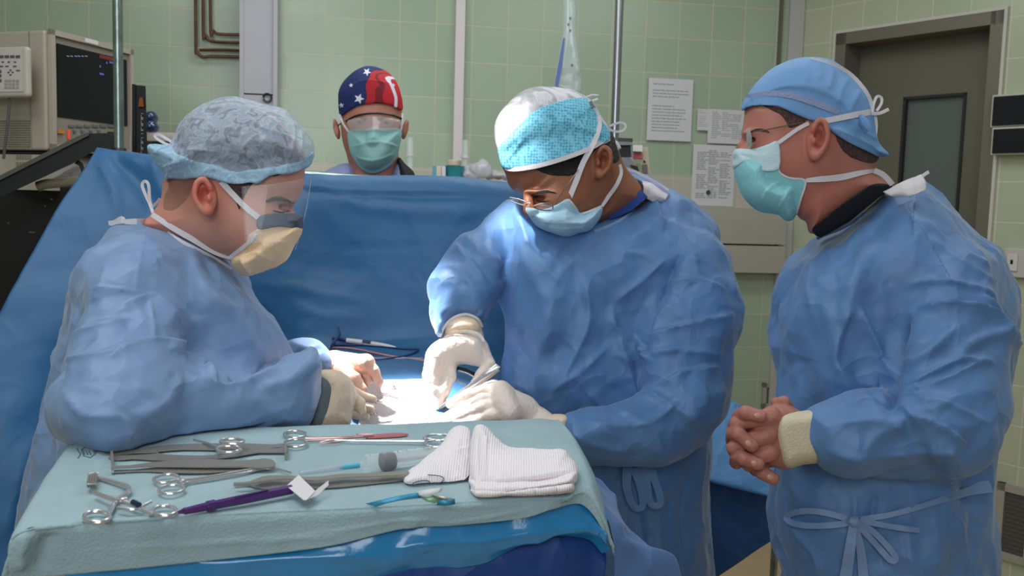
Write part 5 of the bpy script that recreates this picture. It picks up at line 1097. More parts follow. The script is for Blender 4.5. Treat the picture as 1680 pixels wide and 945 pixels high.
# tall blue screen that falls from the bar and runs out over the patient
rows = [[(160, 246, 2.3), (200, 250, 2.3), (260, 256, 2.3), (380, 272, 2.3), (500, 287, 2.3), (620, 291, 2.3), (760, 293, 2.3), (870, 302, 2.3), (1000, 310, 2.3)], [(150, 262, 2.27), (200, 272, 2.27), (270, 280, 2.27), (380, 300, 2.27), (500, 312, 2.27), (620, 316, 2.27), (760, 318, 2.27), (870, 326, 2.27), (1000, 330, 2.27)], [(85, 362, 2.18), (170, 380, 2.2), (270, 380, 2.24), (380, 390, 2.25), (500, 392, 2.26), (620, 390, 2.26), (760, 390, 2.26), (870, 390, 2.26), (1000, 390, 2.26)], [(0, 512, 2.06), (120, 500, 2.12), (250, 490, 2.2), (380, 490, 2.24), (500, 485, 2.24), (620, 485, 2.24), (760, 480, 2.25), (870, 480, 2.25), (1000, 480, 2.25)], [(-70, 640, 1.98), (60, 620, 2.06), (230, 590, 2.26), (380, 575, 2.31), (500, 562, 2.21), (620, 555, 2.22), (760, 560, 2.22), (846, 570, 2.23), (862, 572, 2.24)], [(-120, 800, 1.92), (40, 780, 1.98), (210, 680, 2.2), (380, 622, 2.22), (500, 600, 2.17), (620, 592, 2.12), (760, 600, 2.12), (846, 610, 2.14), (862, 612, 2.15)], [(-160, 1000, 1.88), (20, 980, 1.94), (200, 800, 2.12), (380, 690, 2.08), (500, 645, 2.01), (620, 630, 1.96), (760, 636, 1.96), (846, 650, 1.98), (862, 652, 1.99)], [(-200, 1300, 1.86), (0, 1250, 1.9), (190, 1000, 2.06), (380, 770, 1.98), (500, 712, 1.81), (620, 700, 1.76), (760, 704, 1.76), (846, 715, 1.78), (862, 717, 1.79)], [(-220, 1600, 1.86), (-10, 1560, 1.88), (180, 1300, 2.0), (370, 1000, 1.92), (500, 860, 1.75), (620, 850, 1.7), (760, 860, 1.7), (846, 870, 1.72), (862, 872, 1.73)], [(-220, 1900, 1.86), (-10, 1880, 1.88), (180, 1750, 1.98), (370, 1600, 1.9), (500, 1500, 1.75), (620, 1500, 1.7), (760, 1500, 1.7), (846, 1500, 1.72), (862, 1502, 1.73)]]
FD = [([(250, 262), (420, 292), (560, 318), (860, 322)], 8, -.010, 's'), ([(560, 292), (640, 330), (800, 345)], 9, .006, 'r'), ([(500, 300), (640, 345), (850, 350)], 12, .006, 'g'), ([(480, 402), (600, 406), (720, 404)], 2.5, -.004, 'r'), ([(440, 545), (560, 555), (700, 556)], 2.5, -.003, 'r'),
      ([(0, 470), (60, 450), (150, 430)], 3, -.006, 'r'), ([(60, 385), (120, 372), (190, 366)], 3, -.005, 'r'), ([(0, 590), (50, 575), (110, 570)], 3, -.006, 'r'), ([(160, 250), (180, 290), (200, 360)], 10, .010, 'r'), ([(170, 250), (230, 300), (260, 360)], 12, -.012, 'g'), ([(250, 256), (262, 300), (290, 350)], 10, .010, 'r'),
      ([(420, 460), (520, 480), (620, 500)], 8, .006, 'r'), ([(470, 500), (540, 520), (620, 520)], 9, .006, 'r'), ([(600, 440), (680, 480), (720, 520)], 10, .005, 'r'), ([(0, 900), (30, 800), (60, 700)], 12, .012, 'g'), ([(560, 580), (620, 600), (700, 590)], 6, .005, 'r'), ([(610, 610), (660, 605), (700, 612)], 6, .004, 'r')]
def cut_left(V): return V
o = sheet('surgical_drape', rows, M_drape, None, 12, FD, [(.24, .014, 71), (.10, .0045, 72)], .0015)
tag(o, 'tall blue drape hung as a screen behind the surgeons and spread over the patient', 'drape')
T_d = bvh(o)
# pole that carries the screen and its cross bar
c, p_ = pole(195, 0.02, 3.0, 2.36, .0125, '', '')
r = root('screen_pole', (c.x, c.y, 0), 'worn chrome pole standing at the left top corner of the blue screen', 'pole')
p_.build('pole', M_polem, r); MB().lathe([(.11, 0), (.11, .01), (.03, .03), (.015, .05)], (c.x, c.y, 0)).build('base', M_polem, r)
a = at(200, 262, 2.36); b = at(1000, 322, 2.36)
MB().tube([a, b], .008, 8).build('cross_bar', M_polem, r)
MB().lathe([(.017, -.03), (.02, -.02), (.02, .02), (.017, .03)], (c.x, c.y, a.z)).build('clamp', mat('dark_metal', (.06, .06, .06), .4, .8), r)
# patient (body below the drape, feet end to the right)
pt = [at(330, 790, 2.12), at(500, 720, 2.05), at(700, 712, 2.03), at(900, 720, 2.05), at(1060, 740, 2.10)]
# operating table under everything
tc = at(600, 860, 2.06); ot = root('operating_table', (tc.x, tc.y, 0), 'operating table hidden beneath the blue patient drape', 'table')
zt = .90
MB().box((tc.x, tc.y + .05, zt), (.50, .28, .08), bevel=.01).build('table_top', mat('black_pad', (.03, .03, .035), .6), ot)
MB().box((tc.x, tc.y + .05, zt / 2), (.25, .22, zt - .08), bevel=.01).build('column', M_polem, ot); MB().box((tc.x, tc.y + .05, .06), (.5, .28, .12), bevel=.02).build('base', M_polem, ot)
# white gauze round the wound
M_gauze = mat('gauze', srgb(226, 222, 226), .9, bump=.9, bscale=500, sss=.1, detail=2)
def lump(name, parts, label, cat, m, x0, x1, y0, y1, d0, d1, group=None, cr=[(.03, .003, 5)]):
    v = Vol(x0, x1, y0, y1, d0, d1, 2.5, .003)
    for p in parts: v.ell(*p, k=.012)
    o = vmesh(name, v, m, None, 1, cr=cr); return tag(o, label, cat, group)
def on_drape(px, py, off): 
    return hit(T_d, px, py, off, 1.9)
lump('gauze_sponge', [((650, 642, 1.90), (.055, .022, .03), 0), ((690, 655, 1.88), (.05, .018, .03), 10), ((610, 648, 1.90), (.02, .016, .015), -30)], 'crumpled white gauze around the wound glaring under the lamp', 'gauze', M_gauze, 560, 760, 600, 690, 1.80, 1.98)
# white sheet added to whiten the lamp's bright pool round the wound
rr_ = []
for yy, xa, xb in ((622, 628, 700), (636, 606, 720), (655, 592, 736), (680, 590, 742), (700, 588, 748)):
    r_ = []
    for k in range(6):
        x = xa + (xb - xa) * k / 5; h_ = hit(T_d, x, yy, .006, 1.9); r_.append((x, yy, (h_ - EYE).dot(_f)))
    rr_.append(r_)
o = sheet('bright_pool_sheet', rr_, M_gauze, None, 6, [([(620, 650), (660, 640), (700, 650)], 5, .004, 'r'), ([(640, 680), (680, 670), (720, 680)], 5, .004, 'r')], [(.04, .004, 15)], .0015)
tag(o, 'flat white sheet added around the wound to whiten the bright pool of lamplight', 'cloth')
# draped table behind, to the right of the centre surgeon
rows = [[(1120, 640, 2.75), (1190, 655, 2.75), (1260, 690, 2.72), (1330, 700, 2.72)], [(1110, 690, 2.66), (1190, 706, 2.66), (1260, 742, 2.64), (1330, 760, 2.64)], [(1100, 760, 2.55), (1180, 780, 2.55), (1262, 803, 2.55), (1340, 820, 2.55)], [(1100, 775, 2.54), (1180, 795, 2.54), (1262, 815, 2.54), (1340, 830, 2.54)]]
o = sheet('table_drape', rows, M_drape2, None, 8, [([(1165, 700), (1200, 690), (1260, 720)], 8, .01, 'r'), ([(1190, 830), (1230, 860), (1260, 890)], 6, .008, 'r')], [(.12, .008, 81)], .002)
tag(o, 'light blue drape hanging over a table between the centre and right surgeons', 'drape')
rows = [[(1090, 755, 2.57), (1170, 775, 2.57), (1262, 798, 2.57), (1345, 812, 2.57)], [(1080, 840, 2.565), (1170, 850, 2.565), (1262, 850, 2.565), (1345, 830, 2.565)], [(1060, 1010, 2.56), (1140, 970, 2.56), (1262, 890, 2.56), (1350, 838, 2.56)]]
o = sheet('table_cover', rows, M_navy2, None, 8, [([(1190, 820), (1230, 855), (1262, 880)], 6, .006, 'r')], [(.12, .006, 83)], .002)
tag(o, 'dark blue cover hanging in a diagonal below the light blue table drape', 'drape')
V = []; tcx = at(1180, 780, 2.72)
t2 = root('instrument_table', (tcx.x, tcx.y, 0), 'low table under the light blue drape between two surgeons', 'table')
MB().box((tcx.x, tcx.y + .08, .80), (.5, .16, .03), bevel=.004).build('table_top', M_polem, t2)
for sx in (-1, 1):
    for sy in (-1, 1): MB().tube([Vector((tcx.x + sx * .22, tcx.y + .08 + sy * .06, 0)), Vector((tcx.x + sx * .22, tcx.y + .08 + sy * .06, .79))], .012, 8).build('leg', M_polem, t2)

# ================================================================ tray (mayo stand)
def T(px, py, dz=0.0): return at_z(px, py, TRAYZ + dz)
def d_of(p): return (Vector(p) - EYE).dot(_f)
corn = [T(128, 713), T(905, 690), T(975, 812), T(43, 866)]
cen = sum(corn, Vector()) / 4
st = root('instrument_stand', (cen.x, cen.y, 0), 'instrument stand with steel tray hidden under the green towel', 'stand')
M_ss = mat('stainless', srgb(170, 172, 176), .28, .95)
ins = [c + (cen - c) * .10 - Vector((0, 0, .010)) for c in corn]
MB().prism(ins, (0, 0, -.018)).build('tray', M_ss, st)
MB().tube([Vector((cen.x, cen.y + .0, TRAYZ - .03)), Vector((cen.x, cen.y, .06))], .016, 10).build('post', M_ss, st)
for s_ in (-1, 1): MB().tube([Vector((cen.x, cen.y, .05)), Vector((cen.x + s_ * .22, cen.y - .2, .03))], .014, 8).build('foot', M_ss, st)
M_towel = mat('green_towel', srgb(152, 178, 184), .95, bump=.22, bscale=300, var=.06, vscale=12, detail=1)
def rowz(pts, dz): 
    out = []
    for x, y in pts:
        p = T(x, y, dz); out.append((x, y, d_of(p)))
    return out
nearf = [(30, 874), (133, 858), (300, 846), (430, 839), (560, 833), (680, 826), (784, 820), (870, 815), (925, 812), (962, 800)]
nd = [q[2] for q in rowz(nearf, .003)]
far = [(127, 712), (200, 709), (330, 705), (450, 702), (560, 699), (650, 697), (740, 694), (820, 691), (870, 689), (908, 690)]
farr = rowz(far, .003)
back = [(x, y + 8, d + .05) for x, y, d in farr]; back2 = [(x, y + 60, d + .06) for x, y, d in farr]
mid1 = rowz([(103, 745), (190, 740), (320, 735), (440, 731), (560, 727), (655, 724), (748, 721), (832, 718), (885, 716), (930, 718)], .003)
mid2 = rowz([(67, 797), (160, 790), (310, 783), (435, 777), (560, 772), (665, 768), (765, 764), (850, 761), (905, 758), (950, 760)], .003)
near0 = [(x, y - 7, d_of(T(x, y - 7, .003))) for x, y in nearf]
near1 = [(x, y + 6, d - .004) for (x, y), d in zip(nearf, nd)]
botpx = [(6, 955), (83, 946), (250, 930), (400, 914), (540, 896), (660, 868), (745, 862), (853, 851), (905, 836), (955, 828)]
hang = [(a[0] * .5 + b[0] * .5, a[1] * .5 + b[1] * .5, d - .008) for a, b, d in zip(nearf, botpx, nd)]
bot = [(x, y, d - .010) for (x, y), d in zip(botpx, nd)]
TR = [back2, back, farr, mid1, mid2, near0, near1, hang, bot]
# left and right falls: extra columns
for R in TR:
    pass
def addcols(R, dl, dr_):
    l = R[0]; r = R[-1]
    L = [(l[0] - dl[0], l[1] + dl[1], l[2] + dl[2])]; Rr = [(r[0] + d_[0], r[1] + d_[1], r[2] + d_[2]) for d_ in dr_]
    return L + R + Rr
TR2 = []
falls = [((6, 80, .0), [(20, 40, .02), (30, 110, .03)]), ((6, 75, 0), [(18, 10, .01), (40, 60, .02)]), ((8, 70, .0), [(16, 6, .0), (48, 70, .0)]), ((10, 70, .0), [(20, 12, .0), (52, 75, 0)]), ((12, 65, .0), [(22, 20, 0), (52, 90, 0)]), ((13, 50, 0), [(20, 25, 0), (44, 95, 0)]), ((14, 46, 0), [(22, 28, 0), (44, 90, 0)]), ((12, 40, 0), [(28, 40, .005), (46, 90, .01)]), ((8, 25, 0), [(36, 45, .01), (52, 84, .02)])]
for R, (a, b) in zip(TR, falls): TR2.append(addcols([tuple(q) for q in R], a, b))
FT = [([(180, 900), (330, 890), (560, 878), (600, 868)], 3, .004, 's'), ([(225, 850), (228, 880), (226, 920)], 8, .002, 'g'), ([(455, 840), (458, 880), (456, 905)], 7, .002, 'g'), ([(90, 870), (70, 900), (60, 940)], 10, -.010, 'g'), ([(45, 870), (35, 900), (30, 940)], 9, .010, 'r'),
      ([(480, 880), (600, 862), (678, 850), (740, 856), (850, 838), (905, 818)], 3, .003, 's'), ([(677, 850), (676, 860), (678, 868)], 10, .005, 'g'), ([(128, 730), (160, 745), (200, 760)], 10, .003, 'g'), ([(110, 725), (150, 740), (170, 770)], 8, .003, 'r'), ([(90, 770), (180, 810), (220, 850)], 14, .002, 'g'), ([(300, 846), (420, 800), (500, 790)], 16, .0015, 'g')]
o = sheet('towel', TR2, M_towel, None, 9, FT, [(.06, .0012, 91)], .003)
tag(o, 'pale green woven towel spread over the instrument tray and hanging down its front', 'towel')
T_t = bvh(o)
# faint stamp woven into the far left corner of the towel
mbx = MB()
M_stamp = mat('stamp_ink', srgb(92, 118, 128), .9)
def ont(x, y, off=.0015):
    p = hit(T_t, x, y, off); return p if p else T(x, y, .006)
def stroke(mb, pts, w=.0009): mb.tube([ont(*q) for q in pts], w, 5)
stroke(mbx, [(133, 738), (141, 733), (153, 737), (156, 745), (148, 751), (137, 748), (133, 738)]); stroke(mbx, [(126, 736), (132, 745), (128, 752)]); 
for i, x in enumerate((136, 141, 146)): stroke(mbx, [(x, 738 + i), (x + 3, 746)])
stroke(mbx, [(113, 728), (117, 727), (120, 729), (119, 731)]); stroke(mbx, [(124, 728), (128, 729)])
mbx.build('laundry_stamp', M_stamp, o)
# blue plastic stand cover under the towel
M_plas = mat('blue_plastic', srgb(36, 136, 196), .18, spec=.7, bump=.15, bscale=25, coat=.3)
pr0 = [(110, 905), (190, 900), (320, 888), (480, 876), (600, 862), (700, 850), (800, 842), (880, 828), (940, 822), (975, 826), (996, 850)]
pd = np.interp([p[0] for p in pr0], [x for x, y in nearf], nd)
rows = [[(x, y, d + .012) for (x, y), d in zip(pr0, pd)],
        [(x - 3, y + 34, d + .004) for (x, y), d in zip(pr0, pd)],
        [(x - 6 + (12 if x > 900 else 0), y + 62 + (8 if 200 < x < 700 else 0) - (12 if x > 900 else 0), d + .006) for (x, y), d in zip(pr0, pd)],
        [(x - 8, y + 84 + (8 if 200 < x < 700 else 0) - (26 if x > 850 else 0), d + .020) for (x, y), d in zip(pr0, pd)]]
FP = [([(640, 905), (700, 890), (800, 885), (930, 865)], 6, .006, 'r'), ([(690, 880), (694, 895), (696, 910)], 4, .005, 'r'), ([(650, 905), (670, 895), (685, 885)], 4, .004, 'r'), ([(300, 930), (480, 915), (640, 910)], 7, .006, 'r'), ([(870, 898), (890, 890), (910, 888)], 4, .004, 'r'), ([(960, 840), (985, 870), (1010, 890)], 6, .006, 'r')]
o = sheet('stand_cover', rows, M_plas, None, 9, FP, [(.06, .004, 95), (.03, .0015, 96)], .0008)
tag(o, 'glossy bright blue plastic cover showing below the towel hem', 'drape')
# deep blue cover falling below
M_dark = gown_mat('navy_cover', srgb(20, 62, 130))
rows = [[(x - 4, y + 56, d + .03) for (x, y), d in zip(pr0, pd)], [(x - 8, y + 120, d + .02) for (x, y), d in zip(pr0, pd)], [(x * .9 + 50, y + 380, d + .03) for (x, y), d in zip(pr0, pd)], [(x * .8 + 90, y + 900, d + .03) for (x, y), d in zip(pr0, pd)]]
o = sheet('stand_drape', rows, M_dark, None, 8, [], [(.15, .008, 97)], .001)
tag(o, 'dark navy drape hanging in shadow beneath the bright blue plastic', 'drape')
# pale translucent drape at the right side of the tray
M_lav = gown_mat('lavender_film', srgb(84, 120, 172)); M_lav.node_tree.nodes['Principled BSDF'].inputs['Alpha'].default_value = .85
rows = [[(948, 772, 1.34), (965, 780, 1.36), (985, 790, 1.38), (1000, 800, 1.40)], [(975, 810, 1.26), (992, 822, 1.28), (1006, 834, 1.30), (1018, 850, 1.32)], [(1005, 870, 1.20), (1020, 868, 1.22), (1030, 876, 1.25), (1062, 896, 1.28)], [(1010, 960, 1.20), (1040, 950, 1.22), (1080, 950, 1.25), (1120, 950, 1.28)], [(1010, 1300, 1.20), (1040, 1300, 1.22), (1080, 1300, 1.25), (1120, 1300, 1.28)]]
o = sheet('side_drape', rows, M_lav, None, 8, [([(1000, 800), (1010, 840), (1030, 880)], 6, .006, 'r'), ([(1020, 880), (1050, 910), (1090, 950)], 6, .006, 'r')], [(.05, .004, 99)], .001)
tag(o, 'pale lavender blue drape falling from the right end of the tray', 'drape')
# ================================================================ monitor stack and equipment behind, left
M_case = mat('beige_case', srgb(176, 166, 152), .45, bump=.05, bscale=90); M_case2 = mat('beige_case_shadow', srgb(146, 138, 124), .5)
M_screen = mat('crt_glass', srgb(20, 22, 26), .2, spec=.35); M_dk = mat('matt_black', srgb(16, 16, 18), .55)
B = at(76, 247, 2.62); C_ = at(216, 247, 2.98); A_ = at(-60, 247, 2.72)
z0 = B.z; z1 = at(76, 52, 2.62).z
flat = lambda p: Vector((p.x, p.y, 0))
WF = Wall(flat(B), flat(C_) - flat(B)); WS = Wall(flat(B), flat(A_) - flat(B))
for w_ in (WF, WS):
    if (Vector((0, 0, 0)) - w_.O).dot(w_.N) < 0: w_.N = -w_.N
mon = root('patient_monitor', (B.x - .1, B.y + .2, z0), 'beige boxed patient monitor with dark screen behind the chrome pole', 'monitor')
D_ = flat(A_) + (flat(C_) - flat(B)) * 1.0 + Vector((0, .02, 0))
mbx = MB(); mbx.prism([Vector((p.x, p.y, z0)) for p in (flat(B), flat(C_), flat(C_) + Vector((-.25, .25, 0)), flat(A_) + Vector((.1, .35, 0)), flat(A_))], (0, 0, z1 - z0))
o = mbx.build('case', M_case, mon, False); md = o.modifiers.new('b', 'BEVEL'); md.width = .008; md.segments = 3
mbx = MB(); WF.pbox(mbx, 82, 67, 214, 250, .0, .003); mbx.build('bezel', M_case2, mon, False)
def frame(W_, x0, y0, x1, y1, b, t0, t1):
    m_ = MB(); a0, zt = W_.sz(x0, (y0 + y1) / 2)[0], W_.sz((x0 + x1) / 2, y0)[1]; a1, zb = W_.sz(x1, (y0 + y1) / 2)[0], W_.sz((x0 + x1) / 2, y1)[1]
    a0, a1 = min(a0, a1), max(a0, a1)
    for q in ((a0, a1, zt - b, zt), (a0, a1, zb, zb + b), (a0, a0 + b, zb, zt), (a1 - b, a1, zb, zt)): W_.box(m_, *q, t0, t1)
    return m_
frame(WF, 80, 65, 215, 251, .016, .0, .012).build('front_frame', M_case, mon, False)
mbx = MB(); WF.pbox(mbx, 92, 85, 206, 199, .003, .006); scr = mbx.build('screen', M_screen, mon, False)
mi = MB(); 
for x in (106, 112, 119, 124, 130, 136): WF.pbox(mi, x, 91.5, x + 4, 93, .007, .0075)
mi.build('screen_text', mat('screen_text_white', srgb(150, 150, 190), .6, emit=((.55, .55, .8), .08)), scr, False)
mi = MB(); WF.pbox(mi, 160, 92, 184, 98, .007, .0075); mi.build('screen_text', mat('screen_red', srgb(120, 40, 30), .6, emit=((.5, .1, .05), .03)), scr, False)
mi = MB(); WF.pbox(mi, 171, 101, 173, 105, .007, .0075); WF.pbox(mi, 160, 107, 162, 111, .007, .0075); WF.pbox(mi, 176, 101, 182, 104, .007, .0075); WF.pbox(mi, 160, 120, 167, 123, .007, .0075); mi.build('screen_text', mat('screen_blue', srgb(90, 100, 190), .6, emit=((.25, .3, .8), .1)), scr, False)
for i in range(6):
    mi = MB(); WF.pbox(mi, 110 + i * 13, 205, 120 + i * 13, 209, .004, .007); mi.build('soft_key', mat('key_grey', srgb(110, 108, 104), .6), mon, False)
mi = MB(); WF.pbox(mi, 91, 213, 102, 219, .004, .008); mi.build('orange_key', mat('key_orange', srgb(214, 130, 40), .5), mon, False)
mi = MB(); WF.pbox(mi, 108.5, 213, 111.5, 228, .004, .008); mi.build('red_indicator', mat('led_red', srgb(220, 60, 50), .5, emit=((1, .15, .1), .35)), mon, False)
for x in (118, 131, 145, 158): 
    mi = MB(); WF.pbox(mi, x, 214, x + 4, 218, .004, .007); mi.build('round_key', mat('key_blue', srgb(96, 104, 130), .5), mon, False)
mi = MB(); WF.pbox(mi, 134, 65, 155, 71.5, .012, .0135); mi.build('paper_label', mat('label_white', srgb(220, 218, 216), .7), mon, False)
for i in range(12):
    mi = MB(); y = 197 + i * 3.8; WS.pbox(mi, 0, y, 50, y + 1.6, .001, .004); mi.build('vent_slot', M_case2, mon, False)
mi = MB(); WS.pbox(mi, 49, 51, 50.5, 246, .0, .002); mi.build('case_seam', M_case2, mon, False)
# handheld keypad in front
WS_ = WS; WS = Wall(WS_.O + WS_.N * .075, WS_.D); WS.N = WS_.N
kp = root('keypad_remote', WS.P(WS.sz(20, 160)[0], z0, .06), 'beige keypad module with rows of keys hanging in front of the monitor case', 'keypad')
mi = MB(); WS.pbox(mi, -60, 77, 44, 160, -.022, .0); o = mi.build('keypad_body', mat('keypad_case', srgb(186, 182, 168), .45), kp, False); md = o.modifiers.new('b', 'BEVEL'); md.width = .01; md.segments = 3
mi = MB(); WS.pbox(mi, -56, 83, 38, 151, .0, .002); fc = mi.build('key_panel', mat('key_panel', srgb(198, 190, 188), .5), kp, False)
def keys(y, xs, w, h, m_, nm='key'):
    for x in xs: mi = MB(); WS.pbox(mi, x, y, x + w, y + h, .002, .0035); mi.build(nm, m_, fc, False)
kd = mat('key_dark', srgb(90, 86, 84), .6); kl = mat('key_mid', srgb(160, 152, 148), .6)
keys(91, (0, 9, 18, 27), 7, 4.5, kd); keys(101, (4, 14, 24), 3.5, 2, kd); keys(108, (1, 10, 23), 5, 2, kd)
keys(115, (0,), 3.5, 5, kd); keys(122, (0,), 3.5, 5, kd); keys(130, (0,), 3.5, 5, kd)
for i, (x, y) in enumerate(((17, 114.5), (14, 118), (20.5, 118), (17, 122))): keys(y, (x,), 3, 2, kd)
keys(115, (28,), 6, 2, kd); 
for y in (131, 136.5, 142): keys(y, (9, 15, 21, 27.5), 4.5, 3.5, kl)
mi = MB(); mi.tube([WS.P(*WS.sz(6, 158), -.02), WS.P(*WS.sz(4, 190), -.02), WS.P(*WS.sz(-4, 260), -.02)], .004, 6); mi.build('cable', kd, kp)
WS = WS_
# lower unit
lu = root('anaesthesia_unit', (B.x - .1, B.y + .25, 0), 'beige equipment unit under the monitor with small vent grilles', 'equipment')
zt = z0 - .012; zb = at(60, 312, 2.65).z
mbx = MB(); mbx.prism([Vector((p.x, p.y, zb)) for p in (flat(B), flat(C_) + Vector((-.04, .0, 0)), flat(C_) + Vector((-.25, .25, 0)), flat(A_) + Vector((.1, .35, 0)), flat(A_))], (0, 0, zt - zb)); mbx.build('case', mat('case_lower', srgb(180, 172, 158), .5), lu, False)
mbx = MB(); mbx.prism([Vector((p.x, p.y, zt)) for p in (flat(B), flat(C_), flat(C_) + Vector((-.25, .25, 0)), flat(A_) + Vector((.1, .35, 0)), flat(A_))], (0, 0, .008)); mbx.build('shelf', M_dk, lu, False)
for y in (254, 266):
    mi = MB(); WS2 = Wall(WS.O, WS.D); WS2.N = WS.N; 
    for k in range(6): WS.pbox(mi, 27 + k * 4.4, y, 30 + k * 4.4, y + 7, .0005, .003)
    mi.build('vent_grille', M_case2, lu, False)
mbx = MB(); a_ = at(20, 320, 2.7); mbx.box((a_.x - .02, a_.y + .12, (zb + .3) / 2 + .02), (.52, .26, zb - .3), bevel=.01); mbx.build('black_cabinet', M_dk, lu, False)
for (x, y, w_) in ((84, 327, 3), (74, 338, 2), (14, 366, 3), (52, 381, 10)):
    mi = MB(); c = at(x, y, 2.56); mi.box(tuple(c), (w_ * .0016, .004, .004)); mi.build('front_fitting', mat('glint', srgb(120, 118, 116), .3, .6), lu, False)
mbx = MB(); a_ = at(20, 500, 2.72)
for sx in (-.2, .2): mbx.box((a_.x + sx, a_.y + .12, .165), (.04, .22, .33))
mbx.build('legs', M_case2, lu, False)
# hose and plastic bag lying on the black cabinet
mi = MB(); P = [at(x, y, 2.45) for x, y in ((62, 306), (75, 302), (95, 300), (115, 298), (128, 296))]; P = [Vector(p) for p in crom(P, 12)]; mi.tube(P, [.012 + .0018 * (i % 2) for i in range(len(P))], 10); tag(mi.build('corrugated_hose', mat('hose', srgb(150, 140, 120), .5)), 'ribbed beige breathing hose lying beneath the black arm', 'hose')
v = Vol(60, 150, 262, 312, 2.42, 2.6, 2.5, .004); v.inflate([(85, 293), (100, 283), (120, 276), (136, 270), (134, 284), (125, 296), (95, 299)], 2.50, .03, .02, .003)
o = vmesh('plastic_wrap', v, mat('clear_crumple', srgb(200, 196, 200), .15, alpha=.6, spec=.8), None, 1, cr=[(.03, .005, 3)]); tag(o, 'crumpled clear plastic bag tucked beneath the black arm', 'bag')
# black arm
ar = root('support_arm', at(60, 290, 2.42), 'black angled support arm reaching from the left to the chrome pole', 'arm')
def barpath(pts, h, w, name, m_, parent, bev=.003):
    mb = MB(); P = [at(*p) for p in pts]
    mb.tube(P, [(w, h)] * len(P), 4, flat=(0, 0, 1)); return mb.build(name, m_, parent, False)
def slab(pxs, d0, d1, name, m_, parent):
    """plate with outline pxs from depth d0 to d1 (real thickness)"""
    a = [at(x, y, d0) for x, y in pxs]; b = [at(x, y, d1) for x, y in pxs]; n = len(a); mb = MB()
    F = [tuple(range(n)), tuple(range(n, 2 * n))[::-1]] + [(i, (i + 1) % n, n + (i + 1) % n, n + i) for i in range(n)]
    mb.add(a + b, F); return mb.build(name, m_, parent, False)
slab([(-60, 322), (-60, 352), (120, 268), (150, 250), (186, 248), (186, 218), (145, 219), (130, 226)], 2.40, 2.45, 'arm_beam', M_dk, ar)
slab([(-60, 318), (-60, 326), (130, 230), (146, 222), (145, 217), (128, 223)], 2.395, 2.46, 'arm_top_edge', mat('arm_edge', srgb(84, 82, 74), .4), ar)
slab([(122, 268), (128, 262), (136, 268), (140, 280), (134, 284), (130, 272)], 2.41, 2.44, 'arm_hook', M_dk, ar)
slab([(176, 216), (187, 216), (187, 252), (176, 252)], 2.37, 2.43, 'arm_clamp', M_dk, ar)
# black upright light bar
bt = root('tower_device', at(229, 300, 2.55), 'slim black upright device with a small amber lamp beside the pole', 'device')
MB().tube([at(229, 200, 2.53), Vector((at(229, 200, 2.53).x, at(229, 200, 2.53).y, .02))], .012, 8).build('stand_tube', M_dk, bt)
slab([(217, 139), (239, 141), (242, 262), (217, 262)], 2.50, 2.56, 'casing', M_dk, bt)
slab([(216.5, 138), (222, 138), (222, 262), (216.5, 262)], 2.495, 2.50, 'casing_edge', mat('edge_black', srgb(34, 34, 38), .3), bt)
slab([(227, 175), (229, 160), (234, 160), (236, 175)], 2.494, 2.50, 'amber_lamp', mat('amber', srgb(130, 62, 22), .4, emit=((.8, .28, .05), .06)), bt)
tx = mat('vertical_lettering', srgb(170, 168, 170), .6); r_ = random.Random(4)
mi = MB(); y = 186
for n_, h_ in ((9, 3.3), (1, 4), (8, 3.2)):
    for i in range(n_):
        a0_ = [at(q[0], q[1], 2.4985) for q in ((231.3, y), (235, y), (235, y + h_ * .72), (231.3, y + h_ * .72))]
        k = i % 3
        if k == 0: a0_ = [at(q[0], q[1], 2.4985) for q in ((231.3, y), (235, y), (235, y + 1), (231.3, y + 1))]
        elif k == 1: a0_ = [at(q[0], q[1], 2.4985) for q in ((231.3, y), (232.3, y), (232.3, y + h_ * .75), (231.3, y + h_ * .75))]
        mi.prism(a0_, _f * -.001); y += h_
    y += 3
mi.build('side_lettering', tx, bt, False)
# white trolley top behind and blue glossy thing
wc = root('white_cabinet', at(275, 330, 3.0), 'pale cabinet top seen behind the cap at left', 'cabinet'); c = at(280, 222, 3.1)
MB().box((c.x + .02, c.y + .12, c.z - .008), (.30, .3, .03), bevel=.004).build('top', mat('cab_top', srgb(206, 196, 188), .5), wc); MB().box((c.x + .02, c.y + .14, (c.z - .02) / 2), (.27, .24, c.z - .02)).build('body', mat('cab_body', srgb(170, 160, 140), .5), wc, False)
mi = MB(); mi.box((c.x - .02, c.y + .014, c.z - .055), (.10, .01, .05)); mi.build('dark_slot', M_dk, wc, False)
bg = mat('blue_gloss', srgb(36, 56, 92), .15, coat=.6)
v = Vol(235, 265, 178, 222, 3.0, 3.2, 1.5, .004); v.ell((248, 193, 3.08), (.022, .022, .03)); v.ell((248, 209, 3.08), (.026, .020, .03)); o = vmesh('blue_goggles', v, bg, None); tag(o, 'dark blue glossy rounded goggles resting on the pale cabinet', 'goggles')
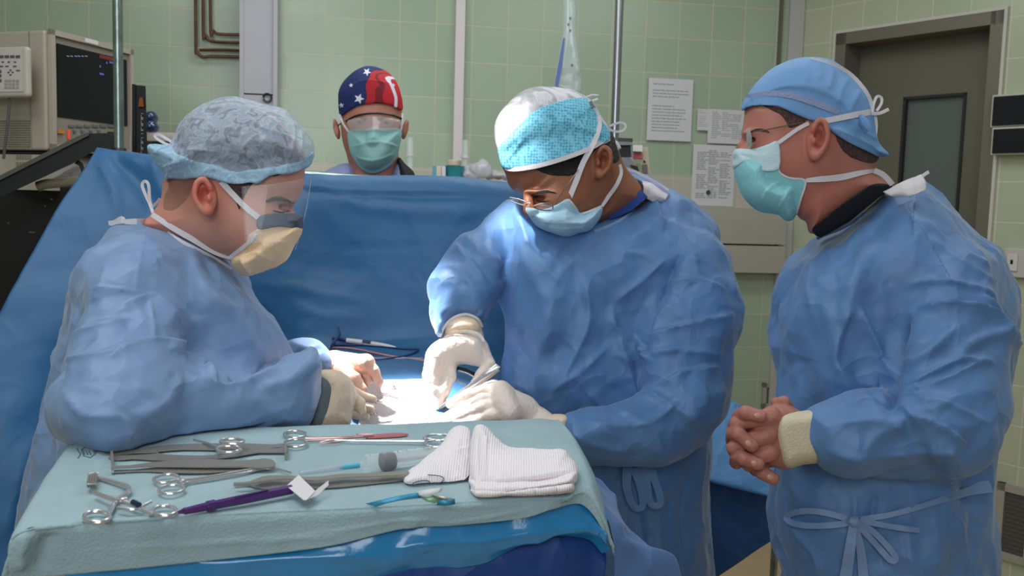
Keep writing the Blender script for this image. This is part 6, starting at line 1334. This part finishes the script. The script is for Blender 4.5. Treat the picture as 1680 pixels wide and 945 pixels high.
# ---- counter behind the screen
c0 = at(660, 289, 3.35)
ct = root('back_counter', (c0.x, c0.y, 0), 'long white counter against the tiled wall behind the screen', 'counter')
M_ct = mat('counter_white', srgb(204, 198, 194), .4)
a = WB.sz(860, 290)[0]; b2 = WB.sz(482, 290)[0]
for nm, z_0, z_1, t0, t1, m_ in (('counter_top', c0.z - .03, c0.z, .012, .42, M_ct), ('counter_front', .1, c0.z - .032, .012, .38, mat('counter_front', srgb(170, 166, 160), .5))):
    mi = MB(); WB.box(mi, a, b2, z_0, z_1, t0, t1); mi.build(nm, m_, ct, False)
CZ = c0.z
def onc(px, z=CZ, t=.25):
    """point on the counter seen at column px"""
    s_, _ = WB.sz(px, 285); p = ray(px, 285); P0 = WB.P(0, 0, t); k = (P0 - EYE).dot(WB.N) / p.dot(WB.N); q = EYE + p * k; q.z = z; return q
M_clear = mat('clear_tube', (.9, .95, .93), .06, trans=.0, alpha=.35, spec=.8)
for px, top, lab in ((672, 226, 'clear upright tube on the counter right of the flag-capped person'), (762, 230, 'clear upright tube beside the white conduit behind the teal bowl')):
    p = onc(px); zt_ = at(px, top, (p - EYE).dot(_f)).z; r = root('clear_tube', p, lab, 'tube', 'clear upright tubes on the counter')
    MB().lathe([(.016, 0), (.016, .006), (.014, .01), (.014, zt_ - CZ - .004), (.010, zt_ - CZ)], p, n=16).build('tube_wall', M_clear, r)
    MB().lathe([(.0165, .09), (.0165, .1)], p, n=16).build('tube_ring', M_white, r); MB().lathe([(.012, .002), (.012, .045)], p, n=16).build('white_filling', M_white, r)
p = onc(745, CZ, .30); bw = root('teal_bowl', p, 'small teal plastic bowl on the back counter', 'bowl')
MB().lathe([(.022, 0), (.030, .002), (.041, .052), (.043, .055), (.039, .055), (.028, .008), (0, .008)], p, n=24).build('bowl', mat('teal_plastic', srgb(30, 140, 150), .35), bw)
p2 = onc(745, CZ, .20); jr = root('lidded_jar', p2, 'small jar with beige lid standing behind the teal bowl', 'jar')
MB().lathe([(.026, 0), (.027, .06), (.022, .066)], p2, n=20).build('jar', mat('jar_clear', srgb(220, 220, 216), .2), jr); MB().lathe([(.030, .062), (.030, .08), (.027, .083)], p2, n=20).build('lid', mat('lid_beige', srgb(222, 206, 184), .5), jr)
for px, w_, m_, lab in ((713, .018, mat('box_teal', srgb(90, 170, 180), .5), 'narrow pale teal box at the left of the small boxes on the counter'), (720, .022, mat('box_cream', srgb(220, 204, 184), .6), 'cream small box standing beside the narrow teal box'), (728, .018, mat('box_white', srgb(214, 214, 220), .5), 'white small box standing directly left of the teal bowl')):
    p = onc(px, CZ, .32); o = MB().box((p.x, p.y, CZ + .026), (w_ - .002, .03, .052), bevel=.0015).build('small_box', m_); tag(o, lab, 'box', 'small boxes on the counter')
for poly, lab in (([(760, 288), (768, 272), (784, 266), (790, 262), (800, 268), (806, 280), (800, 290), (780, 293)], 'crumpled clear plastic packaging right of the teal bowl'), ([(796, 292), (804, 281), (822, 278), (842, 282), (850, 292), (820, 296)], 'flat white plastic wrapper at the right end of the counter items')):
    d_ = (onc(780, CZ, .3) - EYE).dot(_f) + (.04 if poly[0][0] > 790 else 0)
    v = Vol(750, 860, 255, 300, d_ - .12, d_ + .12, 2, .005); v.inflate(poly, d_, .05, .03, .003)
    o = vmesh('plastic_packaging', v, mat('packaging', srgb(210, 210, 216), .25, alpha=.85, spec=.7), None, 1, cr=[(.05, .014, 3), (.026, .006, 5)], post=lambda V: np.column_stack([V[:, 0], V[:, 1], np.maximum(V[:, 2], CZ + .001)])); tag(o, lab, 'packaging')
# ---- infusion pole, bag and pump
cc = at(1007, 250, 3.1); ip = root('infusion_pole', (cc.x, cc.y, 0), 'tall steel infusion pole behind the centre surgeon', 'pole')
MB().tube([Vector((cc.x, cc.y, .04)), Vector((cc.x, cc.y, 2.96))], .0145, 14).build('pole', M_ss, ip); MB().lathe([(.2, 0), (.2, .02), (.05, .04), (.02, .08)], (cc.x, cc.y, .0), n=20).build('base', M_dk, ip)
hk = MB(); hz = 2.3; top = at(932, -40, 3.1); hk.tube([Vector((cc.x, cc.y, top.z)), Vector((top.x, top.y, top.z)), ], .005, 8); hk.build('hook', M_ss, ip)
ib = root('infusion_bag', (top.x, top.y, at(930, 150, 3.1).z), 'clear limp infusion bag hanging above the centre surgeon', 'bag')
v = Vol(895, 965, -50, 168, 3.03, 3.17, 2.5, .004); v.inflate([(924, -45), (942, -45), (944, 10), (945, 50), (950, 90), (953, 120), (952, 150), (940, 160), (918, 152), (908, 142), (912, 110), (918, 80), (923, 50), (925, 10)], 3.1, .022, .025, .003)
vmesh('bag', v, mat('bag_film', srgb(200, 214, 214), .12, alpha=.38, spec=.8, coat=.5), ib, 1, [([(926, 55), (918, 90), (910, 140)], 3, .004, 'r'), ([(942, 95), (950, 125)], 3, .004, 'r')], [(.06, .004, 3)])
slab([(924, 62), (927, 62), (922, 110), (915, 145), (910, 140), (917, 100)], 3.07, 3.074, 'blue_print', mat('bag_print', srgb(90, 110, 170), .6), ib)
for (x, y) in ((934, 28), (931, 38), (934, 48), (937, 105)): slab([(x, y), (x + 3, y), (x + 3, y + 4), (x, y + 5)], 3.068, 3.07, 'bag_mark', mat('mark_grey', srgb(90, 96, 120), .6), ib)
pu = root('infusion_pump', at(1028, 330, 2.95), 'black and grey pump clamped to the steel pole behind the surgeon', 'pump')
slab([(1015, 237), (1034, 236), (1036, 258), (1015, 258)], 2.9, 3.0, 'dark_display', M_dk, pu); slab([(1014, 226), (1038, 227), (1038, 232), (1036, 236), (1014, 234)], 2.9, 3.02, 'top_grip', mat('grip', srgb(50, 50, 50), .4), pu)
slab([(1013, 232), (1037, 233), (1036, 238), (1013, 238)], 2.89, 3.0, 'grey_band', mat('pump_grey', srgb(130, 134, 138), .4), pu); slab([(1013, 258), (1034, 258), (1040, 267), (1039, 282), (1045, 290), (1045, 300), (1013, 300)], 2.9, 3.0, 'lower_body', MATS['pump_grey'], pu); slab([(1034, 237), (1038, 237), (1039, 258), (1034, 258)], 2.9, 3.0, 'side_rail', MATS['pump_grey'], pu)
slab([(1034, 270), (1046, 273), (1049, 282), (1040, 286)], 2.88, 2.9, 'pump_knob', M_dk, pu)
pb = root('medicine_dispenser', at(1052, 330, 3.2), 'beige dispenser with red label standing beside the grey pump', 'dispenser')
slab([(1038, 241), (1063, 241), (1068, 300), (1040, 300)], 3.15, 3.25, 'housing', mat('disp_beige', srgb(190, 180, 154), .5), pb); slab([(1037, 251), (1055, 252), (1055, 260), (1037, 259)], 3.145, 3.15, 'red_label', mat('red_label', srgb(214, 100, 104), .6), pb)
slab([(1038, 238), (1054, 238), (1054, 249), (1038, 248)], 3.12, 3.2, 'white_cap', M_white, pb); slab([(1056, 262), (1060, 266), (1056, 267)], 3.145, 3.15, 'mark', M_dk, pb); slab([(1054, 270), (1062, 270), (1063, 284), (1055, 284)], 3.145, 3.15, 'key_block', MATS['key_grey'], pb); slab([(1044, 268), (1051, 268), (1052, 284), (1045, 284)], 3.145, 3.15, 'green_window', mat('green_win', srgb(140, 160, 120), .4), pb)

# ================================================================ instruments on the tray
TZ = .0045
def I(x, y, dz=.0): return T(x, y, TZ + dz)
M_steel = mat('surgical_steel', srgb(214, 212, 212), .22, .75, bump=.05, bscale=200); M_satin = mat('satin_steel', srgb(164, 158, 148), .34, .55, bump=.05, bscale=300)
def ring(cx, cy, rx, ry, parent, r=.0022, z=.004, name='finger_ring', m_=None, tilt=0):
    P = [I(cx + rx * math.cos(t) - ry * 0, cy + ry * math.sin(t) + tilt * math.cos(t), z) for t in np.linspace(0, 2 * math.pi, 25)[:-1]]
    return MB().tube(P, r, 8, closed=True).build(name, m_ or M_steel, parent)
def rod(pts, r, name, parent, m_=None, n=5, z=.004):
    P = [I(p[0], p[1], p[2] if len(p) > 2 else z) for p in crom([q if len(q) > 2 else (*q, z) for q in pts], n)]
    rr = r if not hasattr(r, '__len__') else list(np.interp(np.linspace(0, 1, len(P)), np.linspace(0, 1, len(r)), r))
    return MB().tube(P, rr, 8).build(name, m_ or M_steel, parent)
def plate(pts, th, name, parent, m_=None, z=.001, curve=2):
    P = [I(p[0], p[1], z + th) for p in (crom(pts, curve, True) if curve > 1 else pts)]
    return MB().prism(P, (0, 0, -th)).build(name, m_ or M_satin, parent, True, 30)
# flat retractor with long slot
r = root('flat_retractor', I(325, 741), 'long flat grey retractor with a long slot, lying nearest the sleeve', 'surgical instrument')
plate([(184, 740), (220, 738), (253, 732), (310, 728), (380, 727), (425, 728), (448, 729), (468, 727), (468, 733), (440, 736), (400, 737), (368, 737), (300, 736), (262, 739), (256, 741), (256, 744), (184, 747)], .002, 'upper_rail', r)
plate([(184, 747), (256, 743), (268, 745), (310, 747), (350, 746), (372, 740), (400, 737), (440, 736), (468, 733), (467, 741), (425, 741), (390, 747), (340, 752), (290, 753), (250, 753), (218, 751), (184, 754)], .002, 'lower_rail', r)
plate([(181, 739), (185, 739), (187, 755), (182, 755)], .010, 'hooked_end', r, curve=1); plate([(466, 726), (470, 726), (471, 742), (467, 742)], .010, 'hooked_end', r, curve=1); 
# toothed forceps
r = root('toothed_forceps', I(315, 764), 'broad tissue forceps with fine ribbed grip below the flat retractor', 'surgical instrument')
plate([(186, 764), (215, 763), (250, 758), (300, 754), (345, 753), (400, 755), (432, 752), (446, 754), (452, 759), (448, 765), (430, 766), (400, 765), (330, 765), (260, 764), (215, 766), (186, 767)], .002, 'upper_jaw', r, z=.006)
plate([(186, 771), (220, 770), (260, 766), (300, 761), (345, 760), (400, 759), (440, 757), (448, 762), (436, 768), (400, 770), (340, 774), (290, 774), (255, 772), (215, 772), (186, 774)], .002, 'lower_jaw', r)
MB().tube([I(185, 763, .008), I(184, 768, .004), I(185, 774, .004)], .0018, 6).build('tip', M_steel, r)
for k in range(10):
    x = 285 + k * 8; MB().tube([I(x, 761.5 - k * .15, .0035), I(x + 1, 771 - k * .2, .0035)], .0005, 4).build('grip_rib', M_satin, r)
# curved clamp
r = root('curved_clamp', I(360, 785), 'slim curved clamp with two finger rings in the middle of the tray', 'surgical instrument')
ring(272, 785, 20, 6.5, r, tilt=-2); ring(281, 803, 21, 7, r, tilt=-1.5)
rod([(290, 782), (297, 788), (310, 787), (350, 781), (400, 772), (430, 768), (452, 768), (478, 775)], [.0022, .002, .0018, .0018, .0016, .0014, .001], 'upper_arm', r); rod([(300, 797), (306, 792), (330, 788), (400, 776), (430, 770), (452, 770), (478, 776)], [.0022, .002, .0018, .0016, .0014, .001], 'lower_arm', r, z=.0025)
MB().box(tuple(I(297, 790, .004)), (.006, .004, .003), bevel=.001).build('ratchet', M_steel, r)
# self retaining retractor
r = root('rake_retractor', I(205, 818), 'self retaining retractor with rake tips and one large ring at far left', 'surgical instrument')
ring(159, 848, 21, 9, r, .0026); ring(270, 838, 19, 8, r, .0024)
rod([(179, 843), (184, 832), (193, 820), (204, 812), (211, 806), (210, 800), (203, 796), (180, 789), (160, 784)], [.003, .003, .003, .0032, .003, .0028, .0026], 'outer_arm', r); rod([(154, 808, .006), (172, 815, .008), (188, 820, .008), (204, 823, .008), (225, 832, .006), (250, 843, .004)], [.0028, .003, .0032, .0032, .003, .0028], 'inner_arm', r)
rod([(193, 833, .006), (220, 836, .006), (238, 828, .006), (248, 823, .006)], .002, 'ratchet_bar', r); rod([(218, 824, .01), (228, 829, .01)], .0035, 'ratchet_catch', r, mat('blued_steel', srgb(70, 84, 120), .3, .9)); MB().lathe([(.0045, 0), (.0045, .004), (.003, .005)], I(203, 822, .008), n=12).build('pivot_screw', M_steel, r)
for k in range(4): rod([(146 + k * 4, 781 - k * 1.2, .010), (144 + k * 4, 793, .012), (145 + k * 4, 799, .004)], .0014, 'rake_tooth', r, M_satin)
rod([(146, 779, .010), (153, 777, .010), (161, 776, .010)], .0022, 'rake_bar', r); 
# marking pen
r = root('marking_pen', I(390, 822), 'purple surgical marking pen lying along the near edge of the tray', 'pen')
M_pur = mat('purple_plastic', srgb(74, 38, 104), .25, coat=.3)
rod([(302, 839, .006), (335, 832, .007), (400, 819, .008), (478, 803, .008)], [.0040, .0052, .0062, .0062], 'barrel', r, M_pur); rod([(292, 841, .004), (304, 838, .006)], [.0014, .0042], 'tip_cap', r, M_pur)
rod([(340, 831, .008), (352, 828.5, .008)], .0068, 'collar', r, M_pur); rod([(385, 816, .014), (440, 804, .014)], .0012, 'clip', r, M_pur)
for k in range(10): 
    x = 396 + k * 5; y = 823.5 - (x - 396) * .205; MB().box(tuple(I(x, y - 3, .0145)), (.0022, .0012, .0004)).build('printed_mark', mat('pen_print', srgb(60, 24, 84), .5), r)
r = root('label_tag', I(500, 800, .01), 'small white folded paper label at the end of the purple pen', 'label')
plate([(470, 797), (490, 779), (517, 805), (511, 812), (503, 820), (498, 820)], .0006, 'label_square', r, M_paper, z=.012, curve=1); MB().add([I(503, 820, .012), I(517, 805, .012), I(539, 788, .016), I(539, 796, .012), I(522, 812, .008)], [(0, 1, 2, 3, 4)]).build('label_flap', M_paper, r)
# tissue forceps long
r = root('tissue_forceps', I(530, 790), 'long thumb forceps with wide plate grip beneath the white label', 'surgical instrument')
plate([(386, 791), (408, 790), (425, 783), (440, 780), (470, 780), (500, 782), (530, 781), (560, 777), (610, 776), (665, 772), (669, 778), (610, 781), (560, 783), (520, 788), (470, 785), (430, 789), (410, 793), (386, 793)], .0018, 'upper_blade', r, z=.009)
plate([(386, 794), (408, 793), (432, 785), (470, 786), (520, 788), (560, 784), (610, 781), (669, 777), (668, 785), (620, 791), (560, 797), (500, 800), (432, 800), (408, 795), (386, 796)], .002, 'lower_blade', r)
# scissors
r = root('scissors', I(575, 718), 'straight scissors with blood-tinted blades at the far edge of the tray', 'surgical instrument')
ring(484, 712.5, 18, 5.5, r); ring(485, 727, 18, 6, r)
M_blood = mat('bloodied_steel', srgb(226, 132, 134), .25, .3)
rod([(501, 719), (520, 719), (560, 718), (612, 715)], [.0024, .0022, .0022, .0026], 'shank', r, mat('pink_steel', srgb(190, 150, 146), .25, .9)); rod([(500, 722), (560, 720), (612, 714), (585, 712), (612, 712)], .0012, 'shank', r, MATS['pink_steel'])
plate([(604, 713.5), (640, 710.5), (660, 710.3), (670, 712), (660, 714), (640, 715.5), (604, 717)], .0022, 'blade', r, M_blood)
r = root('needle_holder', I(610, 724), 'needle holder with open handle loops pointing at the gauze', 'surgical instrument')
rod([(524, 726), (548, 722), (580, 723), (640, 723.5), (697, 724)], [.0008, .0018, .002, .0022, .0024], 'shank', r); rod([(524, 727), (545, 726), (560, 724)], [.0008, .0014, .001], 'jaw', r, MATS['pink_steel'])
ring(719, 717.5, 21, 4.5, r, .0020); ring(717, 728, 21, 5.5, r, .0020); rod([(695, 718), (698, 726), (704, 733)], .002, 'ratchet', r)
r = root('ring_clamp', I(372, 731), 'clamp whose two shiny finger rings peep out beside the sleeve', 'surgical instrument')
ring(375, 737, 19, 5, r, .0024, z=.012); ring(381, 724, 19, 4, r, .0024, z=.016); rod([(358, 735, .010), (340, 727, .006), (318, 722, .004)], .002, 'shank', r)
# syringe
r = root('syringe', I(620, 760), 'clear syringe with dark rubber plunger and blue needle hub', 'syringe')
a = I(596, 762, .013); b = I(740, 742, .013); ax = (b - a).normalized(); L = (b - a).length
MB().lathe([(.003, -.006), (.0035, 0), (.0125, .002), (.013, .004), (.013, L), (.0145, L), (.0145, L + .002)], a, ax, 24).build('barrel', mat('clear_barrel', (.86, .9, .92), .04, alpha=.22, spec=.9, coat=.8), r)
MB().lathe([(.0112, L * .20), (.0122, L * .21), (.0112, L * .25), (.0122, L * .28), (.0122, L * .33), (.010, L * .34)], a, ax, 20).build('plunger_rubber', mat('rubber', srgb(36, 40, 48), .4), r)
MB().lathe([(.0035, L * .34), (.0035, L * 1.1)], a, ax, 10).build('plunger_rod', mat('rod_clear', srgb(200, 206, 212), .2, alpha=.6), r)
for k in range(9):
    q = a + ax * (L * (.08 + .1 * k)) + Vector((0, -.003, .0125)); MB().box(tuple(q), (.0008, .006, .0004)).build('graduation', mat('grad', srgb(50, 54, 64), .6), r)
h = MB(); h.lathe([(.0012, -.034), (.0036, -.028), (.0042, -.010), (.0040, -.006)], a, ax, 12); h.build('needle_hub', mat('hub_blue', srgb(96, 184, 212), .3), r)
h = MB(); h.lathe([(.0022, -.088), (.0036, -.086), (.0046, -.034), (.0044, -.030)], a, ax, 12); h.build('needle_cover', mat('cover_clear', srgb(190, 206, 220), .15, alpha=.45), r)
# gauze on the tray
def gz(poly, dep, H, Rr, label, folds=(), seed=3, extra=None):
    P = np.array(poly); v = Vol(P[:, 0].min() - 12, P[:, 0].max() + 12, P[:, 1].min() - 12, P[:, 1].max() + 12, min(q[2] for q in dep) - .10, max(q[2] for q in dep) + .12, 2.0, .0025)
    v.inflate(poly, dep, H, Rr, .003, n=3)
    o = vmesh('gauze_pad', v, M_gz, None, 1, folds, [(.04, .0025, seed), (.014, .0006, seed)], post=lambda V: np.column_stack([V[:, 0], V[:, 1], np.maximum(V[:, 2], TRAYZ + .006 + (0 if extra is None else extra))]))
    return tag(o, label, 'gauze', 'folded gauze on the tray')
M_gz = bpy.data.materials.new('woven_gauze'); M_gz.use_nodes = True
def _gz():
    nt = M_gz.node_tree; b = nt.nodes['Principled BSDF']; L_ = nt.links; tc = nt.nodes.new('ShaderNodeTexCoord')
    w = nt.nodes.new('ShaderNodeTexWave'); w.inputs['Scale'].default_value = 95; w.inputs['Distortion'].default_value = 1.5; w.bands_direction = 'X'; L_.new(tc.outputs['Object'], w.inputs[0])
    r = nt.nodes.new('ShaderNodeValToRGB'); r.color_ramp.elements[0].color = (*srgb(226, 219, 221), 1); r.color_ramp.elements[1].color = (*srgb(242, 236, 238), 1); L_.new(w.outputs[0], r.inputs[0]); L_.new(r.outputs[0], b.inputs['Base Color'])
    b.inputs['Roughness'].default_value = .95; b.inputs['Subsurface Weight'].default_value = .1; b.inputs['Subsurface Radius'].default_value = (.004, .004, .004)
    bp = nt.nodes.new('ShaderNodeBump'); bp.inputs['Strength'].default_value = .5; bp.inputs['Distance'].default_value = .001; L_.new(w.outputs[0], bp.inputs['Height']); L_.new(bp.outputs[0], b.inputs['Normal'])
_gz()
g1 = gz([(662, 790), (667, 775), (684, 764), (700, 748), (722, 730), (738, 708), (752, 700), (766, 702), (773, 716), (776, 745), (777, 780), (772, 800), (745, 800), (700, 797), (672, 797)], [(720, 798, 1.20), (750, 702, 1.33)], .034, .030, 'left folded gauze pad with a dark thread lying against the stack', [([(735, 745), (755, 735), (772, 732)], 3, .002, 's'), ([(668, 776), (690, 768), (720, 762)], 5, .003, 'g')], 3)
gz([(770, 742), (776, 706), (786, 697), (798, 700), (812, 716), (828, 730), (850, 735), (920, 737), (934, 750), (946, 764), (946, 782), (900, 792), (850, 797), (800, 799), (776, 797)], [(850, 790, 1.205), (850, 700, 1.32)], .045, .022, 'top right gauze pad with upright folded edge and flat square end', [([(795, 700), (798, 740), (796, 788)], 4, .004, 's'), ([(783, 700), (784, 740), (782, 790)], 3, -.003, 'r'), ([(800, 786), (860, 782), (944, 768)], 3, .002, 's')], 7, .001)
gz([(776, 786), (840, 789), (900, 783), (940, 773), (946, 780), (940, 796), (900, 804), (850, 810), (782, 811), (772, 800)], [(850, 803, 1.185), (850, 775, 1.22)], .05, .010, 'middle gauze pad in the right hand stack with fraying edge', [([(790, 795), (860, 794), (935, 780)], 2.5, .002, 's')], 9, .001)
gz([(774, 800), (840, 802), (900, 796), (936, 791), (941, 798), (934, 808), (880, 813), (820, 817), (784, 818), (774, 812)], [(850, 817, 1.165), (850, 790, 1.20)], .05, .010, 'bottom gauze pad of the right hand stack on the towel', [([(790, 810), (860, 807), (930, 800)], 2.5, .002, 's')], 11)
T_g = bvh(g1)
th = MB(); P = [hit(T_g, x, y, .002, 1.2) for x, y in crom([(668, 798), (685, 790), (702, 789), (706, 796), (698, 801), (715, 797), (728, 787), (722, 781), (702, 779)], 5)]; th.tube(P, .0005, 5); tag(th.build('suture_thread', M_dk), 'thin dark suture thread curling over the left gauze pad', 'thread')
# opened suture packet
r = root('suture_packet', I(675, 818), 'opened blue foil suture packet lying in front of the gauze', 'packet')
M_foil = mat('foil_blue', srgb(60, 150, 186), .35, .2)
def strip(pts_top, pts_bot, name, m_, parent=r, th=.0008):
    V = [I(*p) for p in pts_top] + [I(*p) for p in pts_bot]; n = len(pts_top); F = [(i, i + 1, n + i + 1, n + i) for i in range(n - 1)]
    o = MB().add(V, F).build(name, m_, parent, True, None); md = o.modifiers.new('t', 'SOLIDIFY'); md.thickness = th; return o
strip([(600, 826, .001), (625, 820, .008), (650, 814, .014), (678, 809, .016), (690, 808, .014)], [(616, 831, .001), (632, 826, .006), (655, 821, .010), (680, 818, .010), (692, 817, .008)], 'foil_flap', M_foil)
strip([(684, 806, .016), (700, 803, .018), (720, 800, .018), (726, 802, .016)], [(688, 813, .012), (702, 812, .014), (716, 810, .014), (724, 806, .014)], 'paper_insert', M_paper)
strip([(686, 814, .010), (702, 815, .010), (716, 812, .010), (730, 816, .006)], [(700, 822, .004), (712, 826, .003), (724, 822, .003), (738, 820, .003)], 'green_inner', mat('foil_green', srgb(150, 196, 160), .35, .3))
strip([(708, 812, .012), (726, 814, .012), (742, 817, .008)], [(716, 818, .008), (730, 820, .006), (744, 822, .006)], 'silver_inner', mat('foil_silver', srgb(220, 224, 220), .25, .5))
strip([(718, 821, .006), (732, 821, .008), (746, 818, .008)], [(716, 829, .001), (732, 830, .001), (747, 827, .001)], 'foil_end', MATS['foil_blue'])

# ================================================================ at the operative field
def air(pts, r, name, m_, parent=None, n=4):
    P = [at(*p) for p in crom(pts, n)]; rr = r if not hasattr(r, '__len__') else list(np.interp(np.linspace(0, 1, len(P)), np.linspace(0, 1, len(r)), r))
    return MB().tube(P, rr, 8).build(name, m_, parent)
def D(px, py, off=.004, dflt=2.0):
    p = hit(T_d, px, py, off, dflt); return (px, py, (p - EYE).dot(_f))
r = root('cautery_pencil', at(*D(600, 562)), 'white cautery pencil resting on the blue drape behind the far hand', 'surgical instrument')
M_wp = mat('pencil_white', srgb(220, 216, 214), .35)
air([D(568, 558, .008), D(590, 561, .008), D(620, 565, .008), D(640, 568, .006), D(650, 570, .005)], [.0055, .0062, .0055, .0035, .0015], 'pencil_body', M_wp, r); air([D(595, 560, .015), D(608, 562, .015)], .004, 'switch', mat('navy_switch', srgb(40, 54, 90), .4), r)
air([D(545, 555), D(556, 556), D(568, 558, .008)], .003, 'cable_boot', mat('navy_cable', srgb(26, 52, 104), .5), r)
o = air([D(555, 536, .01), D(556, 550, .02), D(548, 562, .02), D(543, 572, .01), D(548, 582)], [.002, .0035, .004, .003, .002], 'blue_tie', MATS['navy_cable']); tag(o, 'dark blue clip tied round the cables near the cautery pencil', 'clip')
def cord(pts, m_, lab, r_=.0024): tag(air([D(*p) for p in pts], r_, 'cord', m_), lab, 'cord', 'cords lying across the drape')
cord([(545, 566), (600, 566), (660, 572), (686, 573), (672, 582), (640, 588), (608, 592)], MATS['navy_cable'], 'dark blue cord looping sharply back left of the glowing hand')
cord([(540, 570), (580, 572), (640, 584), (700, 592)], mat('pink_cord', srgb(190, 130, 130), .5), 'pinkish thin cord running right toward the lit hand')
cord([(538, 577), (570, 584), (620, 588), (694, 588)], mat('grey_cord', srgb(150, 150, 168), .5), 'pale grey thin cord below the pink one')
# coil retractor, scissors held by left surgeon
r = root('coil_retractor', at(625, 682, 1.78), 'thin retractor with a coiled spring collar held by the left surgeon', 'surgical instrument')
air([(590, 677, 1.77), (612, 680, 1.78), (635, 684, 1.79), (660, 690, 1.80), (680, 694, 1.80)], [.0024, .0022, .0018, .0014, .001], 'shaft', M_steel, r)
for k in range(5): MB().tube([at(614 + k * 4 + 1.5 * math.cos(t), 681 + k * .7 + 4.5 * math.sin(t), 1.781 - .005 * math.cos(t)) for t in np.linspace(0, 6.0, 12)], .001, 5).build('coil', M_steel, r)
o = air([(640, 694, 1.80), (650, 690, 1.80), (658, 692, 1.79)], [.002, .004, .002], 'blue_suture_tail', mat('suture_blue', srgb(50, 120, 180), .5)); tag(o, 'small bright blue suture tail at the edge of the towel', 'suture')
r = root('dissecting_scissors', at(605, 653, 1.78), 'steel scissors held in the far gloved fingers of the left surgeon', 'surgical instrument')
air([(584, 648, 1.785), (598, 652, 1.78), (612, 656, 1.785), (628, 660, 1.79)], [.0022, .0022, .002, .001], 'blade', M_steel, r); air([(584, 652, 1.785), (600, 655, 1.78), (620, 662, 1.79)], [.002, .002, .001], 'blade', M_steel, r)
o = slab([(595, 643), (600, 638), (612, 625), (618, 630), (623, 636), (630, 653), (622, 658), (608, 652)], 1.757, 1.759, 'gauze_square', M_gauze, None); tag(o, 'white square of gauze held by the far fingers of the left surgeon', 'gauze')
o = slab([(626, 655), (640, 640), (648, 629), (650, 655)], 1.87, 1.873, 'gauze_tip', M_gauze, None); tag(o, 'pointed white gauze tip standing up beside the wound', 'gauze')
# forceps gripped between the centre surgeon's hands
r = root('thumb_forceps', at(790, 620, 1.80), 'bright steel forceps held between the hands of the centre surgeon', 'surgical instrument')
MB().tube([at(*p) for p in ((722, 668, 1.80), (740, 655, 1.798), (770, 634, 1.79), (795, 615, 1.785), (816, 602, 1.78), (819, 604, 1.78))], [(.001, .001), (.003, .0012), (.0045, .0014), (.0065, .0016), (.0065, .0016), (.003, .001)], 8, flat=(0, -1, .3)).build('upper_arm', M_steel, r)
MB().tube([at(*p) for p in ((722, 670, 1.803), (742, 658, 1.806), (772, 640, 1.80), (796, 620, 1.793), (817, 604, 1.786))], [(.001, .001), (.003, .0012), (.0045, .0014), (.0065, .0016), (.0065, .0016)], 8, flat=(0, -1, .3)).build('lower_arm', M_satin, r)
r = root('needle_driver', at(765, 608, 1.86), 'dark handled instrument held inside the curled right hand', 'surgical instrument')
air([(750, 604, 1.86), (765, 608, 1.86), (782, 616, 1.85)], .004, 'handle', M_dk, r); air([(752, 608, 1.855), (768, 613, 1.855), (782, 620, 1.85)], .002, 'shank', M_steel, r); air([(743, 622, 1.83), (756, 628, 1.825), (765, 632, 1.82)], .002, 'jaw', M_steel, r)
